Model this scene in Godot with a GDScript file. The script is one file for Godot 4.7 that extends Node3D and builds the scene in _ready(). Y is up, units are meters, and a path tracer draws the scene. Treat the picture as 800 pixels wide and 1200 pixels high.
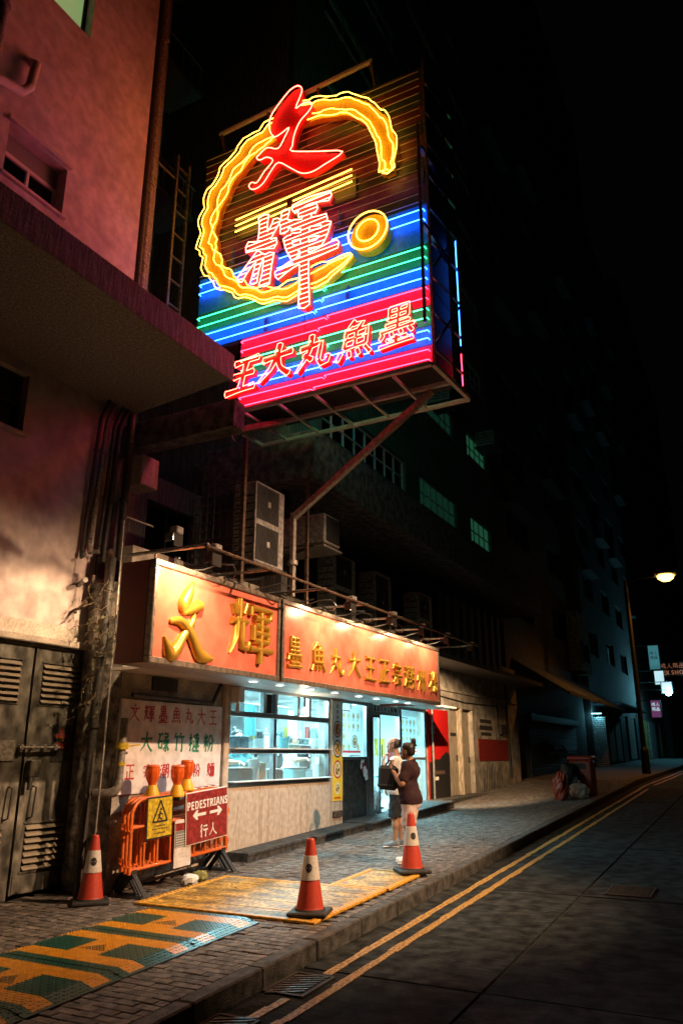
extends Node3D
# A Hong Kong side street at night: neon sign, noodle shop, pavement works, sloping road.
# World: -Z runs up the street, the shop side is at negative X, Y is up, metres.

const PAVE := 0.15          # pavement above the road
const WALL_X := -7.45       # shop wall plane
const SIGN_X := -6.0        # face of the shop signboard
const LEFT_X := -8.2        # face of the building left of the shop

var M := {}
var rng := RandomNumberGenerator.new()
var taken := {}

func _ready():
	rng.seed = 20
	set_camera_and_air()
	make_materials()
	build_road()
	build_pavement()
	build_left_building()
	build_left_details()
	build_back_building()
	build_shop_building()
	build_far_street()
	build_shop_front()
	build_shop_inside()
	build_signboard()
	build_neon_sign()
	build_upper_clutter()
	build_white_sign()
	build_barriers()
	build_ground_things()
	build_people()
	build_street_lamps()

func set_camera_and_air():
	var cam := Camera3D.new()
	cam.name = "camera"
	cam.position = Vector3(0, 2.1, 0)
	cam.rotation = Vector3(deg_to_rad(17.5), deg_to_rad(27.9), 0)
	cam.fov = 67.38
	cam.near = 0.05
	cam.far = 600.0
	add_child(cam)
	var we := WorldEnvironment.new()
	we.name = "night_air"
	var e := Environment.new()
	e.background_mode = Environment.BG_SKY
	var sm := ProceduralSkyMaterial.new()      # overcast city night: almost black
	sm.sky_top_color = Color(0.006, 0.006, 0.008)
	sm.sky_horizon_color = Color(0.008, 0.008, 0.01)
	sm.ground_bottom_color = Color(0.006, 0.006, 0.007)
	sm.ground_horizon_color = Color(0.012, 0.012, 0.014)
	var sky := Sky.new()
	sky.sky_material = sm
	e.sky = sky
	e.background_energy_multiplier = 1.0
	e.tonemap_mode = Environment.TONE_MAPPER_LINEAR
	e.tonemap_exposure = 1.25
	e.sdfgi_enabled = true
	e.ssao_enabled = true
	e.ssil_enabled = true
	we.environment = e
	add_child(we)

# ---------------------------------------------------------------- ground height
func gy(z: float) -> float:
	if z > -28.0:
		return -0.04 * z
	if z > -60.0:
		return 1.12 + 0.0165 * (-z - 28.0)
	return 1.648

func py(z: float) -> float:
	return gy(z) + PAVE

# ---------------------------------------------------------------- naming
func numbered(n: String) -> String:
	if not taken.has(n):
		taken[n] = 0
		return n
	taken[n] += 1
	return "%s_%03d" % [n, taken[n]]

func thing(called: String, label: String, category: String, at := Vector3.ZERO, turn := 0.0, group := "") -> Node3D:
	var o := Node3D.new()
	o.name = numbered(called)
	add_child(o)
	o.position = at
	o.rotation.y = turn
	tag(o, label, category, group)
	return o

func tag(o: Node, label: String, category := "", group := ""):
	o.set_meta("label", label)
	if category:
		o.set_meta("category", category)
	if group:
		o.set_meta("group", group)

func place(called: String, kind: String, label: String) -> Node3D:   # a piece of the setting that carries pieces
	var o := Node3D.new()
	o.name = numbered(called)
	add_child(o)
	o.set_meta("kind", kind)
	o.set_meta("label", label)
	return o

func obj(called: String, b, m: Material, parent: Node) -> MeshInstance3D:
	var o := MeshInstance3D.new()
	o.mesh = b.mesh() if b is MB else b
	o.material_override = m
	if parent == self:
		o.name = numbered(called)
		add_child(o)
	else:
		o.name = called
		var n := 0
		while parent.has_node(NodePath(String(o.name))):
			n += 1
			o.name = "%s_%03d" % [called, n]
		parent.add_child(o)
	return o

# the same, for shapes given in world coordinates under a thing that is moved but not turned
func ow(called: String, b: MB, m: Material, parent: Node3D) -> MeshInstance3D:
	var at := Vector3.ZERO
	var p: Node = parent
	while p != self:
		at += p.position
		p = p.get_parent()
	b.shift(-at)
	return obj(called, b, m, parent)

func dup(root: Node3D, at: Vector3, turn: float, label := "", group := "") -> Node3D:
	var base: String = String(root.name).rsplit("_0", true, 1)[0]
	var r: Node3D = root.duplicate()
	r.name = numbered(base)
	add_child(r)
	r.position = at
	r.rotation.y = turn
	if label:
		r.set_meta("label", label)
	if group:
		r.set_meta("group", group)
	return r

# ---------------------------------------------------------------- mesh builder
class MB:
	var v := PackedVector3Array()
	var n := PackedVector3Array()
	var uv := PackedVector2Array()
	var xf := Transform3D()

	func shift(d: Vector3):
		for i in v.size():
			v[i] += d

	func tri(a: Vector3, b: Vector3, c: Vector3, na: Vector3, nb: Vector3, nc: Vector3, ua := Vector2.ZERO, ub := Vector2.ZERO, uc := Vector2.ZERO):
		a = xf * a; b = xf * b; c = xf * c
		na = (xf.basis * na).normalized(); nb = (xf.basis * nb).normalized(); nc = (xf.basis * nc).normalized()
		if (b - a).cross(c - a).dot(na + nb + nc) > 0.0:      # front faces run clockwise
			v.append_array([a, c, b]); n.append_array([na, nc, nb]); uv.append_array([ua, uc, ub])
		else:
			v.append_array([a, b, c]); n.append_array([na, nb, nc]); uv.append_array([ua, ub, uc])

	func flat(a: Vector3, b: Vector3, c: Vector3, out := Vector3.ZERO):
		var k := (b - a).cross(c - a).normalized()
		if out != Vector3.ZERO and k.dot(out) < 0.0:
			k = -k
		tri(a, b, c, k, k, k)

	# corners in order round the face; out says which side is outside; uv runs with the corners
	func quad(a: Vector3, b: Vector3, c: Vector3, d: Vector3, out := Vector3.ZERO):
		var k := (b - a).cross(c - a).normalized()
		if k.length() < 0.5:
			k = (c - a).cross(d - a).normalized()
		if out != Vector3.ZERO and k.dot(out) < 0.0:
			k = -k
		tri(a, b, c, k, k, k, Vector2(0, 1), Vector2(1, 1), Vector2(1, 0))
		tri(a, c, d, k, k, k, Vector2(0, 1), Vector2(1, 0), Vector2(0, 0))

	# box by centre and size, edges chamfered by bev
	func box(c: Vector3, s: Vector3, bev := 0.0, bs := Basis()):
		var h := s / 2.0
		bev = minf(bev, minf(h.x, minf(h.y, h.z)) * 0.9)
		if bev <= 0.0:
			for ax in 3:
				for sg in [-1.0, 1.0]:
					var o := Vector3.ZERO; o[ax] = sg
					var p := Vector3.ZERO; p[ax] = sg * h[ax]
					var e1 := Vector3.ZERO; e1[(ax + 1) % 3] = h[(ax + 1) % 3]
					var e2 := Vector3.ZERO; e2[(ax + 2) % 3] = h[(ax + 2) % 3]
					quad(c + bs * (p - e1 - e2), c + bs * (p + e1 - e2), c + bs * (p + e1 + e2), c + bs * (p - e1 + e2), bs * o)
			return
		for ax in 3:
			var a1 := (ax + 1) % 3
			var a2 := (ax + 2) % 3
			for sg in [-1.0, 1.0]:
				var o := Vector3.ZERO; o[ax] = sg
				var p := Vector3.ZERO; p[ax] = sg * h[ax]
				var e1 := Vector3.ZERO; e1[a1] = h[a1] - bev
				var e2 := Vector3.ZERO; e2[a2] = h[a2] - bev
				quad(c + bs * (p - e1 - e2), c + bs * (p + e1 - e2), c + bs * (p + e1 + e2), c + bs * (p - e1 + e2), bs * o)
				for sh in [-1.0, 1.0]:       # edge between +-ax and +-a1, running along a2
					var q1 := Vector3.ZERO; q1[ax] = sg * h[ax]; q1[a1] = sh * (h[a1] - bev)
					var q2 := Vector3.ZERO; q2[ax] = sg * (h[ax] - bev); q2[a1] = sh * h[a1]
					var oo := Vector3.ZERO; oo[ax] = sg; oo[a1] = sh
					quad(c + bs * (q1 - e2), c + bs * (q2 - e2), c + bs * (q2 + e2), c + bs * (q1 + e2), bs * oo)
		for sx in [-1.0, 1.0]:
			for sy in [-1.0, 1.0]:
				for sz in [-1.0, 1.0]:
					var k := Vector3(sx, sy, sz)
					flat(c + bs * (k * (h - Vector3(0, bev, bev))), c + bs * (k * (h - Vector3(bev, 0, bev))), c + bs * (k * (h - Vector3(bev, bev, 0))), bs * k)

	# square bar from a to b; w across, h along up
	func bar(a: Vector3, b: Vector3, w: float, h: float, up := Vector3.UP, bev := 0.0):
		var d := (b - a)
		var z := d.normalized()
		if absf(z.dot(up)) > 0.98:
			up = Vector3.RIGHT if absf(z.x) < 0.9 else Vector3.UP
		var x := up.cross(z).normalized()
		var y := z.cross(x)
		box((a + b) / 2.0, Vector3(w, h, d.length()), bev, Basis(x, y, z))

	func tube(p: PackedVector3Array, r: float, sides := 8, closed := false, caps := true):
		var k := p.size()
		if k < 2:
			return
		var up := Vector3.UP
		var d0 := (p[1] - p[0]).normalized()
		if absf(d0.dot(up)) > 0.9:
			up = Vector3.RIGHT
		var x := d0.cross(up).normalized()
		var rings: Array[PackedVector3Array] = []
		for i in k:
			var d: Vector3
			if closed:
				d = (p[(i + 1) % k] - p[(i + k - 1) % k]).normalized()
			else:
				d = (p[mini(i + 1, k - 1)] - p[maxi(i - 1, 0)]).normalized()
			x = (x - d * x.dot(d)).normalized()
			var y := d.cross(x)
			var ring := PackedVector3Array()
			for s in sides:
				var t := TAU * s / sides
				ring.append(x * cos(t) + y * sin(t))
			rings.append(ring)
		for i in (k if closed else k - 1):
			var j := (i + 1) % k
			for s in sides:
				var u := (s + 1) % sides
				var a := rings[i][s]; var b := rings[i][u]; var c := rings[j][u]; var e := rings[j][s]
				tri(p[i] + a * r, p[i] + b * r, p[j] + c * r, a, b, c)
				tri(p[i] + a * r, p[j] + c * r, p[j] + e * r, a, c, e)
		if caps and not closed:
			for w in [0, k - 1]:
				var o: Vector3 = (p[0] - p[1]).normalized() if w == 0 else (p[k - 1] - p[k - 2]).normalized()
				for s in range(1, sides - 1):
					tri(p[w] + rings[w][0] * r, p[w] + rings[w][s] * r, p[w] + rings[w][s + 1] * r, o, o, o)

	func rod(a: Vector3, b: Vector3, r: float, sides := 8):
		tube(PackedVector3Array([a, b]), r, sides)

	# profile of (radius, height) pairs turned about the y axis through at
	func lathe(prof: PackedVector2Array, at: Vector3, sides := 20, smooth := true):
		for i in prof.size() - 1:
			var a := prof[i]; var b := prof[i + 1]
			var d := b - a
			var nn := Vector2(d.y, -d.x).normalized()
			for s in sides:
				var t0 := TAU * s / sides
				var t1 := TAU * (s + 1) / sides
				var c0 := Vector3(cos(t0), 0, sin(t0)); var c1 := Vector3(cos(t1), 0, sin(t1))
				var n0 := c0 * nn.x + Vector3.UP * nn.y; var n1 := c1 * nn.x + Vector3.UP * nn.y
				var p00 := at + c0 * a.x + Vector3.UP * a.y; var p01 := at + c1 * a.x + Vector3.UP * a.y
				var p10 := at + c0 * b.x + Vector3.UP * b.y; var p11 := at + c1 * b.x + Vector3.UP * b.y
				var w0 := float(s) / sides; var w1 := float(s + 1) / sides
				if a.x > 1e-5:
					tri(p00, p01, p11, n0, n1, n1, Vector2(w0, 1 - a.y), Vector2(w1, 1 - a.y), Vector2(w1, 1 - b.y))
				if b.x > 1e-5:
					tri(p00, p11, p10, n0, n1, n0, Vector2(w0, 1 - a.y), Vector2(w1, 1 - b.y), Vector2(w0, 1 - b.y))

	# a flat polygon in the xy plane given thickness from z0 to z1
	func prism(poly: PackedVector2Array, z0: float, z1: float):
		var idx := Geometry2D.triangulate_polygon(poly)
		for i in range(0, idx.size(), 3):
			for z in [[z0, -1.0], [z1, 1.0]]:
				var o := Vector3(0, 0, z[1] * signf(z1 - z0))
				tri(Vector3(poly[idx[i]].x, poly[idx[i]].y, z[0]), Vector3(poly[idx[i + 1]].x, poly[idx[i + 1]].y, z[0]), Vector3(poly[idx[i + 2]].x, poly[idx[i + 2]].y, z[0]), o, o, o)
		var cw := Geometry2D.is_polygon_clockwise(poly)
		for i in poly.size():
			var a := poly[i]; var b := poly[(i + 1) % poly.size()]
			var d := (b - a).normalized()
			var o := Vector3(d.y, -d.x, 0) * (-1.0 if cw else 1.0)
			quad(Vector3(a.x, a.y, z0), Vector3(b.x, b.y, z0), Vector3(b.x, b.y, z1), Vector3(a.x, a.y, z1), -o if Geometry2D.is_point_in_polygon((a + b) / 2.0 + Vector2(o.x, o.y) * 0.0004, poly) else o)

	# a brush stroke as a rounded ridge: width w[i] across, raised up to dep along +z
	func ridge(p: PackedVector2Array, w: PackedFloat32Array, dep: float, z0 := 0.0):
		var k := p.size()
		var prev := PackedVector3Array()
		var pn := PackedVector3Array()
		for i in k:
			var d := (p[mini(i + 1, k - 1)] - p[maxi(i - 1, 0)]).normalized()
			var s := Vector2(-d.y, d.x)
			var row := PackedVector3Array()
			var rn := PackedVector3Array()
			for j in 7:
				var t := PI * j / 6.0
				var q := p[i] + s * cos(t) * w[i] / 2.0
				row.append(Vector3(q.x, q.y, z0 + sin(t) ** 0.7 * dep * clampf(w[i] / (w[k / 2] + 0.001), 0.35, 1.0)))
				rn.append(Vector3(s.x * cos(t), s.y * cos(t), sin(t)).normalized())
			if i > 0:
				for j in 6:
					tri(prev[j], prev[j + 1], row[j + 1], pn[j], pn[j + 1], rn[j + 1])
					tri(prev[j], row[j + 1], row[j], pn[j], rn[j + 1], rn[j])
			if i == 0 or i == k - 1:
				var e := Vector3(d.x, d.y, 0) * (-1.0 if i == 0 else 1.0)
				for j in range(1, 6):
					tri(row[0], row[j], row[j + 1], e, e, e)
			prev = row
			pn = rn

	func mesh() -> ArrayMesh:
		var a := []
		a.resize(Mesh.ARRAY_MAX)
		a[Mesh.ARRAY_VERTEX] = v
		a[Mesh.ARRAY_NORMAL] = n
		a[Mesh.ARRAY_TEX_UV] = uv
		var m := ArrayMesh.new()
		if v.size():
			m.add_surface_from_arrays(Mesh.PRIMITIVE_TRIANGLES, a)
		return m

func mb() -> MB:
	return MB.new()

func bx(c: Vector3, s: Vector3, bev := 0.0) -> MB:
	var b := MB.new()
	b.box(c, s, bev)
	return b

func br(a: Vector3, b: Vector3, w: float, h: float, bev := 0.0) -> MB:
	var k := MB.new()
	k.bar(a, b, w, h, Vector3.UP, bev)
	return k

func tb(p: Array, r: float, sides := 8) -> MB:
	var k := MB.new()
	k.tube(PackedVector3Array(p), r, sides)
	return k

# box between two corners
func bc(a: Vector3, b: Vector3, bev := 0.0) -> MB:
	return bx((a + b) / 2.0, (b - a).abs(), bev)

# ---------------------------------------------------------------- materials
func grey_tex(kind: int, freq: float, lo: float, hi: float, seed_: int, octaves := 5, size := 512, stretch := Vector2.ONE, mid := 0.5) -> NoiseTexture2D:
	var f := FastNoiseLite.new()
	f.noise_type = kind
	f.frequency = freq
	f.fractal_octaves = octaves
	f.seed = seed_
	var t := NoiseTexture2D.new()
	t.width = int(size * stretch.x)
	t.height = int(size * stretch.y)
	t.seamless = true
	t.noise = f
	var g := Gradient.new()
	g.offsets = PackedFloat32Array([0.15, mid, 0.85])
	g.colors = PackedColorArray([Color(lo, lo, lo), Color((lo + hi) / 2, (lo + hi) / 2, (lo + hi) / 2), Color(hi, hi, hi)])
	t.color_ramp = g
	return t

func drip_texture() -> ImageTexture:      # thin rusty runs below fixings, each with its own length and edges
	var im := Image.create(512, 512, false, Image.FORMAT_RGB8)
	im.fill(Color.WHITE)
	var rg := RandomNumberGenerator.new()
	rg.seed = 77
	for i in 46:
		var x := rg.randf_range(4, 508)
		var y := rg.randi_range(0, 380)
		var ln := rg.randi_range(40, 250)
		var w := rg.randf_range(1.5, 6.0)
		var k := rg.randf_range(0.15, 0.5)
		for j in ln:
			x += rg.randfn() * 0.25
			var t := float(j) / ln
			var ww := w * (0.5 + 0.5 * absf(sin(t * 9.0 + i))) * (1.0 - t * 0.6)
			for dx in range(-int(ww) - 1, int(ww) + 2):
				var px := posmod(int(x) + dx, 512)
				var a := k * clampf(1.0 - absf(dx) / (ww + 0.5), 0.0, 1.0) * rg.randf_range(0.7, 1.0)
				var c := im.get_pixel(px, posmod(y + j, 512))
				im.set_pixel(px, posmod(y + j, 512), Color(c.r * (1.0 - a * 0.55), c.g * (1.0 - a * 0.8), c.b * (1.0 - a)))
	return ImageTexture.create_from_image(im)

func mk(called: String, c: Color, rough: float, o := {}) -> StandardMaterial3D:
	var m := StandardMaterial3D.new()
	m.resource_name = called
	m.albedo_color = c.linear_to_srgb()
	m.roughness = rough
	m.metallic = o.get("metal", 0.0)
	if o.has("tex"):
		m.albedo_texture = o.tex
	if o.has("detail"):
		m.detail_enabled = true
		m.detail_albedo = o.detail
		m.detail_blend_mode = BaseMaterial3D.BLEND_MODE_MUL
		m.detail_uv_layer = BaseMaterial3D.DETAIL_UV_2
		m.uv2_triplanar = true
		m.uv2_world_triplanar = true
		var k2 = o.get("scale2", 0.3)
		m.uv2_scale = k2 if k2 is Vector3 else Vector3.ONE * k2
	if o.has("rtex"):
		m.roughness_texture = o.rtex
	if o.has("bump"):
		m.heightmap_enabled = true
		m.heightmap_texture = o.bump
		m.heightmap_scale = o.get("deep", 0.5)
	if o.get("tri", true):
		m.uv1_triplanar = true
		m.uv1_world_triplanar = true
		var k1 = o.get("scale", 1.0)
		m.uv1_scale = k1 if k1 is Vector3 else Vector3.ONE * k1
	if o.has("coat"):
		m.clearcoat_enabled = true
		m.clearcoat = o.coat
		m.clearcoat_roughness = 0.1
	if o.has("spec"):
		m.metallic_specular = o.spec
	M[called] = m
	return m

func glow(called: String, c: Color, energy: float, base := Color(0.5, 0.5, 0.5)) -> StandardMaterial3D:
	var m := StandardMaterial3D.new()
	m.resource_name = called
	m.albedo_color = base
	m.roughness = 0.3
	m.emission_enabled = true
	m.emission = c.linear_to_srgb()
	m.emission_energy_multiplier = energy
	M[called] = m
	return m

func make_materials():
	var fine := grey_tex(FastNoiseLite.TYPE_SIMPLEX, 0.05, 0.84, 1.0, 1, 5, 512)
	var blotch := grey_tex(FastNoiseLite.TYPE_SIMPLEX, 0.012, 0.7, 1.0, 2, 5, 512)
	var blotch2 := grey_tex(FastNoiseLite.TYPE_SIMPLEX, 0.02, 0.5, 1.0, 7, 6, 512, Vector2.ONE, 0.42)
	var streak := grey_tex(FastNoiseLite.TYPE_SIMPLEX, 0.02, 0.68, 1.0, 3, 4, 512)
	var brush := grey_tex(FastNoiseLite.TYPE_SIMPLEX, 0.02, 0.68, 1.0, 4, 4, 512)
	var rough := grey_tex(FastNoiseLite.TYPE_SIMPLEX, 0.05, 0.3, 1.0, 5, 6, 512)
	var pits := grey_tex(FastNoiseLite.TYPE_CELLULAR, 0.06, 0.4, 1.0, 6, 2, 512)
	var soft := grey_tex(FastNoiseLite.TYPE_SIMPLEX, 0.014, 0.88, 1.0, 12, 5, 512)
	var grain := grey_tex(FastNoiseLite.TYPE_SIMPLEX, 0.2, 0.3, 1.0, 14, 4, 512)
	var drips := drip_texture()
	var crack := grey_tex(FastNoiseLite.TYPE_CELLULAR, 0.008, 0.0, 1.0, 9, 3, 512)
	mk("asphalt", Color(0.022, 0.022, 0.022), 0.9, {"tex": fine, "scale": 1.0, "bump": pits, "deep": 0.4})
	mk("road_concrete", Color(0.09, 0.112, 0.115), 0.95, {"tex": brush, "scale": Vector3(0.25, 1, 3.0), "detail": blotch2, "scale2": 0.3, "bump": grain, "deep": 1.2, "spec": 0.3})
	mk("road_concrete_dark", Color(0.075, 0.094, 0.097), 0.95, {"tex": brush, "scale": Vector3(0.25, 1, 3.0), "detail": blotch2, "scale2": 0.23, "bump": grain, "deep": 1.2, "spec": 0.3})
	mk("joint", Color(0.02, 0.02, 0.02), 0.95)
	mk("kerb_stone", Color(0.09, 0.087, 0.08), 0.8, {"tex": fine, "scale": 1.4, "detail": blotch2, "scale2": 0.5, "bump": rough, "deep": 0.5})
	for i in 4:
		var t: float = [0.8, 1.0, 1.2, 0.62][i]
		mk("paver_%d" % i, Color(0.2, 0.178, 0.16) * t, 0.78, {"tex": fine, "scale": 2.2, "detail": blotch2, "scale2": 0.55, "bump": rough, "deep": 0.35})
	mk("yellow_line", Color(0.62, 0.36, 0.06), 0.7, {"tex": blotch2, "scale": 1.7, "detail": fine, "scale2": 2.0})
	mk("stucco", Color(0.6, 0.5, 0.48), 0.9, {"tex": soft, "scale": 0.45, "detail": soft, "scale2": 0.1, "bump": grain, "deep": 0.15})
	mk("stucco_low", Color(0.62, 0.55, 0.48), 0.9, {"tex": fine, "scale": 0.7, "detail": soft, "scale2": 0.35, "bump": crack, "deep": 0.5})
	mk("canopy_concrete", Color(0.42, 0.38, 0.34), 0.9, {"tex": fine, "scale": 0.6, "detail": streak, "scale2": Vector3(2.5, 0.15, 2.5), "bump": rough, "deep": 0.6})
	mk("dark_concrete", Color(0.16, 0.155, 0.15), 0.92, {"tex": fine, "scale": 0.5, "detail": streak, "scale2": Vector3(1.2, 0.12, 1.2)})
	mk("slab_concrete", Color(0.2, 0.19, 0.18), 0.9, {"tex": fine, "scale": 0.7, "detail": blotch2, "scale2": 0.4})
	mk("facade_paint", Color(0.2, 0.2, 0.2), 0.85, {"tex": fine, "scale": 0.7, "detail": streak, "scale2": Vector3(1.0, 0.1, 1.0)})
	mk("cream_wall", Color(0.55, 0.5, 0.42), 0.85, {"tex": fine, "scale": 0.8, "detail": blotch, "scale2": 0.3, "bump": rough, "deep": 0.4})
	mk("shop_wall", Color(0.46, 0.42, 0.37), 0.85, {"tex": fine, "scale": 0.9, "detail": blotch2, "scale2": 0.5})
	mk("shop_panel", Color(0.56, 0.46, 0.36), 0.55, {"tex": soft, "scale": 0.9, "detail": drips, "scale2": Vector3(0.8, 0.55, 0.8)})
	mk("steel_door", Color(0.29, 0.28, 0.24), 0.45, {"tex": blotch, "scale": 0.45, "detail": blotch2, "scale2": Vector3(0.35, 0.2, 0.35), "metal": 0.2})
	mk("steel_slat", Color(0.3, 0.26, 0.2), 0.5, {"tex": fine, "scale": 3.0, "metal": 0.2})
	mk("stainless", Color(0.55, 0.56, 0.57), 0.28, {"metal": 0.9, "tex": brush, "scale": Vector3(4, 4, 4)})
	mk("stainless_dark", Color(0.2, 0.21, 0.2), 0.35, {"metal": 0.75, "tex": brush, "scale": Vector3(2, 2, 2), "detail": blotch, "scale2": 0.7})
	mk("aluminium", Color(0.5, 0.5, 0.49), 0.4, {"metal": 0.7, "tex": fine, "scale": 2.0})
	mk("iron", Color(0.045, 0.042, 0.04), 0.7, {"metal": 0.4, "tex": fine, "scale": 2.0})
	mk("rust_iron", Color(0.16, 0.1, 0.065), 0.8, {"metal": 0.2, "tex": blotch2, "scale": 1.2})
	mk("galvanised", Color(0.36, 0.34, 0.31), 0.55, {"metal": 0.5, "tex": blotch, "scale": 2.0})
	mk("pipe_paint", Color(0.3, 0.26, 0.23), 0.6, {"tex": blotch2, "scale": 1.4})
	mk("pipe_dark", Color(0.06, 0.055, 0.05), 0.6, {"tex": blotch2, "scale": 1.4})
	mk("grey_plastic", Color(0.22, 0.22, 0.21), 0.55, {"tex": fine, "scale": 2.0})
	mk("white_plastic", Color(0.7, 0.7, 0.68), 0.45, {"tex": fine, "scale": 3.0})
	mk("ac_white", Color(0.36, 0.35, 0.34), 0.55, {"tex": blotch, "scale": 1.3})
	mk("black", Color(0.012, 0.012, 0.013), 0.6)
	mk("black_rubber", Color(0.028, 0.027, 0.026), 0.75, {"tex": blotch2, "scale": 3.0})
	mk("sign_salmon", Color(0.74, 0.19, 0.13), 0.27, {"tex": soft, "scale": 0.35, "spec": 0.5})
	mk("sign_frame", Color(0.36, 0.3, 0.25), 0.4, {"metal": 0.6, "tex": blotch, "scale": 1.5})
	mk("sign_end", Color(0.3, 0.06, 0.035), 0.45, {"tex": fine, "scale": 1.0})
	mk("gold", Color(0.78, 0.46, 0.07), 0.3, {"metal": 0.55, "tex": fine, "scale": 4.0})
	mk("soffit", Color(0.5, 0.47, 0.44), 0.6, {"tex": fine, "scale": 1.0})
	mk("print_white", Color(0.74, 0.71, 0.7), 0.5, {"tex": soft, "scale": 0.6})
	mk("print_red", Color(0.42, 0.025, 0.03), 0.5)
	mk("print_green", Color(0.02, 0.2, 0.11), 0.5)
	mk("orange_paint", Color(0.78, 0.17, 0.025), 0.42, {"tex": soft, "scale": 2.5, "coat": 0.3})
	mk("cone_orange", Color(0.5, 0.05, 0.025), 0.5, {"tex": soft, "scale": 3.0})
	mk("cone_white", Color(0.62, 0.6, 0.56), 0.5, {"tex": soft, "scale": 4.0})
	mk("board_yellow", Color(0.86, 0.5, 0.055), 0.6, {"tex": blotch2, "scale": Vector3(0.16, 1, 0.3), "detail": blotch2, "scale2": Vector3(1.1, 1, 1.6), "bump": grain, "deep": 0.3})
	mk("edge_yellow", Color(0.78, 0.4, 0.03), 0.55, {"tex": blotch, "scale": 1.5})
	mk("caution_yellow", Color(0.75, 0.55, 0.03), 0.45, {"tex": blotch, "scale": 2.0})
	mk("plate_red", Color(0.36, 0.035, 0.03), 0.4, {"tex": blotch, "scale": 1.5})
	mk("white_paint", Color(0.75, 0.74, 0.7), 0.45)
	mk("lamp_amber", Color(0.85, 0.16, 0.02), 0.3, {"coat": 0.6})
	M.lamp_amber.backlight_enabled = true
	M.lamp_amber.backlight = Color(0.7, 0.5, 0.4)
	mk("lamp_yellow", Color(0.78, 0.45, 0.02), 0.45)
	mk("red_board", Color(0.5, 0.012, 0.012), 0.35, {"tex": fine, "scale": 0.5})
	mk("black_board", Color(0.016, 0.015, 0.016), 0.4)
	mk("tile_white", Color(0.68, 0.72, 0.72), 0.3, {"tex": fine, "scale": 1.0})
	mk("counter_teal", Color(0.12, 0.3, 0.32), 0.5)
	mk("skin", Color(0.42, 0.23, 0.14), 0.55, {"tex": fine, "scale": 6.0})
	mk("hair", Color(0.012, 0.01, 0.009), 0.5)
	mk("maroon_cloth", Color(0.032, 0.008, 0.012), 0.9, {"tex": fine, "scale": 8.0})
	mk("pink_cloth", Color(0.7, 0.58, 0.54), 0.9, {"tex": fine, "scale": 5.0})
	mk("white_cloth", Color(0.7, 0.68, 0.66), 0.9, {"tex": fine, "scale": 5.0})
	mk("navy_cloth", Color(0.012, 0.016, 0.022), 0.9, {"tex": fine, "scale": 6.0})
	mk("teal_cloth", Color(0.03, 0.16, 0.19), 0.9, {"tex": fine, "scale": 6.0})
	mk("shoe_white", Color(0.65, 0.6, 0.55), 0.6)
	mk("shoe_grey", Color(0.14, 0.17, 0.2), 0.7)
	mk("leaf", Color(0.05, 0.065, 0.025), 0.7)
	mk("dry_twig", Color(0.14, 0.1, 0.05), 0.8)
	mk("panel_yellow", Color(0.72, 0.42, 0.014), 0.5, {"tex": soft, "scale": 2.0})
	mk("panel_red", Color(0.7, 0.025, 0.018), 0.5, {"tex": soft, "scale": 2.0})
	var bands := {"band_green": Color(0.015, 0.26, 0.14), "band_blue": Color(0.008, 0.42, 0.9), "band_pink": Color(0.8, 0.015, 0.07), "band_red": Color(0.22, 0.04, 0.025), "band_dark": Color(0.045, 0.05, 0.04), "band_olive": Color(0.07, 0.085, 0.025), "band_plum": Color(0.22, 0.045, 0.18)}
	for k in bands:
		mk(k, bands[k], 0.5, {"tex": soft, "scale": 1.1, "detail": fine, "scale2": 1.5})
	mk("dead_tube", Color(0.45, 0.42, 0.4), 0.25)
	mk("green_building", Color(0.1, 0.2, 0.15), 0.85, {"tex": fine, "scale": 0.6, "detail": streak, "scale2": Vector3(1.0, 0.1, 1.0)})
	mk("tarp", Color(0.1, 0.12, 0.15), 0.8, {"tex": blotch2, "scale": 0.7})
	mk("shutter", Color(0.1, 0.14, 0.16), 0.5, {"metal": 0.3, "tex": blotch2, "scale": 0.6})
	mk("bin_red", Color(0.4, 0.05, 0.02), 0.5, {"tex": blotch, "scale": 2.0})
	mk("bag_black", Color(0.018, 0.018, 0.02), 0.35)
	mk("bag_white", Color(0.7, 0.72, 0.73), 0.35)
	mk("mossy_yellow", Color(0.4, 0.38, 0.1), 0.9, {"tex": blotch2, "scale": 0.5, "detail": streak, "scale2": Vector3(1.5, 0.15, 1.5)})
	var g := StandardMaterial3D.new()
	g.resource_name = "glass"
	g.albedo_color = Color(0.85, 0.95, 0.97, 0.06)
	g.transparency = BaseMaterial3D.TRANSPARENCY_ALPHA
	g.roughness = 0.03
	M.glass = g
	var gd := StandardMaterial3D.new()
	gd.resource_name = "dark_glass"
	gd.albedo_color = Color(0.03, 0.035, 0.035)
	gd.roughness = 0.12
	M.dark_glass = gd
	# lit glass tubes and lamps
	glow("neon_blue", Color(0.02, 0.14, 1.0), 17)
	glow("neon_green", Color(0.02, 0.75, 0.25), 8)
	glow("neon_pink", Color(1.0, 0.02, 0.05), 14)
	glow("neon_yellow", Color(1.0, 0.46, 0.04), 9)
	glow("neon_red", Color(1.0, 0.05, 0.03), 22)
	glow("neon_salmon", Color(1.0, 0.13, 0.08), 14)
	glow("downlight_glow", Color(0.85, 0.97, 1.0), 9.0)
	glow("ceiling_glow", Color(0.6, 0.95, 1.0), 10)
	glow("flood_glow", Color(1.0, 0.75, 0.45), 12)
	glow("warm_glow", Color(1.0, 0.8, 0.55), 14.0)
	glow("sodium_glow", Color(1.0, 0.52, 0.09), 8.0)
	glow("cyan_glow", Color(0.45, 0.95, 1.0), 30.0)
	glow("cyan_faint", Color(0.1, 0.6, 0.7), 0.9)
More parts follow.
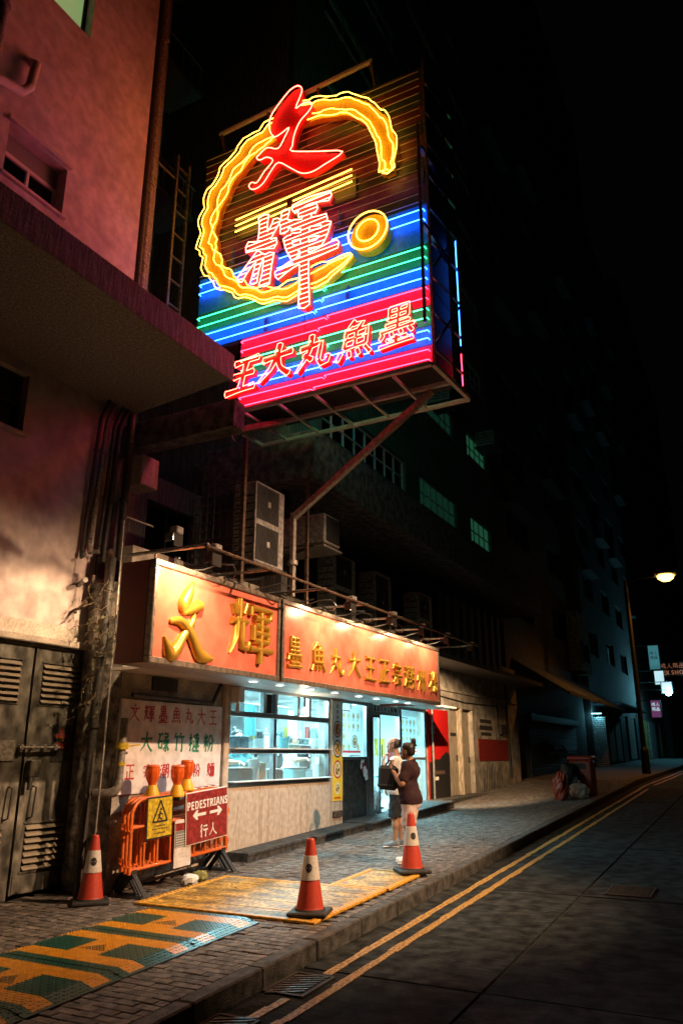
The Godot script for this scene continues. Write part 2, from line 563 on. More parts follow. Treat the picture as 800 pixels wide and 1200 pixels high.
	glow("sign_white_glow", Color(0.6, 0.92, 1.0), 0.7)
	glow("sign_pink_glow", Color(0.75, 0.35, 0.62), 0.45)
	glow("sign_purple_glow", Color(0.4, 0.12, 0.35), 0.22)
	glow("sign_orange_glow", Color(0.5, 0.16, 0.07), 0.4)
	glow("window_glow", Color(0.55, 0.8, 0.3), 0.28)
	glow("far_window_glow", Color(0.6, 0.95, 0.9), 0.5)
	M.fine = fine
	M.blotch = blotch
	M.pits = pits
	mk("stud_yellow", Color(0.62, 0.3, 0.02), 0.45)
	mk("stud_green", Color(0.012, 0.085, 0.065), 0.45)
	mk("cream_door", Color(0.62, 0.53, 0.4), 0.55, {"tex": fine, "scale": 0.8, "detail": streak, "scale2": Vector3(2, 0.2, 2)})
	mk("faded_red", Color(0.3, 0.05, 0.035), 0.6, {"tex": blotch2, "scale": 6.0})
	mk("sign_dark", Color(0.03, 0.016, 0.012), 0.5)
	glow("cyan_tube", Color(0.4, 0.9, 1.0), 2.2)
	mk("orange_wood", Color(0.45, 0.28, 0.12), 0.6, {"tex": fine, "scale": 3.0})
	mk("clip_blue", Color(0.03, 0.09, 0.3), 0.5)
	mk("panel_salmon", Color(0.6, 0.1, 0.07), 0.5, {"tex": blotch, "scale": 2.0})
	mk("strut_paint", Color(0.45, 0.41, 0.36), 0.45, {"tex": blotch, "scale": 1.5, "metal": 0.3})
	mk("frame_white", Color(0.6, 0.62, 0.6), 0.5, {"tex": soft, "scale": 1.0})
	mk("grate_steel", Color(0.12, 0.12, 0.12), 0.5, {"metal": 0.5, "tex": blotch, "scale": 3.0})
	glow("sign_cyan_glow", Color(0.12, 0.5, 0.55), 0.22)
	glow("green_window_glow", Color(0.05, 0.3, 0.15), 0.16, Color(0.1, 0.14, 0.12))
	glow("dim_green_window_glow", Color(0.05, 0.3, 0.17), 0.05, Color(0.1, 0.14, 0.12))
# ---------------------------------------------------------------- road and pavement
func tilt(z: float) -> Basis:
	return Basis(Vector3.RIGHT, atan((gy(z - 0.2) - gy(z + 0.2)) / 0.4))

func ground_block(b: MB, x0: float, x1: float, z0: float, z1: float, top: float, bottom: float):
	var p := []
	for h in [bottom, top]:
		for q in [[x0, z0], [x1, z0], [x1, z1], [x0, z1]]:
			p.append(Vector3(q[0], gy(q[1]) + h, q[1]))
	b.quad(p[4], p[5], p[6], p[7], Vector3.UP)
	b.quad(p[0], p[1], p[2], p[3], Vector3.DOWN)
	for i in 4:
		var j := (i + 1) % 4
		var mid: Vector3 = (p[i] + p[j]) / 2.0 - Vector3((x0 + x1) / 2, (p[0].y + p[2].y) / 2, (z0 + z1) / 2)
		mid.y = 0
		b.quad(p[i], p[j], p[j + 4], p[i + 4], mid)

func strip(b: MB, x0: float, x1: float, zs: Array, top: float, bottom: float):
	for i in zs.size() - 1:
		ground_block(b, x0, x1, zs[i], zs[i + 1], top, bottom)

func build_road():
	var g := obj("ground", mb(), M.asphalt, self)
	var gb := mb()
	strip(gb, -200, 200, [80, 0, -28, -60, -320], -0.16, -0.3)
	g.mesh = gb.mesh()
	g.set_meta("kind", "structure")
	g.set_meta("label", "dark ground under the street")
	var road := place("road", "structure", "dark concrete road of cast slabs climbing away from the viewer")
	var base := mb()
	strip(base, -4.05, 7.0, [10, 0, -28, -60, -150], -0.022, -0.15)
	obj("road_bed", base, M.joint, road)
	var cols := [[-3.98, -2.3], [-2.3, 1.25], [1.25, 4.8], [4.8, 7.0]]
	for ci in cols.size():
		var zs := [9.0, 5.1, 1.2, -2.75, -6.75]
		if ci == 0:
			zs.append_array([-10.65, -14.6])
		else:
			zs.append_array([-10.65, -12.1, -14.6])
		var z := -14.6
		while z > -140.0:
			z -= 4.0 if z > -60 else 16.0
			zs.append(z)
		for i in zs.size() - 1:
			var b := mb()
			var wob := rng.randf_range(-0.003, 0.003)
			ground_block(b, cols[ci][0] + 0.017, cols[ci][1] - 0.017, zs[i] - 0.017, zs[i + 1] + 0.017, wob, -0.12)
			obj("road_slab", b, M.road_concrete if rng.randf() < 0.6 else M.road_concrete_dark, road)
	# double yellow lines, worn and chipped along their edges
	for lx in [-3.67, -3.43]:
		var ln := mb()
		var z := 1.0
		while z > -70.0:
			var step := rng.randf_range(0.12, 0.4) if z > -25 else 1.5
			var skip: bool = (z < -5.95 and z > -6.62 and lx < -3.5) or rng.randf() < 0.012
			if not skip:
				var a := 0.045 + rng.randf_range(-0.013, 0.008)
				var c := 0.045 + rng.randf_range(-0.013, 0.008)
				var dx := rng.randf_range(-0.006, 0.006)
				ground_block(ln, lx - a + dx, lx + c + dx, z, z - step + 0.004, 0.0075, 0.0035)
			z -= step
		var o := obj("yellow_line", ln, M.yellow_line, road)
		o.set_meta("label", "worn double yellow line by the kerb")
	# kerb
	var kerb := place("kerb", "structure", "granite kerb along the pavement edge")
	var kz := 4.0
	while kz > -80.0:
		var ln := 0.92 if kz > -30 else 4.0
		var c := Vector3(-4.06 + rng.randf_range(-0.006, 0.006), gy(kz - ln / 2) + PAVE / 2 - 0.03 + rng.randf_range(-0.003, 0.003), kz - ln / 2)
		var b := mb()
		b.box(c, Vector3(0.16, PAVE + 0.065, ln - 0.012), 0.014, tilt(kz - ln / 2))
		obj("kerb_stone", b, M.kerb_stone, kerb)
		kz -= ln
	drain_grate(Vector3(-3.74, gy(-6.3), -6.31), 0.36, 0.52, "iron kerb gully grate in the yellow lines nearest the viewer", 0.0)
	drain_grate(Vector3(-3.76, gy(-5.2), -5.2), 0.36, 0.52, "iron kerb gully grate at the bottom edge of the picture", 0.0)
	drain_grate(Vector3(-1.77, gy(-11.12), -11.12), 0.52, 0.6, "square iron drain grate out in the road slabs", 0.0)

func drain_grate(at: Vector3, w: float, l: float, label: String, turn: float):
	var t := thing("drain_grate", label, "drain grate", at, turn, "drain grates in the road")
	var bs := tilt(at.z)
	var hole_shade := mb()
	hole_shade.box(Vector3(0, 0.002, 0), Vector3(w, 0.012, l), 0.0, bs)
	obj("hole_shade", hole_shade, M.asphalt, t)  # dark sheet on the slab, painted in for the shaded hole
	var f := mb()
	for s in [-1.0, 1.0]:
		f.box(bs * Vector3(s * w / 2, 0.008, 0), Vector3(0.03, 0.02, l + 0.03), 0.003, bs)
		f.box(bs * Vector3(0, 0.008, s * l / 2), Vector3(w - 0.03, 0.02, 0.03), 0.003, bs)
	obj("frame", f, M.iron, t)
	var k := int(l / 0.058)
	for i in k:
		var z := -l / 2 + (i + 0.5) * l / k
		var b := mb()
		var sl := Basis(Vector3.UP, 0.5) if w < 0.45 else Basis()
		b.box(bs * Vector3(0, 0.012, z), Vector3((w - 0.05) * (1.05 if w < 0.45 else 1.0), 0.014, 0.02), 0.003, bs * sl)
		obj("grate_bar", b, M.grate_steel, t)

func covered(x: float, z: float) -> bool:
	if x < -4.86 and x > -6.38 and z > -7.38 and z < -2.6:
		return true
	if x < -4.3 and x > -6.7 and z < -7.5 and z > -9.3:
		return true
	return x < -4.3 and x > -5.1 and z <= -9.3 and z > -10.4

func build_pavement():
	var p := place("pavement", "structure", "brick-paved pavement in front of the shops")
	var b := mb()
	strip(b, -4.12, -8.35, [9, 0, -28], PAVE - 0.016, -0.1)
	strip(b, -8.35, -12.0, [9, -8.05], PAVE - 0.016, -0.1)
	obj("paving_bed", b, M.joint, p)
	var far := mb()
	strip(far, -4.12, -9.5, [-28, -60, -150], PAVE, -0.1)
	obj("far_paving", far, M.paver_3, p)
	var brick := bx(Vector3.ZERO, Vector3(0.193, 0.05, 0.093), 0.005).mesh()
	var spots := []
	var cam: Camera3D = get_node("camera")
	var inv := cam.transform.affine_inverse()
	var z := -2.2
	var row := 0
	while z > -27.95:
		var x := -4.24 - (0.1 if row % 2 else 0.0)
		if row % 2:
			spots.append([300.0, -4.19, z, 0.48])
		var wall := -8.15 if z > -7.5 else -7.4
		while x > wall:
			if x < -4.2 and not covered(x, z):
				var q := inv * Vector3(x, py(z), z)
				var seen := q.z < -0.5 and absf(q.x / -q.z) < 0.46 and absf(q.y / -q.z) < 0.68
				spots.append([q.length() if seen else q.length() + 100.0, x, z])
			x -= 0.2
		z -= 0.1
		row += 1
	spots.sort_custom(func(a, c): return a[0] < c[0])
	var rest: Array = [[], [], [], []]
	for i in spots.size():
		var s = spots[i]
		var bs := tilt(s[2]) * Basis(Vector3(rng.randfn(), 0, rng.randfn()).normalized(), rng.randfn() * 0.02)
		var at := Vector3(s[1], py(s[2]) - 0.025 + rng.randfn() * 0.0028, s[2])
		var k := clampi(int(rng.randfn() * 0.9 + 1.5), 0, 3)
		if i < 290:
			var o := obj("paver", brick, M["paver_%d" % k], p)
			o.transform = Transform3D(bs, at)
		else:
			rest[k].append(Transform3D(bs * Basis.from_scale(Vector3(s[3] if s.size() > 3 else 1.0, 1, 1)), at))
	for k in 4:
		var mm := MultiMesh.new()
		mm.transform_format = MultiMesh.TRANSFORM_3D
		mm.mesh = brick
		mm.instance_count = rest[k].size()
		for i in rest[k].size():
			mm.set_instance_transform(i, rest[k][i])
		var mi := MultiMeshInstance3D.new()
		mi.name = "far_pavers" if k == 0 else "far_pavers_%03d" % k
		mi.multimesh = mm
		mi.material_override = M["paver_%d" % k]
		mi.set_meta("kind", "stuff")
		p.add_child(mi)

# ---------------------------------------------------------------- mats, boards, cones, litter
func mat_texture() -> ImageTexture:       # the paint on one plastic trench board: yellow H on green, a worn dark triangle
	var im := Image.create(256, 192, false, Image.FORMAT_RGB8)
	var f := FastNoiseLite.new()
	f.frequency = 0.05
	f.seed = 4
	for y in 192:
		for x in 256:
			var u := x / 256.0
			var w := y / 192.0
			var yellow := (w > 0.1 and w < 0.3) or (w > 0.7 and w < 0.9) or (u > 0.38 and u < 0.62 and w > 0.1 and w < 0.9)
			if u < 0.02 or u > 0.98:
				yellow = false
			var c := Color(0.06, 0.3, 0.26)
			if yellow:
				c = Color(0.88, 0.6, 0.08)
				var tx := (u - 0.5) / 0.1
				var ty := (w - 0.5) / 0.14
				if ty < 0.7 and ty > -0.7 and absf(tx) < (ty + 0.75) * 0.7:
					c = Color(0.3, 0.24, 0.08)
			var nz := f.get_noise_2d(x, y) * 0.5 + f.get_noise_2d(x * 4.0, y * 4.0) * 0.3
			c = c * (0.9 + nz * 0.35)
			im.set_pixel(x, y, c)
	return ImageTexture.create_from_image(im)

func build_ground_things():
	# green and yellow trench boards laid end to end
	var pm := mk("mat_print", Color(0.8, 0.8, 0.8), 0.32, {"tri": false})
	pm.albedo_texture = mat_texture()
	var bumps := StandardMaterial3D.new()
	var zs := -7.36
	var names := ["nearest the cones, its corner scuffed pale", "second from the cones", "third from the cones", "fourth from the cones", "at the bottom left edge of the picture"]
	for i in 5:
		var z0 := zs + i * 0.98
		var z1 := z0 + 0.965
		var zc := (z0 + z1) / 2
		var t := thing("trench_board", "green and yellow plastic trench board " + names[i], "trench board", Vector3(-5.62, py(zc), zc), 0.0, "trench boards laid on the pavement")
		var b := mb()
		# cross-section: ramps up at both edges
		var xs := [0.76, 0.6, -0.6, -0.76]
		var hs := [0.008, 0.045, 0.045, 0.008]
		var us := [1.0, 0.88, 0.12, 0.0]
		for k in 3:
			var a := Vector3(xs[k], hs[k] - 0.04 * (z1 - zc), z1 - zc)
			var c := Vector3(xs[k], hs[k] - 0.04 * (z0 - zc), z0 - zc)
			var d := Vector3(xs[k + 1], hs[k + 1] - 0.04 * (z0 - zc), z0 - zc)
			var e := Vector3(xs[k + 1], hs[k + 1] - 0.04 * (z1 - zc), z1 - zc)
			var nn := (c - a).cross(d - a).normalized()
			if nn.y < 0:
				nn = -nn
			b.tri(a, c, d, nn, nn, nn, Vector2(us[k], 1), Vector2(us[k], 0), Vector2(us[k + 1], 0))
			b.tri(a, d, e, nn, nn, nn, Vector2(us[k], 1), Vector2(us[k + 1], 0), Vector2(us[k + 1], 1))
		obj("board_top", b, pm, t)
		# raised studs over the whole board, too many to count
		var mm := MultiMesh.new()
		mm.transform_format = MultiMesh.TRANSFORM_3D
		mm.mesh = bx(Vector3.ZERO, Vector3(0.026, 0.005, 0.009), 0.002).mesh()
		var tr := []
		var nx := 36
		var nz := 24
		for ix in nx:
			for iz in nz:
				var x := -0.73 + 1.46 * ix / (nx - 1)
				var z := -0.46 + 0.92 * iz / (nz - 1)
				var h := 0.045 if absf(x) < 0.6 else 0.045 - (absf(x) - 0.6) / 0.16 * 0.037
				tr.append([Transform3D(Basis(Vector3.UP, 0.8 if (ix + iz) % 2 else -0.8), Vector3(x, h - 0.04 * z + 0.001, z)), x, z])
		# studs take the paint below them: two sets
		for set_i in 2:
			var pick := []
			for q in tr:
				var u: float = (q[1] + 0.76) / 1.52
				var w: float = (q[2] + 0.4825) / 0.965
				var yel := (w > 0.1 and w < 0.3) or (w > 0.7 and w < 0.9) or (u > 0.38 and u < 0.62 and w > 0.1 and w < 0.9)
				if (set_i == 0) == yel:
					pick.append(q[0])
			var m2 := MultiMesh.new()
			m2.transform_format = MultiMesh.TRANSFORM_3D
			m2.mesh = mm.mesh
			m2.instance_count = pick.size()
			for j in pick.size():
				m2.set_instance_transform(j, pick[j])
			var mi := MultiMeshInstance3D.new()
			mi.name = "studs" if set_i == 0 else "studs_001"
			mi.multimesh = m2
			mi.material_override = M.stud_yellow if set_i == 0 else M.stud_green
			mi.set_meta("kind", "stuff")
			t.add_child(mi)
		var sk := mb()
		for s in [-1.0, 1.0]:
			sk.box(Vector3(s * 0.76, -0.002, 0), Vector3(0.02, 0.022, 0.96), 0.0, tilt(zc))
			sk.box(Vector3(0, 0.005 - 0.04 * s * 0.478, s * 0.478), Vector3(1.4, 0.05, 0.008), 0.0, tilt(zc))
		obj("rim", sk, M.black_rubber, t)
	# yellow painted cover boards
	var cover := [
		[-6.66, -4.28, -7.5, -9.25, "large worn yellow anti-slip board under the front cone"],
		[-5.08, -4.26, -9.28, -10.42, "smaller worn yellow anti-slip board reaching to the far cone"],
	]
	for c in cover:
		var zc: float = (c[2] + c[3]) / 2
		var t := thing("cover_board", c[4], "cover board", Vector3((c[0] + c[1]) / 2, py(zc), zc), 0.0, "yellow boards over the trench")
		var w: float = c[1] - c[0]
		var l: float = c[2] - c[3]
		var n := int(l / 0.3)
		for i in n:
			var b := mb()
			b.box(tilt(zc) * Vector3(0, 0.014 + rng.randf_range(-0.002, 0.002), -l / 2 + (i + 0.5) * l / n), Vector3(w - 0.18, 0.026, l / n - 0.006), 0.004, tilt(zc))
			obj("plank", b, M.board_yellow, t)
		for s in [-1.0, 1.0]:
			var e1 := mb()
			e1.box(Vector3(s * (w / 2 - 0.045), 0.018, 0), Vector3(0.085, 0.03, l), 0.006, tilt(zc))
			for i in int(l / 0.035):
				var zz := -l / 2 + 0.02 + i * 0.035
				e1.box(Vector3(s * (w / 2 - 0.045) + (0.02 if i % 2 else -0.02), 0.034 - 0.04 * zz, zz), Vector3(0.03, 0.006, 0.018), 0.002, tilt(zc))
			obj("edge_strip", e1, M.edge_yellow, t)
		for s in [-1.0, 1.0]:
			var e2 := mb()
			e2.box(tilt(zc) * Vector3(0, 0.018, s * (l / 2 - 0.03)), Vector3(w - 0.18, 0.032, 0.06), 0.006, tilt(zc))
			obj("edge_strip", e2, M.edge_yellow, t)
	# traffic cones
	var cone := make_cone()
	cone.position = Vector3(-4.5, py(-7.79) + 0.03, -7.79)
	cone.rotation.y = -1.25
	cone.set_meta("label", "orange and white traffic cone on the yellow board, nearest the kerb and viewer")
	dup(cone, Vector3(-4.42, py(-10.4) + 0.03, -10.36), -0.85, "orange and white traffic cone beside the standing man's feet")
	dup(cone, Vector3(-7.22, py(-7.3), -7.38), -0.75, "orange and white traffic cone against the steel doors by the barriers")
	# rubbish under the barriers
	for q in [[-6.82, -8.7, "crushed pale paper cup on the ground under the barriers"], [-6.86, -8.95, "crumpled pale paper bag on the ground under the barriers"]]:
		var l := mb()
		lump(l, Vector3.ZERO, Vector3(0.1, 0.075, 0.13), 11 if q[0] > -6.85 else 5)
		var o := obj("litter", l, M.white_plastic if q[0] > -6.85 else M.mossy_yellow, self)
		o.position = Vector3(q[0], py(q[1]) + 0.05, q[1])
		tag(o, q[2], "litter", "litter under the barriers")
	var rg := RandomNumberGenerator.new()
	rg.seed = 5
	var lv := MultiMesh.new()
	lv.transform_format = MultiMesh.TRANSFORM_3D
	var one := mb()
	one.quad(Vector3(-0.03, 0, 0), Vector3(0, 0.008, -0.018), Vector3(0.035, 0, 0), Vector3(0, 0.008, 0.018), Vector3.UP)
	lv.mesh = one.mesh()
	lv.instance_count = 260
	for i in 260:
		var z := rg.randf_range(-10.2, -7.5)
		var x := rg.randf_range(-7.4, -6.72) if i < 200 else rg.randf_range(-7.3, -4.4)
		if i >= 200:
			z = rg.randf_range(-18.0, -6.0)
		var h := 0.045 if covered(x, z) else 0.008
		lv.set_instance_transform(i, Transform3D(Basis(Vector3.UP, rg.randf() * TAU).scaled(Vector3.ONE * rg.randf_range(0.4, 1.1)) * Basis(Vector3.RIGHT, rg.randf_range(-0.4, 0.4)), Vector3(x, py(z) + h, z)))
	var li := MultiMeshInstance3D.new()
	li.name = "dead_leaves"
	li.multimesh = lv
	li.material_override = M.dry_twig
	li.set_meta("kind", "stuff")
	li.set_meta("label", "dead leaves and scraps lying on the pavement")
	add_child(li)

func lump(b: MB, c: Vector3, r: Vector3, seed_: int, rings := 9, sides := 14, rough := 0.35):
	var f := FastNoiseLite.new()
	f.seed = seed_
	f.frequency = 0.9
	var p := []
	for i in rings + 1:
		var row := []
		for j in sides:
			var t := PI * i / rings
			var u := TAU * j / sides
			var d := Vector3(sin(t) * cos(u), cos(t), sin(t) * sin(u))
			row.append(c + d * r * (1.0 + rough * f.get_noise_3dv(d * 2.2)))
		p.append(row)
	for i in rings:
		for j in sides:
			var k := (j + 1) % sides
			b.flat(p[i][j], p[i][k], p[i + 1][k], p[i][j] - c)
			b.flat(p[i][j], p[i + 1][k], p[i + 1][j], p[i + 1][j] - c)

func make_cone() -> Node3D:
	var t := thing("traffic_cone", "", "traffic cone", Vector3.ZERO, 0.0, "traffic cones on the pavement")
	var b := mb()
	b.box(Vector3(0, 0.022, 0), Vector3(0.42, 0.044, 0.42), 0.014)
	b.lathe(PackedVector2Array([Vector2(0.165, 0.044), Vector2(0.155, 0.062)]), Vector3.ZERO, 24)
	obj("base", b, M.black_rubber, t)
	var c := mb()
	c.lathe(PackedVector2Array([Vector2(0.15, 0.05), Vector2(0.142, 0.075), Vector2(0.1, 0.335), Vector2(0.098, 0.34)]), Vector3.ZERO, 28)
	c.lathe(PackedVector2Array([Vector2(0.068, 0.57), Vector2(0.044, 0.725), Vector2(0.036, 0.74), Vector2(0.03, 0.742), Vector2(0.026, 0.72)]), Vector3.ZERO, 28)
	obj("body", c, M.cone_orange, t)
	var s := mb()
	s.lathe(PackedVector2Array([Vector2(0.104, 0.335), Vector2(0.1055, 0.338), Vector2(0.0715, 0.57), Vector2(0.069, 0.573)]), Vector3.ZERO, 28)
	obj("reflective_sleeve", s, M.cone_white, t)
	# round printed emblem on the sleeve, lying on its curve
	for em in [[0.455, 0.036, 1.25]]:
		var e := mb()
		for k in 16:
			var pts := []
			for q in [[0.0, 0.0], [em[1], TAU * k / 16], [em[1], TAU * (k + 1) / 16]]:
				var y: float = em[0] + q[0] * sin(q[1]) * em[2]
				var r: float = 0.1055 - (y - 0.338) * 0.1466 + 0.0015
				var a: float = q[0] * cos(q[1]) / r
				pts.append(Vector3(r * cos(a), y, r * sin(a)))
			e.flat(pts[0], pts[1], pts[2], Vector3.RIGHT)
		obj("emblem", e, M.black, t)
	return t
# ---------------------------------------------------------------- buildings
# A wall whose face looks along +X at X, cut by holes [z_near, z_far, y_low, y_high]; near is the larger z. Reveals are closed to the depth.
func wall_x(b: MB, X: float, thick: float, z0: float, z1: float, y0: float, y1: float, holes: Array):
	var zs := [z0, z1]
	var ys := [y0, y1]
	for h in holes:
		zs.append_array([h[0], h[1]])
		ys.append_array([h[2], h[3]])
	zs.sort()
	ys.sort()
	for i in zs.size() - 1:
		if zs[i + 1] - zs[i] < 1e-4 or zs[i] < minf(z0, z1) - 1e-4 or zs[i + 1] > maxf(z0, z1) + 1e-4:
			continue
		for j in ys.size() - 1:
			if ys[j + 1] - ys[j] < 1e-4:
				continue
			var zc: float = (zs[i] + zs[i + 1]) / 2
			var yc: float = (ys[j] + ys[j + 1]) / 2
			var open := false
			for h in holes:
				if zc < h[0] and zc > h[1] and yc > h[2] and yc < h[3]:
					open = true
			if open:
				continue
			for f in [[X, Vector3.RIGHT], [X - thick, Vector3.LEFT]]:
				b.quad(Vector3(f[0], ys[j], zs[i]), Vector3(f[0], ys[j], zs[i + 1]), Vector3(f[0], ys[j + 1], zs[i + 1]), Vector3(f[0], ys[j + 1], zs[i]), f[1])
	for h in holes + [[z0, z1, y0, y1]]:
		var sg := -1.0 if h[0] == z0 and h[1] == z1 and h[2] == y0 and h[3] == y1 else 1.0
		var x := X - thick
		b.quad(Vector3(X, h[2], h[0]), Vector3(x, h[2], h[0]), Vector3(x, h[3], h[0]), Vector3(X, h[3], h[0]), Vector3(0, 0, -sg))
		b.quad(Vector3(X, h[2], h[1]), Vector3(x, h[2], h[1]), Vector3(x, h[3], h[1]), Vector3(X, h[3], h[1]), Vector3(0, 0, sg))
		b.quad(Vector3(X, h[2], h[0]), Vector3(x, h[2], h[0]), Vector3(x, h[2], h[1]), Vector3(X, h[2], h[1]), Vector3(0, sg, 0))
		b.quad(Vector3(X, h[3], h[0]), Vector3(x, h[3], h[0]), Vector3(x, h[3], h[1]), Vector3(X, h[3], h[1]), Vector3(0, -sg, 0))

# a framed window set back in a hole: n panes across, m rows; frame with panes as sub-parts
func window_x(parent: Node3D, X: float, h: Array, n: int, m: int, frame: Material, glass: Material, w := 0.05, lit := -1, lit_m: Material = null):
	var f := mb()
	var z0: float = h[0]; var z1: float = h[1]; var y0: float = h[2]; var y1: float = h[3]
	for y in [y0 + w / 2, y1 - w / 2]:
		f.box(Vector3(X, y, (z0 + z1) / 2), Vector3(0.06, w, z0 - z1), 0.004)
	for i in n + 1:
		var z := lerpf(z0 - w / 2, z1 + w / 2, float(i) / n)
		f.box(Vector3(X, (y0 + y1) / 2, z), Vector3(0.058, y1 - y0 - 2 * w, w if i == 0 or i == n else w * 0.8), 0.004)
	for j in range(1, m):
		var y := lerpf(y0, y1, float(j) / m)
		for i in n:
			var za := lerpf(z0 - w / 2, z1 + w / 2, float(i) / n) - w / 2
			var zb := lerpf(z0 - w / 2, z1 + w / 2, float(i + 1) / n) + w / 2
			f.box(Vector3(X, y, (za + zb) / 2), Vector3(0.05, w * 0.7, za - zb), 0.003)
	var fr := ow("window", f, frame, parent)
	for i in n:
		for j in m:
			var za := lerpf(z0 - w / 2, z1 + w / 2, float(i) / n) - w / 2
			var zb := lerpf(z0 - w / 2, z1 + w / 2, float(i + 1) / n) + w / 2
			var ya := lerpf(y0 + w / 2, y1 - w / 2, float(j) / m) + w / 2
			var yb := lerpf(y0 + w / 2, y1 - w / 2, float(j + 1) / m) - w / 2
			var p := mb()
			p.box(Vector3(X - 0.005 + rng.randf_range(-0.003, 0.003), (ya + yb) / 2, (za + zb) / 2), Vector3(0.006, yb - ya, za - zb))
			ow("pane", p, lit_m if i * m + j == lit else glass, fr)
	return fr

func build_left_building():
	var t := thing("stucco_building", "pink-lit stucco building with a broad concrete canopy and steel service doors", "building", Vector3(LEFT_X, 0, -8.1))
	var holes := [[-5.5, -6.55, 9.78, 10.62], [-5.2, -6.66, 13.35, 14.35], [-5.5, -6.38, 6.2, 7.05], [-4.7, -5.95, 5.0, 5.95], [-5.92, -8.2, -0.3, 3.47]]
	var w := mb()
	wall_x(w, LEFT_X, 0.35, 9.0, -8.12, -0.5, 3.75, [holes[4]])
	var low := ow("lower_wall", w, M.stucco_low, t)
	low.set_meta("label", "cracked lower wall with flaking paint")
	w = mb()
	wall_x(w, LEFT_X, 0.35, 9.0, -8.12, 3.75, 30.0, holes.slice(0, 4))
	ow("wall", w, M.stucco, t)
	w = bc(Vector3(LEFT_X - 0.36, -0.5, -8.1), Vector3(-14.0, 30.0, -7.8))
	ow("return_wall", w, M.dark_concrete, t)
	w = bc(Vector3(LEFT_X - 0.36, 29.6, -7.8), Vector3(-14.0, 30.0, 9.0))
	ow("roof", w, M.dark_concrete, t)
	# flaking ledge over the doors
	w = mb()
	w.box(Vector3(LEFT_X + 0.03, 3.52, -7.05), Vector3(0.09, 0.09, 2.4), 0.012)
	ow("ledge", w, M.stucco_low, t)
	# canopy
	var c := mb()
	c.prism(PackedVector2Array([Vector2(-8.2, 9.0), Vector2(-6.0, 9.0), Vector2(-6.0, -8.02), Vector2(-8.2, -8.3)]), 0.0, 0.02)
	var cp := mb()
	var A := [Vector2(-8.199, 9.0), Vector2(-6.03, 9.0), Vector2(-6.03, -8.0), Vector2(-8.199, -8.28)]
	for y in [7.2, 7.55]:
		cp.quad(Vector3(A[0].x, y, A[0].y), Vector3(A[1].x, y, A[1].y), Vector3(A[2].x, y, A[2].y), Vector3(A[3].x, y, A[3].y), Vector3(0, 1.0 if y > 7.3 else -1.0, 0))
	for i in [2, 0]:
		var q0: Vector2 = A[i]; var q1: Vector2 = A[(i + 1) % 4]
		cp.quad(Vector3(q0.x, 7.2, q0.y), Vector3(q1.x, 7.2, q1.y), Vector3(q1.x, 7.55, q1.y), Vector3(q0.x, 7.55, q0.y), Vector3(0, 0, -1.0 if i == 2 else 1.0))
	ow("canopy", cp, M.canopy_concrete, t)
	c = bx(Vector3(-6.01, 7.37, 0.49), Vector3(0.06, 0.43, 17.02), 0.012)
	ow("canopy_fascia", c, M.canopy_concrete, t)
	# windows
	var f1: MeshInstance3D = window_x(t, LEFT_X - 0.2, [-5.5, -6.55, 9.78, 10.3], 2, 1, M.white_plastic, M.dark_glass, 0.06)
	f1.set_meta("label", "lower sash with pale frame under a blank panel")
	ow("blind_panel", bc(Vector3(LEFT_X - 0.24, 10.3, -5.5), Vector3(LEFT_X - 0.2, 10.62, -6.55)), M.grey_plastic, t)
	window_x(t, LEFT_X - 0.2, [-5.2, -6.66, 13.35, 14.35], 2, 1, M.iron, M.window_glow, 0.06)
	window_x(t, LEFT_X - 0.15, [-5.5, -6.38, 6.2, 7.05], 1, 2, M.iron, M.dark_glass, 0.07)
	for h in [holes[0], holes[2]]:
		ow("window_sill", bx(Vector3(LEFT_X + 0.0, h[2] - 0.03, (h[0] + h[1]) / 2), Vector3(0.12, 0.05, h[0] - h[1] + 0.1), 0.008), M.stucco, t)
	ow("window_hood", bx(Vector3(LEFT_X + 0.02, 10.67, -6.02), Vector3(0.1, 0.07, 1.16), 0.01), M.stucco, t)
	for k in 8:
		var s := mb()
		s.box(Vector3(LEFT_X - 0.03, 5.06 + k * 0.12, -5.32), Vector3(0.1, 0.02, 1.25), 0.003, Basis(Vector3(0, 0, 1), -0.6))
		ow("vent_slat", s, M.iron, t)
	ow("vent_back", bc(Vector3(LEFT_X - 0.3, 5.0, -4.7), Vector3(LEFT_X - 0.26, 5.95, -5.95)), M.iron, t)
	# double steel service doors
	for k in 2:
		var z0: float = [-7.06, -5.92][k]
		var z1: float = [-8.2, -7.04][k]
		var floor_y := gy((z0 + z1) / 2) + PAVE
		var d := mb()
		var holes_d := [[z0 - 0.14, z1 + 0.19, 2.72, 3.24], [z0 - 0.14, z1 + 0.19, floor_y + 0.28, floor_y + 0.82]]
		wall_x(d, LEFT_X - 0.03, 0.05, z0 - 0.01, z1 + 0.01, floor_y + 0.03, 3.46, holes_d)
		# raised border round the louvres and a kick plate
		for h in holes_d:
			d.box(Vector3(LEFT_X - 0.026, h[3] + 0.012, (h[0] + h[1]) / 2), Vector3(0.02, 0.024, h[0] - h[1] + 0.05), 0.003)
			d.box(Vector3(LEFT_X - 0.026, h[2] - 0.012, (h[0] + h[1]) / 2), Vector3(0.02, 0.024, h[0] - h[1] + 0.05), 0.003)
		d.box(Vector3(LEFT_X - 0.024, floor_y + 0.14, (z0 + z1) / 2), Vector3(0.016, 0.2, z0 - z1 - 0.06), 0.003)
		var leaf := ow("door", d, M.steel_door, t)
		leaf.set_meta("label", "stained steel door leaf with louvres " + ("and a sliding bolt" if k == 0 else "at the left edge"))
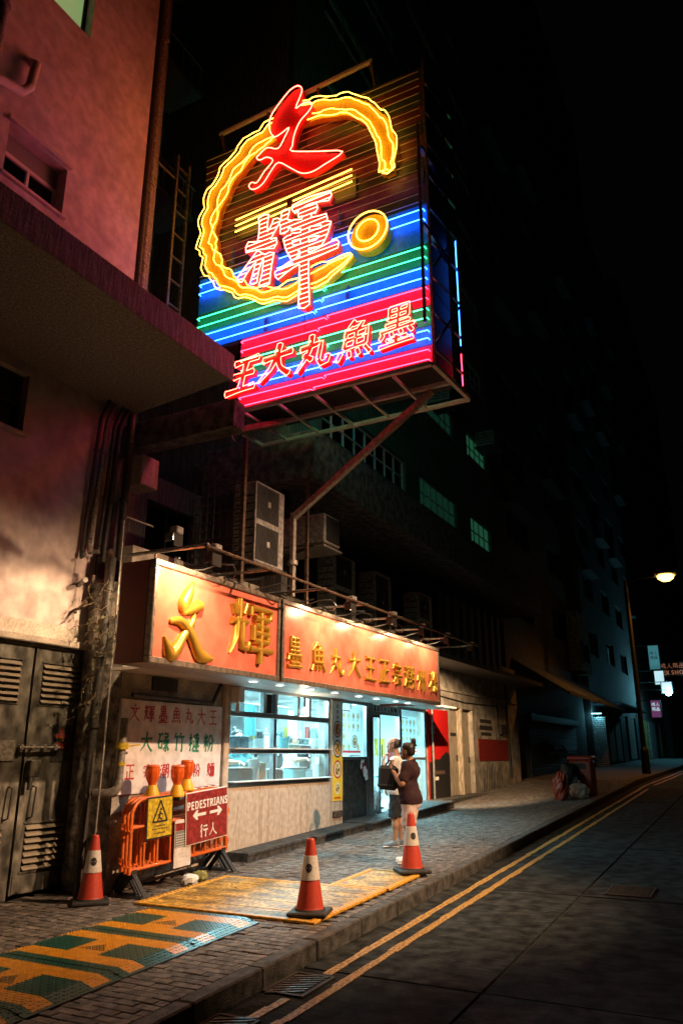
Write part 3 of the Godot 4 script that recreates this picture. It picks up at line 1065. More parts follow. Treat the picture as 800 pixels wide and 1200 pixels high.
		for h in holes_d:
			for j in 7:
				var s := mb()
				var y: float = lerpf(h[2], h[3], (j + 0.5) / 7.0)
				s.box(Vector3(LEFT_X - 0.02, y, (h[0] + h[1]) / 2), Vector3(0.075, 0.012, h[0] - h[1] - 0.01), 0.003, Basis(Vector3(0, 0, 1), -0.75))
				ow("louvre_slat", s, M.steel_slat, leaf)
			ow("louvre_back", bc(Vector3(LEFT_X - 0.12, h[2] - 0.02, h[0] + 0.02), Vector3(LEFT_X - 0.1, h[3] + 0.02, h[1] - 0.02)), M.steel_door, leaf)
		for hy in [0.9, 1.75, 2.6]:
			var hz: float = z1 + 0.03 if k == 0 else z0 - 0.03
			var hg := mb()
			hg.rod(Vector3(LEFT_X - 0.0, hy, hz), Vector3(LEFT_X - 0.0, hy + 0.16, hz), 0.016)
			ow("hinge", hg, M.iron, leaf)
		var hd := mb()
		var hz2: float = z0 - 0.18 if k == 0 else z1 + 0.16
		hd.tube(PackedVector3Array([Vector3(LEFT_X - 0.02, 1.72, hz2), Vector3(LEFT_X + 0.05, 1.7, hz2), Vector3(LEFT_X + 0.05, 1.36, hz2 + 0.02), Vector3(LEFT_X - 0.02, 1.34, hz2 + 0.02)]), 0.012)
		ow("handle", hd, M.iron, leaf)
		if k == 0:
			var bo := mb()
			bo.rod(Vector3(LEFT_X + 0.03, 2.18, -6.92), Vector3(LEFT_X + 0.03, 2.18, -7.56), 0.017)
			for z in [-6.96, -7.14, -7.32, -7.5]:
				bo.box(Vector3(LEFT_X + 0.015, 2.18, z), Vector3(0.06, 0.07, 0.05), 0.008)
			ow("sliding_bolt", bo, M.galvanised, leaf)
			ow("lock_box", bx(Vector3(LEFT_X + 0.03, 1.93, -7.17), Vector3(0.1, 0.2, 0.16), 0.01), M.steel_door, leaf)
			var pl := mb()
			pl.rod(Vector3(LEFT_X + 0.06, 1.83, -7.12), Vector3(LEFT_X + 0.06, 1.68, -7.12), 0.03)
			ow("padlock", pl, M.iron, leaf)
			# clear plate with faded red characters
			ow("notice_plate", bx(Vector3(LEFT_X - 0.026, 2.24, -7.62), Vector3(0.012, 0.46, 0.3), 0.002), M.stainless_dark, leaf)
			var nt := mb()
			for r in [[0.12, 0.05, 0.08], [0.055, 0.22, 0.05], [-0.06, 0.2, 0.07]]:
				nt.box(Vector3(LEFT_X - 0.018, 2.27 + r[0], -7.62), Vector3(0.003, r[2], r[1]))
			ow("notice_print", nt, M.faded_red, leaf)
			var tri := mb()
			for q in [0, 1, 2]:
				var a0: float = PI / 2 + TAU * q / 3
				var a1: float = PI / 2 + TAU * (q + 1) / 3
				tri.bar(Vector3(LEFT_X - 0.018, 2.285 + 0.035 * sin(a0), -7.62 + 0.035 * cos(a0)), Vector3(LEFT_X - 0.018, 2.285 + 0.035 * sin(a1), -7.62 + 0.035 * cos(a1)), 0.008, 0.003)
			ow("warning_triangle", tri, M.caution_yellow, leaf)
			var sc := mb()
			sc.prism(PackedVector2Array([Vector2(0, 0), Vector2(0.05, 0.02), Vector2(0.035, 0.1), Vector2(0.07, 0.2), Vector2(0.04, 0.27), Vector2(0.01, 0.14)]), 0.0, 0.002)
			var so := obj("torn_paper", sc, M.print_white, leaf)
			so.transform = Transform3D(Basis(Vector3(0, 0, -1), Vector3.UP, Vector3.RIGHT), Vector3(LEFT_X - 0.025, 1.72, -7.86) - t.position)
		else:
			ow("plate", bx(Vector3(LEFT_X - 0.024, 2.14, -6.72), Vector3(0.012, 0.24, 0.36), 0.002), M.galvanised, leaf)
	ow("door_frame", bc(Vector3(LEFT_X - 0.1, 3.44, -5.9), Vector3(LEFT_X + 0.012, 3.475, -8.2)), M.steel_door, t)
	ow("door_frame", bc(Vector3(LEFT_X - 0.1, 0.2, -8.195), Vector3(LEFT_X + 0.012, 3.44, -8.24)), M.steel_door, t)
	ow("room_wall", bc(Vector3(LEFT_X - 0.5, -0.3, -5.7), Vector3(LEFT_X - 0.44, 3.6, -8.1)), M.shop_wall, t)
	for h in holes.slice(0, 3):
		ow("room_wall", bc(Vector3(LEFT_X - 0.5, h[2] - 0.1, h[0] + 0.1), Vector3(LEFT_X - 0.45, h[3] + 0.1, h[1] - 0.1)), M.shop_wall, t)

func pipe(called: String, label: String, pts: Array, r: float, m: Material, group := "", collars := 0.0) -> Node3D:
	var o := thing(called, label, "pipe", pts[0], 0.0, group)
	ow("tube", tb(pts, r, 10), m, o)
	if collars > 0.0:
		for i in pts.size() - 1:
			var a: Vector3 = pts[i]; var c: Vector3 = pts[i + 1]
			var k := int((c - a).length() / collars)
			for j in k:
				var p := a.lerp(c, (j + 0.5) / k)
				var d := (c - a).normalized() * 0.025
				ow("collar", tb([p - d, p + d], r * 1.25, 10), m, o)
	return o

func build_left_details():
	# four conduits under the canopy, one cut short
	var zs := [-7.55, -7.68, -7.84, -7.95]
	var names := ["leftmost of four wall conduits under the canopy, ending in a bent hook", "second of four wall conduits under the canopy, with a clipped foot", "third of four wall conduits under the canopy, dark and straight", "fourth of four wall conduits under the canopy, beside the corner"]
	for i in 4:
		var bot: float = [4.85, 4.95, 4.55, 4.5][i]
		var pts := [Vector3(-8.02, 7.19, zs[i] - 0.14), Vector3(-8.12, 6.9, zs[i] - 0.1), Vector3(-8.14, bot, zs[i])]
		if i < 2:
			pts.append_array([Vector3(-8.1, bot - 0.12, zs[i] + 0.02), Vector3(-8.0, bot - 0.1, zs[i] + 0.06 - i * 0.14)])
		pipe("wall_conduit", names[i], pts, [0.028, 0.035, 0.03, 0.04][i], M.pipe_dark if i != 1 else M.pipe_paint, "conduits on the stucco wall", 0.7)
	# corner stack of service pipes
	pipe("service_pipe", "thick dark service pipe at the shop corner, behind the white conduit", [Vector3(-7.66, 0.4, -7.6), Vector3(-7.66, 2.0, -7.62), Vector3(-7.64, 4.7, -7.66)], 0.055, M.pipe_dark, "service pipes at the shop corner", 0.8)
	pipe("service_pipe", "rusty service pipe against the wall edge by the steel doors", [Vector3(-7.92, 0.4, -7.85), Vector3(-7.92, 4.9, -7.88)], 0.045, M.rust_iron, "service pipes at the shop corner", 0.9)
	pipe("service_pipe", "slim dark cable pipe in the corner running up to the canopy", [Vector3(-8.02, 3.4, -8.16), Vector3(-8.02, 7.15, -8.18)], 0.06, M.pipe_dark, "service pipes at the shop corner", 0.9)
	pipe("service_pipe", "narrow greenish pipe between the thick pipe and the doors", [Vector3(-7.8, 0.4, -7.72), Vector3(-7.79, 3.9, -7.74)], 0.03, M.pipe_paint, "service pipes at the shop corner", 0.7)
	pipe("white_conduit", "thin pale conduit with a bent top rising in front of the signboard end", [Vector3(-7.44, 0.45, -7.58), Vector3(-7.46, 2.2, -7.63), Vector3(-7.48, 4.1, -7.66), Vector3(-7.49, 5.2, -7.66), Vector3(-7.47, 5.27, -7.7), Vector3(-7.3, 5.2, -8.05)], 0.014, M.galvanised)
	# valve with yellow band and fat grey elbow
	var v := thing("pipe_valve", "grey pipe elbow and yellow valve beside the white sign", "valve", Vector3(-7.36, 1.5, -7.8))
	ow("riser", tb([Vector3(-7.36, 1.78, -7.84), Vector3(-7.36, 2.55, -7.86)], 0.05, 12), M.galvanised, v)
	ow("yellow_cap", tb([Vector3(-7.36, 2.16, -7.85), Vector3(-7.36, 2.24, -7.85)], 0.085, 12), M.caution_yellow, v)
	ow("lever", br(Vector3(-7.3, 2.2, -7.9), Vector3(-7.24, 2.22, -8.05), 0.03, 0.02, 0.004), M.caution_yellow, v)
	ow("band", tb([Vector3(-7.36, 1.96, -7.85), Vector3(-7.36, 2.0, -7.85)], 0.062, 12), M.caution_yellow, v)
	ow("elbow", tb([Vector3(-7.36, 1.8, -7.84), Vector3(-7.36, 1.7, -7.83), Vector3(-7.38, 1.64, -7.78), Vector3(-7.46, 1.62, -7.72), Vector3(-7.6, 1.62, -7.68)], 0.062, 12), M.galvanised, v)
	# plant growing out of the pipes
	var pl := thing("wall_weed", "scraggly weed and dead twigs growing round the pipes by the signboard", "plant", Vector3(-7.6, 3.2, -7.6))
	var st := mb()
	var rg := RandomNumberGenerator.new()
	rg.seed = 8
	var leaves := []
	for i in 44:
		var p := Vector3(rg.randf_range(-7.85, -7.45), rg.randf_range(2.7, 4.4), rg.randf_range(-7.72, -7.48))
		var pts := PackedVector3Array([p])
		var d := Vector3(rg.randf_range(-0.4, 0.6), rg.randf_range(-1.0, 0.5), rg.randf_range(-0.2, 0.9)).normalized()
		for k in 5:
			d = (d + Vector3(rg.randfn(), rg.randfn() - 0.25, rg.randfn()) * 0.45).normalized()
			p += d * rg.randf_range(0.05, 0.1)
			pts.append(p)
			if rg.randf() < 0.6:
				leaves.append(p)
		st.tube(pts, rg.randf_range(0.002, 0.0045), 4)
	for i in 26:       # the dry tuft by the sign end
		var p := Vector3(-7.35, 3.98, -7.6)
		var pts := PackedVector3Array([p])
		var d := Vector3(rg.randf_range(0.1, 1.0), rg.randf_range(-0.7, 0.7), rg.randf_range(-0.5, 0.4)).normalized()
		for k in 5:
			d = (d + Vector3(rg.randfn(), rg.randfn() - 0.3, rg.randfn()) * 0.35).normalized()
			p += d * 0.075
			pts.append(p)
		st.tube(pts, 0.0045, 4)
	ow("twigs", st, M.dry_twig, pl)
	var lb := mb()
	for p in leaves:
		var a := Vector3(rg.randfn(), rg.randfn(), rg.randfn()).normalized() * rg.randf_range(0.025, 0.06)
		var c := a.cross(Vector3(rg.randfn(), rg.randfn(), rg.randfn()).normalized()).normalized() * a.length() * 0.5
		lb.quad(p, p + a * 0.5 + c, p + a, p + a * 0.5 - c)
	var lo := ow("leaves", lb, M.leaf, pl)
	lo.set_meta("kind", "stuff")
	# an old lamp bracket stub on the lit wall
	var s := thing("wall_bracket", "short green-grey bracket stuck in the lit wall beside the weed", "bracket", Vector3(-8.2, 4.4, -7.6))
	ow("arm", tb([Vector3(-8.2, 4.36, -7.62), Vector3(-8.0, 4.38, -7.52), Vector3(-7.86, 4.36, -7.42)], 0.035, 8), M.galvanised, s)
	s = thing("wall_bracket", "lower rusty bracket below the green-grey one on the lit wall", "bracket", Vector3(-8.2, 4.1, -7.6))
	ow("arm", tb([Vector3(-8.2, 4.05, -7.7), Vector3(-7.9, 4.08, -7.5), Vector3(-7.8, 4.02, -7.42)], 0.02, 8), M.rust_iron, s)
	# pipes on the wall at upper left
	pipe("soil_pipe", "bent pale soil pipe high on the stucco wall at the left edge", [Vector3(-8.05, 10.7, -4.9), Vector3(-8.05, 11.0, -5.15), Vector3(-8.05, 11.1, -5.5), Vector3(-8.06, 11.3, -5.62), Vector3(-8.06, 11.75, -5.66), Vector3(-8.2, 11.85, -5.66)], 0.07, M.stucco, "pipes at the upper left", 0.5)
	pipe("soil_pipe", "upright soil pipe at the top left edge of the picture", [Vector3(-7.98, 10.3, -4.95), Vector3(-7.98, 20.0, -5.05)], 0.08, M.pipe_paint, "pipes at the upper left", 1.2)
	# downpipes beyond the corner
	var px := [[-8.28, -8.28, 0.05], [-8.34, -8.42, 0.07], [-8.42, -8.56, 0.06], [-8.52, -8.72, 0.045]]
	var pn := ["nearest the stucco corner", "fattest of the stack", "third of the stack, orange-lit", "slimmest of the stack, by the ladder"]
	for i in 4:
		var q = px[i]
		pipe("downpipe", "tall downpipe behind the building corner, " + pn[i], [Vector3(q[0], 7.3 + i * 0.35, q[1]), Vector3(q[0], 26.0, q[1])], q[2], M.pipe_paint if i else M.pipe_dark, "downpipes beyond the corner", 1.6)

func build_back_building():
	var t := thing("recessed_building", "dark building set back behind the neon sign with barred ledges", "building", Vector3(-10.6, 0, -10))
	var w := mb()
	var holes := []
	for k in 8:
		holes.append([-8.9, -10.1, 10.0 + k * 2.9, 11.1 + k * 2.9])
	wall_x(w, -10.6, 0.3, -8.1, -11.0, -0.5, 34.0, holes)
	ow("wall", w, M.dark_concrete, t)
	for h in holes:
		window_x(t, -10.75, h, 2, 1, M.iron, M.dark_glass)
	ow("side_wall", bc(Vector3(-10.6, 4.0, -11.0), Vector3(-7.0, 34.0, -11.2)), M.dark_concrete, t)
	for k in 5:
		var lg := mb()
		var y := 13.2 + k * 3.4
		lg.box(Vector3(-9.9, y, -9.6), Vector3(1.0, 0.12, 2.6), 0.01)
		var o := ow("ledge", lg, M.dark_concrete, t)
		var rl := mb()
		for j in 9:
			rl.rod(Vector3(-9.42, y + 0.06, -8.4 - j * 0.3), Vector3(-9.42, y + 0.75, -8.4 - j * 0.3), 0.018, 6)
		rl.rod(Vector3(-9.42, y + 0.75, -8.3), Vector3(-9.42, y + 0.75, -10.9), 0.022, 6)
		ow("railing", rl, M.galvanised, t)
	var l := thing("wall_ladder", "narrow steel ladder on the dark wall left of the neon sign", "ladder", Vector3(-8.45, 8.2, -9.3))
	for z in [-9.22, -9.56]:
		ow("rail", br(Vector3(-8.45, 8.2, z), Vector3(-8.45, 13.15, z), 0.05, 0.05), M.galvanised, l)
	for k in 10:
		ow("rung", br(Vector3(-8.45, 8.4 + k * 0.5, -9.22), Vector3(-8.45, 8.4 + k * 0.5, -9.56), 0.035, 0.035), M.galvanised, l)
	for k in 2:
		ow("standoff", br(Vector3(-8.47, 9.0 + k * 3.6, -8.1), Vector3(-8.47, 9.0 + k * 3.6, -9.22), 0.03, 0.03), M.galvanised, l)

func build_shop_building():
	var t := thing("shop_building", "dark concrete building over the noodle shop with ribbon windows and a jutting slab", "building", Vector3(-7.45, 0, -17))
	var w := mb()
	wall_x(w, WALL_X, 0.22, -7.84, -27.0, -0.3, 4.9, [[-10.2, -13.56, 1.6, 3.16], [-14.02, -18.5, 0.2, 3.16], [-20.28, -22.2, 0.2, 3.32]])
	ow("ground_floor_wall", w, M.cream_wall, t)
	ow("corner_wall", bc(Vector3(WALL_X - 0.001, -0.3, -7.838), Vector3(-8.199, 4.4, -8.06)), M.shop_wall, t)
	# deck over the shop, on which the condensers stand
	ow("deck", bc(Vector3(-6.5, 4.3, -7.9), Vector3(-8.6, 4.42, -27.0)), M.dark_concrete, t)
	w = mb()
	wall_x(w, -8.6, 0.25, -8.1, -27.0, 4.42, 6.65, [[-9.3, -10.6, 4.9, 6.2], [-12.3, -14.0, 4.9, 6.2]])
	ow("recessed_wall", w, M.dark_concrete, t)
	window_x(t, -8.75, [-9.3, -10.6, 4.9, 6.2], 2, 1, M.iron, M.dark_glass)
	window_x(t, -8.75, [-12.3, -14.0, 4.9, 6.2], 3, 1, M.iron, M.dark_glass)
	ow("end_wall", bc(Vector3(-8.6, -0.3, -26.8), Vector3(WALL_X - 0.23, 6.62, -27.0)), M.dark_concrete, t)
	# concrete beam below the canopy
	ow("beam", bc(Vector3(-6.2, 6.66, -8.35), Vector3(-8.6, 7.1, -8.62), 0.01), M.slab_concrete, t)
	var s := mb()
	s.box(Vector3(-7.4, 7.08, -18.55), Vector3(2.4, 0.9, 15.7), 0.015)
	ow("jutting_slab", s, M.slab_concrete, t)
	# upper storeys with ribbon windows
	var holes := []
	var cols := [[-12.2, -16.4, 8], [-17.3, -20.1, 6], [-21.3, -23.3, 4]]
	for f in 11:
		for c in cols:
			holes.append([c[0], c[1], 8.15 + f * 2.75, 9.0 + f * 2.75, c[2], f])
	w = mb()
	wall_x(w, -6.9, 0.22, -11.0, -23.75, 7.54, 38.0, holes)
	ow("upper_wall", w, M.green_building, t)
	ow("end_face", bc(Vector3(-6.9, 7.54, -23.76), Vector3(-14.0, 38.0, -23.9)), M.dark_concrete, t)
	ow("roof", bc(Vector3(-6.95, 37.7, -11.2), Vector3(-14.0, 37.9, -23.75)), M.dark_concrete, t)
	ow("room_wall", bc(Vector3(-7.6, 7.6, -11.1), Vector3(-7.5, 37.6, -23.7)), M.shop_wall, t)
	for h in holes:
		if h[5] < 4:
			window_x(t, -7.0, h, h[4], 2, M.frame_white, (M.green_window_glow if h[4] == 4 else M.dim_green_window_glow) if h[5] < 2 and h[4] < 8 else M.dark_glass, 0.045)
		else:
			window_x(t, -7.0, h, int(h[4] / 2), 1, M.frame_white, M.dark_glass, 0.06)
		if h[5] < 6:
			ow("window_sill", bx(Vector3(-6.88, h[2] - 0.04, (h[0] + h[1]) / 2), Vector3(0.1, 0.06, h[0] - h[1] + 0.1), 0.008), M.slab_concrete, t)
	# cream doors
	for k in 2:
		var z0: float = [-20.3, -21.3][k]
		var d := bx(Vector3(WALL_X - 0.16, 2.15, z0 - 0.46), Vector3(0.05, 2.4, 0.9), 0.006)
		var o := ow("door", d, M.cream_door, t)
		ow("handle", bx(Vector3(WALL_X - 0.12, 2.0 if k == 0 else 1.95, z0 - 0.78), Vector3(0.05, 0.16, 0.05), 0.01), M.iron, o)
		if k == 0:
			ow("name_plate", bx(Vector3(WALL_X - 0.13, 2.62, z0 - 0.5), Vector3(0.012, 0.09, 0.6), 0.002), M.iron, o)
	ow("door_post", bc(Vector3(WALL_X + 0.01, 0.6, -21.2), Vector3(WALL_X - 0.21, 3.32, -21.32), 0.01), M.cream_door, t)
	ow("step", bc(Vector3(WALL_X + 0.35, 0.5, -18.6), Vector3(WALL_X - 0.3, py(-20) + 0.1, -22.4), 0.015), M.kerb_stone, t)
	# posters and paint on the wall past the doors
	ow("poster", bx(Vector3(WALL_X + 0.008, 2.22, -24.1), Vector3(0.012, 0.62, 3.0)), M.plate_red, t).set_meta("label", "dull red banner pasted on the wall")
	var mk_ := mb()
	for r in [[3.05, 0.1, 1.1], [2.86, 0.12, 1.25], [2.68, 0.09, 1.0]]:
		mk_.box(Vector3(WALL_X + 0.006, r[0], -23.4), Vector3(0.008, r[1], r[2]))
	ow("stencil_print", mk_, M.iron, t)
	ow("meter_box", bx(Vector3(WALL_X + 0.06, 2.85, -24.9), Vector3(0.12, 0.3, 0.5), 0.01), M.iron, t)
	var gr := mb()
	for k in 12:
		var z := -22.9 - k * 0.16
		gr.bar(Vector3(WALL_X + 0.006, 0.95 + 0.2 * fmod(k * 0.37, 1.0), z), Vector3(WALL_X + 0.006, 1.8 - 0.25 * fmod(k * 0.61, 1.0), z - 0.1), 0.035, 0.006)
	ow("graffiti", gr, M.black, t)
	ow("ledge", bc(Vector3(WALL_X + 0.05, 3.72, -18.7), Vector3(WALL_X - 0.02, 3.8, -26.9), 0.01), M.cream_wall, t)
	var cb := mb()
	cb.tube(PackedVector3Array([Vector3(WALL_X + 0.03, 3.6, -18.6), Vector3(WALL_X + 0.03, 3.5, -21.5), Vector3(WALL_X + 0.03, 3.55, -24.6), Vector3(WALL_X + 0.03, 2.4, -24.7)]), 0.014, 6)
	cb.tube(PackedVector3Array([Vector3(WALL_X + 0.03, 4.6, -25.6), Vector3(WALL_X + 0.03, 1.4, -25.7)]), 0.03, 6)
	ow("cable", cb, M.iron, t)

func far_block(z0: float, z1: float, X: float, h: float, label: String, m: Material, floors: int) -> Node3D:
	var t := thing("far_building", label, "building", Vector3(X, gy(z0), (z0 + z1) / 2), 0.0, "dark buildings further up the street")
	var w := mb()
	var holes := []
	var n := maxi(2, int((z0 - z1) / 5.0))
	for f in floors:
		for i in n:
			var za := z0 - (z0 - z1) * (i + 0.22) / n
			var zb := z0 - (z0 - z1) * (i + 0.72) / n
			var y := 7.2 + f * 3.1
			if y + 1.4 < h:
				holes.append([za, zb, y, y + 1.35])
	wall_x(w, X, 0.3, z0, z1, 0.0, h, holes)
	ow("wall", w, m, t)
	ow("side_wall", bc(Vector3(X - 0.31, 0, z0), Vector3(X - 10, h, z0 - 0.3)), m, t)
	ow("room_wall", bc(Vector3(X - 0.7, 4, z0 - 0.5), Vector3(X - 0.6, h, z1 + 0.3)), M.shop_wall, t)
	var k := 0
	for hh in holes:
		window_x(t, X - 0.12, hh, 3, 1, M.iron, M.dark_glass, 0.07)
		k += 1
		if k % 3 == 0:
			ow("window_hood", bx(Vector3(X + 0.2, hh[3] + 0.1, (hh[0] + hh[1]) / 2), Vector3(0.5, 0.08, hh[0] - hh[1] + 0.2), 0.01), m, t)
	return t

func build_far_street():
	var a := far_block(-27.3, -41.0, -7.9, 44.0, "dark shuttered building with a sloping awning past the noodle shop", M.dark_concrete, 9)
	# ground-floor shutter with painted scrawl
	var sh := mb()
	for k in 20:
		sh.box(Vector3(-7.84, 1.35 + k * 0.1, -34.0), Vector3(0.05, 0.085, 8.4), 0.012)
	var so := ow("roller_shutter", sh, M.shutter, a)
	so.set_meta("label", "wide roller shutter with dark scrawled graffiti")
	var g := mb()
	var pts := PackedVector3Array()
	for k in 40:
		var u := k / 39.0
		pts.append(Vector3(-7.8, 2.35 + 0.28 * sin(u * 31.0) * (0.5 + 0.5 * sin(u * 7.0)), -31.2 - u * 4.6))
	g.tube(pts, 0.035, 5)
	pts = PackedVector3Array()
	for k in 24:
		var u := k / 23.0
		pts.append(Vector3(-7.8, 2.0 + 0.1 * sin(u * 15.0), -32.0 - u * 3.6))
	g.tube(pts, 0.03, 5)
	ow("scrawl", g, M.black, so)
	ow("shutter_box", bx(Vector3(-7.8, 3.45, -34.0), Vector3(0.3, 0.28, 8.6), 0.02), M.shutter, a)
	var aw := mb()
	aw.quad(Vector3(-7.9, 5.5, -28.3), Vector3(-7.9, 5.5, -40.5), Vector3(-5.9, 4.2, -40.5), Vector3(-5.9, 4.2, -28.3), Vector3.UP)
	aw.quad(Vector3(-7.9, 5.46, -28.3), Vector3(-7.9, 5.46, -40.5), Vector3(-5.9, 4.16, -40.5), Vector3(-5.9, 4.16, -28.3), Vector3.DOWN)
	for k in 13:
		var z := -28.3 - k
		aw.bar(Vector3(-7.9, 5.44, z), Vector3(-5.9, 4.14, z), 0.04, 0.04)
	aw.bar(Vector3(-5.9, 4.18, -28.3), Vector3(-5.9, 4.18, -40.5), 0.05, 0.12)
	ow("awning", aw, M.tarp, a)
	ow("mossy_pier", bc(Vector3(-7.85, 5.9, -38.2), Vector3(-7.3, 8.8, -40.9), 0.02), M.mossy_yellow, a)
	window_x(a, -7.27, [-38.6, -40.3, 6.3, 7.4], 2, 1, M.iron, M.dark_glass, 0.08)
	var b := far_block(-41.3, -52.0, -7.6, 40.0, "narrow dark tenement with a cyan-lit side shutter", M.facade_paint, 8)
	var cs := mb()
	for k in 24:
		cs.box(Vector3(-7.3, 1.55 + k * 0.1, -41.5), Vector3(0.62, 0.085, 0.06), 0.01)
	ow("side_shutter", cs, M.ac_white, b)
	var lamp := thing("shutter_lamp", "small cyan tube lamp over the side shutter up the street", "lamp", Vector3(-7.3, 4.05, -41.25))
	ow("tube", tb([Vector3(-7.6, 4.05, -41.22), Vector3(-7.1, 4.05, -41.22)], 0.03, 6), M.cyan_tube, lamp)
	var al := OmniLight3D.new()
	al.name = "tube_light"
	al.position = Vector3(0, -0.08, 0.02)
	al.light_color = Color(0.5, 0.9, 1.0)
	al.light_energy = 0.35
	al.light_size = 0.04
	al.omni_range = 60
	al.omni_attenuation = 2
	al.shadow_enabled = true
	lamp.add_child(al)
	for k in 4:
		var z := -43.5 - k * 2.2
		ow("shopfront", bx(Vector3(-7.5, 2.9, z), Vector3(0.14, 2.4, 1.7), 0.02), [M.shutter, M.mossy_yellow, M.shop_wall, M.shutter][k], b)
	ow("awning", bc(Vector3(-7.6, 4.5, -42.0), Vector3(-6.2, 4.62, -51.5), 0.02), M.tarp, b)
	var c := far_block(-52.3, -75.0, -7.7, 46.0, "tall far tenement carrying the lit shop signs", M.facade_paint, 10)
	for k in 6:
		ow("shopfront", bx(Vector3(-7.6, 3.1, -54.0 - k * 3.4), Vector3(0.14, 2.6, 2.6), 0.02), [M.shop_wall, M.shutter, M.mossy_yellow][k % 3], c)
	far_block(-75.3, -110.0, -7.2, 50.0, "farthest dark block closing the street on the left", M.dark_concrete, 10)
	# projecting signs up the street
	var sg := [
		[Vector3(-6.3, 8.75, -60.0), 0.7, 1.7, M.sign_cyan_glow, "dim cyan upright sign box up the street, above the white one"],
		[Vector3(-6.1, 7.3, -59.9), 0.62, 0.95, M.sign_white_glow, "bright white lit sign box up the street beside the cyan lamp"],
		[Vector3(-5.66, 6.58, -59.6), 0.68, 0.75, M.sign_pink_glow, "small pink lit sign box beside the cyan lamp"],
		[Vector3(-6.45, 5.1, -58.8), 0.62, 1.15, M.sign_purple_glow, "dim purple sign box hanging below the cyan lamp"],
	]
	for s in sg:
		var t := thing("sign_box", s[4], "sign", s[0] - Vector3(0, s[2] / 2, 0), 0.0)
		ow("face", bx(s[0], Vector3(s[1], s[2], 0.12), 0.01), s[3], t)
		var f := mb()
		for q in [-1.0, 1.0]:
			f.box(s[0] + Vector3(q * (s[1] / 2 + 0.02), 0, 0), Vector3(0.05, s[2] + 0.1, 0.2), 0.005)
			f.box(s[0] + Vector3(0, q * (s[2] / 2 + 0.02), 0), Vector3(s[1], 0.05, 0.2), 0.005)
		ow("frame", f, M.iron, t)
		ow("bracket", br(s[0] + Vector3(-s[1] / 2, s[2] / 2 + 0.02, 0), Vector3(-7.7, s[0].y + s[2] / 2 + 0.02, s[0].z), 0.05, 0.05), M.iron, t)
		if s[2] != 0.95:
			var tx := mb()
			var gl: Array = ["成", "人", "用", "品"] if s[2] > 1 else ["成", "人"]
			for i in gl.size():
				glyph_flat(tx, gl[i], Transform3D(Basis(), s[0] + Vector3(-0.26 + (i % 2) * 0.27, 0.08 - (i / 2) * 0.32 + (0.1 if s[2] > 1 else -0.2), 0.062)), 0.25, 0.09, 0.01)
			ow("lettering", tx, M.sign_white_glow if s[2] < 1.5 else M.iron, t)
	var t2 := thing("sign_box", "brown hanging sign reading SEX SHOP under four Chinese characters", "sign", Vector3(-5.3, 7.4, -60.5))
	var ce := Vector3(-5.2, 7.93, -60.5)
	ow("board", bx(ce, Vector3(1.75, 1.05, 0.14), 0.015), M.sign_dark, t2)
	ow("bracket", br(ce + Vector3(-0.87, 0.45, 0), Vector3(-7.7, 8.38, -60.5), 0.06, 0.06), M.iron, t2)
	var tx2 := mb()
	var cn := ["成", "人", "用", "品"]
	for i in 4:
		glyph_flat(tx2, cn[i], Transform3D(Basis(), ce + Vector3(-0.78 + i * 0.4, 0.04, 0.075)), 0.36, 0.09, 0.01)
	ow("lettering", tx2, M.sign_orange_glow, t2)
	letters(t2, "SEX SHOP", ce - t2.position + Vector3(0, -0.26, 0.075), 0.3, M.sign_orange_glow, Basis())
	# the cyan lamp
	var cl := thing("wall_lamp", "bright cyan floodlight hanging among the far shop signs", "lamp", Vector3(-5.55, 6.1, -60.0))
	var bb := mb()
	bb.lathe(PackedVector2Array([Vector2(0, -0.22), Vector2(0.16, -0.16), Vector2(0.22, 0), Vector2(0.16, 0.16), Vector2(0, 0.22)]), Vector3(-5.55, 6.2, -59.2), 12)
	ow("bulb", bb, M.cyan_glow, cl)
	ow("bracket", br(Vector3(-5.55, 6.36, -59.2), Vector3(-7.7, 6.5, -59.2), 0.05, 0.05), M.iron, cl)
	var li := OmniLight3D.new()
	li.name = "bulb_light"
	li.position = Vector3(0, 0.1, 0.8)
	li.light_color = Color(0.3, 0.85, 1.0)
	li.light_energy = 4.0
	li.light_size = 0.1
	li.omni_range = 120
	li.omni_attenuation = 2
	li.shadow_enabled = true
	cl.add_child(li)
	# dim lit panes in the tower high above the street
	var tw := thing("far_tower", "very dark tower block rising behind the street with two lit panes", "building", Vector3(-16, 0, -60))
	ow("wall", bc(Vector3(-9.6, 0, -30), Vector3(-26, 70, -75)), M.dark_concrete, tw)
	for q in [[Vector3(-9.4, 36.2, -64.2), M.far_window_glow, 1.2], [Vector3(-9.4, 38.9, -64.2), M.cyan_faint, 1.0], [Vector3(-9.4, 25.0, -44.5), M.far_window_glow, 0.35]]:
		var fr := ow("window", bx(q[0], Vector3(0.3, q[2] + 0.3, 0.9), 0.02), M.iron, tw)
		ow("pane", bx(q[0] + Vector3(0.12, 0, 0), Vector3(0.1, q[2], 0.6)), q[1], fr)

func letters(parent: Node3D, text: String, at: Vector3, h: float, m: Material, bs: Basis, called := "lettering"):
	var tm := TextMesh.new()
	var f := SystemFont.new()
	f.font_names = PackedStringArray(["Droid Sans"])
	f.font_weight = 700
	tm.font = f
	tm.text = text
	tm.font_size = 64
	tm.pixel_size = h / 47.0
	tm.depth = 0.006
	var o := obj(called, tm, m, parent)
	o.transform = Transform3D(bs, at)
	return o
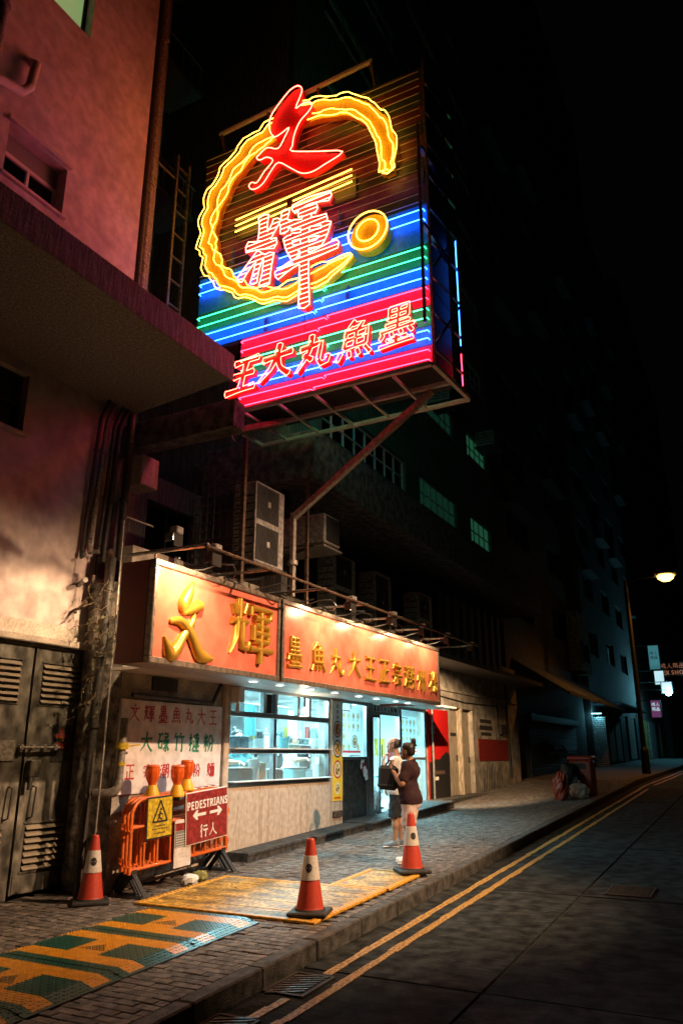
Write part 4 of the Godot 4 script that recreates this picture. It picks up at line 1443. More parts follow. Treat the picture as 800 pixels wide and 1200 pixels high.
# ---------------------------------------------------------------- Chinese characters drawn as brush strokes
# Each stroke is a run of x,y points on a 100 x 100 grid, y down; ~ marks a tapering sweep.
const GLYPHS := {
	"文": "46,3 56,18|6,30 94,27|68,28 50,60 6,97~|34,30 54,66 96,97",
	"輝": "19,4 19,36|5,13 11,28|33,11 27,27|2,40 37,38|14,40 12,66 2,90~|26,40 26,78 38,80 41,70|46,12 46,26|46,13 97,12 93,26|54,28 90,28|54,40 54,64|54,40 89,40 89,64|54,52 89,52|54,64 89,64|44,78 99,77|71,18 71,99",
	"墨": "27,6 27,36|27,6 74,6 74,36|27,36 74,36|50,6 50,62|29,21 72,21|20,48 80,48|8,62 92,61|15,68 9,79|35,68 39,78|58,67 63,77|80,67 90,79|25,86 76,86|50,78 50,97|8,98 93,97",
	"魚": "42,2 18,27~|38,12 66,10 55,27|22,29 22,70|22,29 80,28 80,70|22,49 80,48|22,70 80,69|50,28 50,70|15,78 5,97|36,80 40,95|58,79 65,94|79,77 96,97",
	"丸": "37,4 35,50 5,96~|8,36 70,33 67,78 78,93 94,90 96,74|21,54 47,73",
	"大": "5,38 95,35|51,3 49,38 33,70 3,97~|52,40 66,72 97,97",
	"王": "12,12 88,11|18,50 82,49|4,93 96,92|50,12 50,92",
	"正": "8,10 93,9|52,10 52,92|52,48 86,47|24,46 24,92|3,93 97,92",
	"宗": "50,1 53,13|8,34 9,19 92,18 87,33|26,39 75,38|5,57 96,56|50,56 50,96 40,89|29,68 12,90~|70,68 90,88",
	"潮": "6,9 14,20|2,35 10,46|2,94 16,62|22,14 60,13|41,3 41,26|26,28 26,58|26,28 56,28 56,58|26,43 56,43|26,58 56,58|20,73 62,72|41,58 41,98|70,8 70,60 61,97~|70,8 95,8 95,93 86,90|70,34 94,34|70,59 94,59",
	"州": "23,8 22,60 7,97~|50,10 50,92|81,5 81,98|8,36 3,57|34,35 40,52|63,34 71,51",
	"粉": "10,18 18,34|43,15 34,34|3,45 48,44|26,5 26,98|24,48 4,80~|28,48 47,71|66,7 51,47~|76,7 99,47|56,54 90,54 86,93 76,90|70,56 49,97~",
	"麵": "8,12 40,12|24,2 24,34|12,18 7,31|36,17 43,31|3,37 45,36|20,40 5,63~|16,51 36,50 7,94~|12,58 49,95|50,8 99,8|74,8 70,24|52,26 52,94|52,26 96,26 96,94|52,94 96,94|66,26 66,94|82,26 82,94|66,48 82,48|66,71 82,71",
	"竹": "22,3 5,35~|14,24 47,22|30,24 30,92 21,85|66,3 51,35~|58,24 97,22|78,24 78,96 67,89",
	"碌": "4,14 44,12|24,14 3,62~|14,48 14,80|14,48 40,48 40,80|14,80 40,80|56,10 88,10 88,26|58,27 90,26|48,45 99,44|74,28 74,96 65,90|55,54 63,63|53,88 70,71|93,52 80,63|78,64 99,92",
	"撻": "3,30 33,28|18,5 18,94 8,87|3,65 33,54|42,13 48,22|36,44 46,44 46,78 35,92|37,93 99,95|56,12 92,12|74,2 74,28|52,28 97,28|62,32 66,40|86,32 82,40|54,45 95,44|58,57 91,56|50,71 99,70|74,44 74,87",
	"行": "28,3 5,29~|30,28 3,58~|20,46 20,98|46,18 93,17|40,45 99,44|74,45 74,94 62,87",
	"人": "51,5 45,50 4,97~|48,40 66,72 98,97",
	"成": "14,26 14,60 3,96~|14,26 91,25|14,48 42,48 40,75 31,72|56,3 62,60 93,97 97,80|85,46 53,94~|72,5 85,16",
	"用": "16,9 16,60 5,97~|16,10 86,9 86,95 75,91|16,38 86,37|16,64 86,63|51,10 51,95",
	"品": "30,8 30,42|30,8 70,8 70,42|30,42 70,42|8,54 8,94|8,54 44,54 44,94|8,94 44,94|56,54 56,94|56,54 92,54 92,94|56,94 92,94",
}

# strokes of a character: [points (0..1, y up), width factors]
func strokes(ch: String) -> Array:
	var out := []
	for s in GLYPHS[ch].split("|"):
		var sweep: bool = s.ends_with("~")
		var p := PackedVector2Array()
		for q in s.trim_suffix("~").split(" "):
			var xy: PackedStringArray = q.split(",")
			p.append(Vector2(float(xy[0]) / 100.0, 1.0 - float(xy[1]) / 100.0))
		if p.size() == 3 and (sweep or absf(absf((p[1] - p[0]).angle_to(p[2] - p[1]))) < 0.9):
			p = smooth(p, 5)
		var r := PackedVector2Array()
		for i in p.size() - 1:
			var k := maxi(1, int((p[i + 1] - p[i]).length() / 0.12))
			for j in k:
				r.append(p[i].lerp(p[i + 1], float(j) / k))
		r.append(p[p.size() - 1])
		var w := PackedFloat32Array()
		for i in r.size():
			var t := float(i) / (r.size() - 1)
			w.append(lerpf(1.1, 0.32, t ** 1.4) if sweep else 1.12 - 0.3 * sin(PI * t))
		out.append([r, w])
	return out

func smooth(p: PackedVector2Array, k: int) -> PackedVector2Array:
	var r := PackedVector2Array()
	for i in p.size() - 1:
		var a := p[maxi(i - 1, 0)]; var d := p[mini(i + 2, p.size() - 1)]
		for j in k:
			r.append(p[i].cubic_interpolate(p[i + 1], a, d, float(j) / k))
	r.append(p[p.size() - 1])
	return r

# outline of one stroke of full width w
func stroke_poly(p: PackedVector2Array, wf: PackedFloat32Array, w: float) -> PackedVector2Array:
	var l := PackedVector2Array()
	var r := PackedVector2Array()
	for i in p.size():
		var d := (p[mini(i + 1, p.size() - 1)] - p[maxi(i - 1, 0)]).normalized()
		var s := Vector2(-d.y, d.x) * w * wf[i] / 2.0
		if i == 0:
			l.append(p[i] - d * w * 0.18)
		l.append(p[i] + s)
		r.append(p[i] - s)
		if i == p.size() - 1:
			l.append(p[i] + d * w * 0.2 * wf[i])
	r.reverse()
	l.append_array(r)
	return l

# flat print: each stroke a thin strip standing a hair prouder than the last
func glyph_flat(b: MB, ch: String, xf: Transform3D, size: float, w: float, dep := 0.003, aspect := 1.0):
	var old := b.xf
	b.xf = xf
	var n := 0
	for s in strokes(ch):
		var p: PackedVector2Array = s[0]
		var wf: PackedFloat32Array = s[1]
		var z := dep + n * 0.0004
		n += 1
		var pl := Vector3.ZERO
		var pr := Vector3.ZERO
		for i in p.size():
			var d := (p[mini(i + 1, p.size() - 1)] - p[maxi(i - 1, 0)]).normalized()
			var q := Vector2(-d.y, d.x) * w * wf[i] / 2.0
			var l := Vector3((p[i].x + q.x) * size * aspect, (p[i].y + q.y) * size, z)
			var r := Vector3((p[i].x - q.x) * size * aspect, (p[i].y - q.y) * size, z)
			if i > 0:
				b.quad(pl, l, r, pr, Vector3(0, 0, 1))
				b.quad(pl, l, l - Vector3(0, 0, z), pl - Vector3(0, 0, z), Vector3(q.x, q.y, 0))
				b.quad(pr, r, r - Vector3(0, 0, z), pr - Vector3(0, 0, z), Vector3(-q.x, -q.y, 0))
			pl = l
			pr = r
	b.xf = old

# raised gilt letter
func glyph_ridge(b: MB, ch: String, xf: Transform3D, sx: float, sy: float, w: float, dep: float):
	var old := b.xf
	b.xf = xf
	var n := 0
	for s in strokes(ch):
		var p := PackedVector2Array()
		var wf := PackedFloat32Array()
		for i in s[0].size():
			p.append(Vector2(s[0][i].x * sx, s[0][i].y * sy))
			wf.append(s[1][i] * w)
		b.ridge(p, wf, dep * (1.0 + 0.06 * (n % 3)))
		n += 1
	b.xf = old

# joined outlines of a set of strokes: [outer loops, holes]
func united(polys: Array) -> Array:
	var outs := []
	var holes := []
	for q in polys:
		var acc: PackedVector2Array = q
		if Geometry2D.is_polygon_clockwise(acc):
			acc.reverse()
		var fresh := []
		for h in holes:
			for c in Geometry2D.clip_polygons(h, q):
				fresh.append(c)
		holes = fresh
		var keep := []
		for e in outs:
			var m := Geometry2D.merge_polygons(acc, e)
			var o := []
			for x in m:
				if not Geometry2D.is_polygon_clockwise(x):
					o.append(x)
			if o.size() == 1:
				acc = o[0]
				for x in m:
					if Geometry2D.is_polygon_clockwise(x):
						holes.append(x)
			else:
				keep.append(e)
		keep.append(acc)
		outs = keep
	var ho := []
	for h in holes:
		if poly_area(h) > 0.0008:
			ho.append(h)
	return [outs, ho]

func poly_area(p: PackedVector2Array) -> float:
	var a := 0.0
	for i in p.size():
		a += p[i].cross(p[(i + 1) % p.size()])
	return absf(a) / 2.0

const FX := Basis(Vector3(0, 0, -1), Vector3(0, 1, 0), Vector3(1, 0, 0))   # things facing the street: x runs up the street

# ---------------------------------------------------------------- the shop front
func spot(parent: Node3D, called: String, at: Vector3, dir: Vector3, c: Color, energy: float, angle: float, soft: float, size := 0.03):
	var l := SpotLight3D.new()
	l.name = called
	parent.add_child(l)
	l.position = at
	l.basis = Basis.looking_at(dir.normalized(), Vector3.UP if absf(dir.normalized().y) < 0.95 else Vector3.RIGHT)
	l.light_color = c
	l.light_energy = energy
	l.spot_angle = angle
	l.spot_angle_attenuation = soft
	l.spot_range = 60.0
	l.spot_attenuation = 2.0
	l.light_size = size
	l.shadow_enabled = true

func area(parent: Node3D, called: String, at: Vector3, bs: Basis, size: Vector2, c: Color, energy: float):
	var l := AreaLight3D.new()
	l.name = called
	parent.add_child(l)
	l.position = at
	l.basis = bs
	l.area_size = size
	l.area_normalize_energy = true
	l.light_color = c
	l.light_energy = energy
	l.area_range = 60.0
	l.area_attenuation = 2.0
	l.shadow_enabled = true

func build_shop_front():
	var X := WALL_X
	# serving window
	var t := thing("serving_window", "steel framed kitchen window of the noodle shop, lit from inside", "shop window", Vector3(X, 1.6, -11.88))
	var f := mb()
	for y in [1.64, 3.13]:
		f.box(Vector3(X - 0.02, y, -11.88), Vector3(0.1, 0.07, 3.36), 0.008)
	for z in [-10.235, -13.525]:
		f.box(Vector3(X - 0.02, 2.385, z), Vector3(0.098, 1.42, 0.07), 0.008)
	f.box(Vector3(X - 0.02, 2.72, -11.88), Vector3(0.1, 0.09, 3.22), 0.008)
	f.box(Vector3(X - 0.02, 2.14, -11.88), Vector3(0.14, 0.07, 3.22), 0.008)
	for y in [[1.675, 2.105], [2.175, 2.675]]:
		f.box(Vector3(X - 0.02, (y[0] + y[1]) / 2, -11.6), Vector3(0.096, y[1] - y[0], 0.08), 0.008)
	for z in [-11.265, -11.62, -12.375, -12.78]:
		f.box(Vector3(X - 0.02, 2.93, z), Vector3(0.096, 0.33, 0.08), 0.008)
	ow("frame", f, M.stainless, t)
	ow("ledge", bx(Vector3(X + 0.06, 2.185, -11.88), Vector3(0.16, 0.018, 3.2), 0.004), M.white_plastic, t)
	ow("ledge", bx(Vector3(X + 0.06, 1.685, -11.88), Vector3(0.16, 0.018, 3.2), 0.004), M.white_plastic, t)
	for q in [[-10.27, -11.56, 1.675, 2.105], [-11.64, -13.49, 1.675, 2.105], [-10.27, -11.56, 2.175, 2.675], [-11.64, -13.49, 2.175, 2.675], [-10.27, -11.225, 2.765, 3.095], [-11.66, -12.335, 2.765, 3.095], [-12.82, -13.49, 2.765, 3.095]]:
		ow("pane", bc(Vector3(X - 0.03, q[2], q[0]), Vector3(X - 0.024, q[3], q[1])), M.glass, t)
	# extract fan in the dark gap
	var fan := mb()
	fan.box(Vector3(X - 0.06, 2.93, -11.44), Vector3(0.03, 0.32, 0.27), 0.005)
	for k in 5:
		var a := TAU * k / 5
		fan.bar(Vector3(X - 0.03, 2.93, -11.44), Vector3(X - 0.03, 2.93 + 0.11 * sin(a), -11.44 + 0.11 * cos(a)), 0.05, 0.01, Vector3(1, 0.5, 0.2))
	ow("extract_fan", fan, M.iron, t)
	# warm bulb hanging in the other gap
	var bl := thing("bulb_lamp", "small bare warm bulb hanging in the gap over the kitchen window", "lamp", Vector3(X + 0.02, 2.86, -12.58))
	var g := mb()
	g.lathe(PackedVector2Array([Vector2(0, -0.05), Vector2(0.035, -0.035), Vector2(0.045, 0), Vector2(0.03, 0.04), Vector2(0.015, 0.06), Vector2(0, 0.062)]), Vector3(X + 0.02, 2.86, -12.58), 14)
	ow("bulb", g, M.warm_glow, bl)
	ow("holder", tb([Vector3(X + 0.02, 2.92, -12.58), Vector3(X + 0.02, 3.1, -12.58)], 0.02), M.iron, bl)
	var ol := OmniLight3D.new()
	ol.name = "bulb_light"
	ol.light_color = Color(1.0, 0.88, 0.7)
	ol.light_energy = 0.5
	ol.light_size = 0.03
	ol.omni_attenuation = 2
	ol.omni_range = 60
	ol.shadow_enabled = true
	bl.add_child(ol)
	# wall below: sheet metal panels
	var p := thing("panelled_base", "stained beige metal panels under the kitchen window", "wall panels", Vector3(X, 0.6, -11.9))
	var zz := [-10.24, -11.15, -12.05, -12.75, -13.54]
	for i in 4:
		ow("panel", bc(Vector3(X + 0.02, 0.55, zz[i] - 0.004), Vector3(X + 0.045, 1.6, zz[i + 1] + 0.004), 0.004), M.shop_panel, p)
	ow("corner_post", bc(Vector3(X - 0.01, 0.5, -10.09), Vector3(X + 0.07, 3.15, -10.23), 0.01), M.shop_panel, p)
	var bj := thing("junction_box", "grey junction box with a bent pipe under the signboard corner", "junction box", Vector3(X + 0.1, 2.95, -10.2))
	ow("box", bx(Vector3(X + 0.15, 3.0, -10.28), Vector3(0.16, 0.26, 0.16), 0.012), M.white_plastic, bj)
	ow("pipe_stub", tb([Vector3(X + 0.15, 2.87, -10.28), Vector3(X + 0.15, 2.72, -10.28)], 0.03), M.white_plastic, bj)
	var dg := pipe("diagonal_pipe", "dark pipe angling down across the shadowed wall above the white sign", [Vector3(X + 0.06, 2.86, -8.0), Vector3(X + 0.06, 2.84, -9.75), Vector3(X + 0.06, 3.14, -9.95)], 0.03, M.pipe_dark)
	tag(obj("wall_vent", bc(Vector3(X + 0.005, 2.95, -8.42), Vector3(X + 0.03, 3.13, -8.95)), M.iron, self), "dark plate standing in for a shaded vent opening high in the shadowed wall above the white sign", "vent")  # raised dark plate, its tone in place of the shade inside a vent
	# pilaster with food banner
	var pil := thing("pilaster", "narrow beige pilaster between the kitchen window and the menu panel", "pilaster", Vector3(X, 0.6, -13.8))
	ow("face", bc(Vector3(X + 0.01, 0.55, -13.56), Vector3(X + 0.05, 3.14, -14.02), 0.006), M.shop_panel, pil)
	ow("number_plate", bx(Vector3(X + 0.075, 1.02, -13.78), Vector3(0.03, 0.11, 0.36), 0.006), M.rust_iron, pil)
	var bn := thing("food_banner", "tall narrow banner of noodle bowls on the pilaster", "banner", Vector3(X + 0.06, 1.25, -13.79))
	var bnm := mk("banner_print", Color(0.9, 0.9, 0.9), 0.4, {"tri": false})
	bnm.albedo_texture = banner_texture()
	var q := mb()
	q.quad(Vector3(X + 0.062, 1.25, -13.58), Vector3(X + 0.062, 1.25, -14.0), Vector3(X + 0.062, 3.1, -14.0), Vector3(X + 0.062, 3.1, -13.58), Vector3.RIGHT)
	ow("print", q, bnm, bn)
	ow("backing", bc(Vector3(X + 0.052, 1.245, -13.575), Vector3(X + 0.06, 3.105, -14.005)), M.white_plastic, bn)
	# menu panel: glass above, steel below
	var mp := thing("menu_panel", "menu poster behind glass over a dark steel panel beside the door", "menu board", Vector3(X, 0.6, -14.65))
	var mf := mb()
	for z in [-14.06, -15.22]:
		mf.box(Vector3(X - 0.03, 1.9, z), Vector3(0.08, 2.5, 0.06), 0.006)
	for y in [2.02, 3.12]:
		mf.box(Vector3(X - 0.03, y, -14.64), Vector3(0.078, 0.06, 1.1), 0.006)
	ow("frame", mf, M.stainless, mp)
	ow("pane", bc(Vector3(X - 0.012, 2.05, -14.09), Vector3(X - 0.006, 3.09, -15.19)), M.glass, mp)
	ow("steel_panel", bc(Vector3(X - 0.05, 0.6, -14.09), Vector3(X - 0.02, 1.99, -15.19)), M.stainless_dark, mp)
	var mm := mk("menu_print", Color(0.9, 0.9, 0.9), 0.45, {"tri": false})
	mm.albedo_texture = menu_texture(1)
	mm.backlight_enabled = true
	mm.backlight = Color(0.8, 0.8, 0.8)
	q = mb()
	q.quad(Vector3(X - 0.03, 2.08, -14.12), Vector3(X - 0.03, 2.08, -14.98), Vector3(X - 0.03, 2.98, -14.98), Vector3(X - 0.03, 2.98, -14.12), Vector3.RIGHT)
	ow("menu_print", q, mm, mp)
	for k in 4:
		var lf := mb()
		lf.box(Vector3(X + 0.005 + k * 0.004, 1.9 - k * 0.07, -14.98 - k * 0.05), Vector3(0.004, 0.2, 0.14), 0.0, Basis(Vector3.RIGHT, 0.2 * (k - 1.5)))
		ow("leaflet", lf, M.print_white if k != 1 else M.plate_red, mp)
	# door
	var d := thing("shop_door", "open glass shop door with a steel frame and a lettered panel above", "door", Vector3(X, 0.8, -16.2))
	var df := mb()
	for z in [-15.37, -16.93]:
		df.box(Vector3(X - 0.03, 1.95, z), Vector3(0.12, 2.4, 0.22 if z > -16 else 0.08), 0.008)
	df.box(Vector3(X - 0.03, 2.96, -16.17), Vector3(0.1, 0.06, 1.36), 0.006)
	ow("frame", df, M.stainless, d)
	ow("transom_board", bc(Vector3(X - 0.05, 2.99, -15.49), Vector3(X - 0.01, 3.14, -16.88)), M.print_white, d)
	var tx := mb()
	var lab := ["墨", "魚", "丸", "大", "王", "粉", "麵"]
	for i in 7:
		glyph_flat(tx, lab[i], Transform3D(FX, Vector3(X - 0.009, 3.005, -15.58 - i * 0.18)), 0.12, 0.12, 0.002)
	ow("lettering", tx, M.navy_cloth, d)
	var leaf := mb()
	var hx := X - 0.04
	for z in [-15.52, -15.95]:
		leaf.box(Vector3(hx - 0.02, 1.88, z), Vector3(0.045, 2.1, 0.05), 0.006)
	leaf.box(Vector3(hx - 0.02, 0.9, -15.74), Vector3(0.044, 0.14, 0.4), 0.006)
	leaf.box(Vector3(hx - 0.02, 2.9, -15.74), Vector3(0.044, 0.06, 0.4), 0.006)
	var lo := ow("door_leaf", leaf, M.stainless, d)
	ow("door_pane", bc(Vector3(hx - 0.022, 0.98, -15.55), Vector3(hx - 0.016, 2.87, -15.92)), M.glass, lo)
	ow("pull_handle", tb([Vector3(hx + 0.05, 1.3, -15.93), Vector3(hx + 0.05, 2.3, -15.93)], 0.018), M.stainless, lo)
	ow("threshold", bc(Vector3(X + 0.05, 0.7, -15.3), Vector3(X - 0.3, 0.885, -16.95), 0.008), M.tile_white, d)
	# right-hand shop window with posters
	var rw := thing("poster_window", "glass shop window with pale menu posters right of the door", "shop window", Vector3(X, 0.8, -17.7))
	var rf := mb()
	for z in [-17.0, -18.46]:
		rf.box(Vector3(X - 0.03, 1.95, z), Vector3(0.1, 2.4, 0.06), 0.006)
	for y in [0.82, 2.0, 3.12]:
		rf.box(Vector3(X - 0.03, y, -17.73), Vector3(0.098, 0.06, 1.4), 0.006)
	ow("frame", rf, M.stainless, rw)
	for y in [[0.85, 1.97], [2.03, 3.09]]:
		ow("pane", bc(Vector3(X - 0.012, y[0], -17.03), Vector3(X - 0.006, y[1], -18.43)), M.glass, rw)
	var m2 := mk("menu_print_small", Color(0.85, 0.9, 0.9), 0.45, {"tri": false})
	m2.albedo_texture = menu_texture(2)
	m2.backlight_enabled = true
	m2.backlight = Color(0.8, 0.8, 0.8)
	q = mb()
	q.quad(Vector3(X - 0.03, 2.1, -17.08), Vector3(X - 0.03, 2.1, -18.0), Vector3(X - 0.03, 2.95, -18.0), Vector3(X - 0.03, 2.95, -17.08), Vector3.RIGHT)
	ow("poster", q, m2, rw)
	# red and black board past the shop
	var rb := thing("red_board", "tall red and black advertising board on the wall past the shop door", "board", Vector3(X, 0.9, -19.35))
	ow("red_field", bc(Vector3(X + 0.01, 1.0, -18.62), Vector3(X + 0.04, 3.2, -20.05), 0.004), M.red_board, rb)
	var hill := mb()
	var hp := PackedVector2Array([Vector2(0, 0), Vector2(1.43, 0), Vector2(1.43, 1.1), Vector2(1.2, 1.16), Vector2(0.95, 1.08), Vector2(0.7, 0.97), Vector2(0.45, 0.98), Vector2(0.2, 0.9), Vector2(0, 0.92)])
	hill.xf = Transform3D(FX, Vector3(X + 0.041, 1.0, -18.62))
	hill.prism(hp, 0.0, 0.003)
	hill.xf = Transform3D()
	ow("black_field", hill, M.black_board, rb)
	var pr := mb()
	for r in [[2.72, 0.1, 0.26, -18.8], [2.62, 0.06, 0.3, -18.82], [1.52, 0.08, 0.34, -18.92]]:
		for k in 4:
			pr.box(Vector3(X + 0.045, r[0], r[3] - k * r[2] / 4.0), Vector3(0.004, r[1], r[2] / 5.5))
	ow("white_print", pr, M.white_paint, rb)
	var po := mb()
	for k in 7:
		po.box(Vector3(X + 0.045, 1.66, -18.95 - k * 0.11), Vector3(0.004, 0.09, 0.075))
	ow("orange_print", po, M.rust_iron, rb)
	ow("post", tb([Vector3(X + 0.1, 0.85, -18.75), Vector3(X + 0.1, 3.2, -18.75)], 0.03), M.galvanised, rb)
	# steps
	var st := place("shop_step", "structure", "dark stone step along the shop front")
	obj("step_stone", step_piece(-10.3, -12.2, X + 0.42, 0.13), M.kerb_stone, st)
	obj("step_stone", step_piece(-12.21, -14.1, X + 0.5, 0.13), M.kerb_stone, st)
	obj("step_stone", step_piece(-14.11, -16.2, X + 0.62, 0.14), M.kerb_stone, st)
	obj("step_stone", step_piece(-16.21, -18.4, X + 0.72, 0.16), M.kerb_stone, st)

func step_piece(z0: float, z1: float, x: float, h: float) -> MB:
	var b := mb()
	ground_block(b, x, WALL_X - 0.02, z0, z1, PAVE + h, 0.0)
	b.box(Vector3(x, py((z0 + z1) / 2) + h - 0.02, (z0 + z1) / 2), Vector3(0.03, 0.05, z0 - z1), 0.01, tilt(-12.0))
	return b

func disc(im: Image, cx: int, cy: int, r: int, c: Color):
	for y in range(maxi(0, cy - r), mini(im.get_height(), cy + r + 1)):
		for x in range(maxi(0, cx - r), mini(im.get_width(), cx + r + 1)):
			if (x - cx) * (x - cx) + (y - cy) * (y - cy) <= r * r:
				im.set_pixel(x, y, c)

func bowl_print(im: Image, cx: int, cy: int, r: int, rim: Color, k: int):
	disc(im, cx, cy, r, rim)
	disc(im, cx, cy, int(r * 0.84), Color(0.95, 0.93, 0.88))
	disc(im, cx, cy, int(r * 0.7), [Color(0.85, 0.62, 0.25), Color(0.8, 0.7, 0.42), Color(0.62, 0.34, 0.16)][k % 3])
	var rg := RandomNumberGenerator.new()
	rg.seed = cx * 7 + cy
	for i in 9:
		var a := rg.randf() * TAU
		var q := rg.randf() * r * 0.5
		disc(im, cx + int(cos(a) * q), cy + int(sin(a) * q), maxi(1, int(r * 0.16)), [Color(0.25, 0.45, 0.12), Color(0.92, 0.86, 0.7), Color(0.5, 0.2, 0.1)][i % 3])

func banner_texture() -> ImageTexture:
	var im := Image.create(96, 420, false, Image.FORMAT_RGB8)
	for y in 420:
		for x in 96:
			im.set_pixel(x, y, Color(0.86, 0.9, 0.9) if y < 170 else (Color(0.93, 0.9, 0.78) if y < 230 else Color(0.95, 0.78, 0.25)))
	for r in 3:
		im.fill_rect(Rect2i(40, 14 + r * 24, 16, 16), Color(0.25, 0.22, 0.22))
		im.fill_rect(Rect2i(46, 14 + r * 24, 4, 20), Color(0.86, 0.9, 0.9))
	bowl_print(im, 48, 120, 36, Color(0.12, 0.2, 0.25), 2)
	bowl_print(im, 48, 204, 38, Color(0.1, 0.15, 0.35), 0)
	bowl_print(im, 48, 290, 38, Color(0.75, 0.1, 0.08), 1)
	bowl_print(im, 48, 368, 28, Color(0.95, 0.8, 0.3), 1)
	im.fill_rect(Rect2i(20, 404, 56, 8), Color(0.85, 0.35, 0.08))
	return ImageTexture.create_from_image(im)

func menu_texture(kind: int) -> ImageTexture:
	var im := Image.create(220, 240, false, Image.FORMAT_RGB8)
	im.fill(Color(0.86, 0.93, 0.95))
	var n := 4
	for r in 4:
		for c in n:
			var cx := 30 + c * 53
			var cy := 34 + r * 54
			if kind == 1 and r == 3 and c == 2:
				continue
			if kind == 1 and r == 2 and c > 0:
				continue
			bowl_print(im, cx, cy, 17, [Color(0.55, 0.35, 0.2), Color(0.3, 0.3, 0.32), Color(0.6, 0.2, 0.15)][(r + c) % 3], r * 3 + c)
			for k in 2:
				im.fill_rect(Rect2i(cx - 16, cy + 20 + k * 5, 24 + (c * 7 + r * 5) % 9, 2), Color(0.25, 0.25, 0.3))
	if kind == 1:
		bowl_print(im, 150, 168, 34, Color(0.15, 0.12, 0.1), 2)
	im.fill_rect(Rect2i(0, 216, 220, 12), Color(0.85, 0.12, 0.1))
	im.fill_rect(Rect2i(10, 6, 90, 6), Color(0.5, 0.1, 0.1))
	return ImageTexture.create_from_image(im)

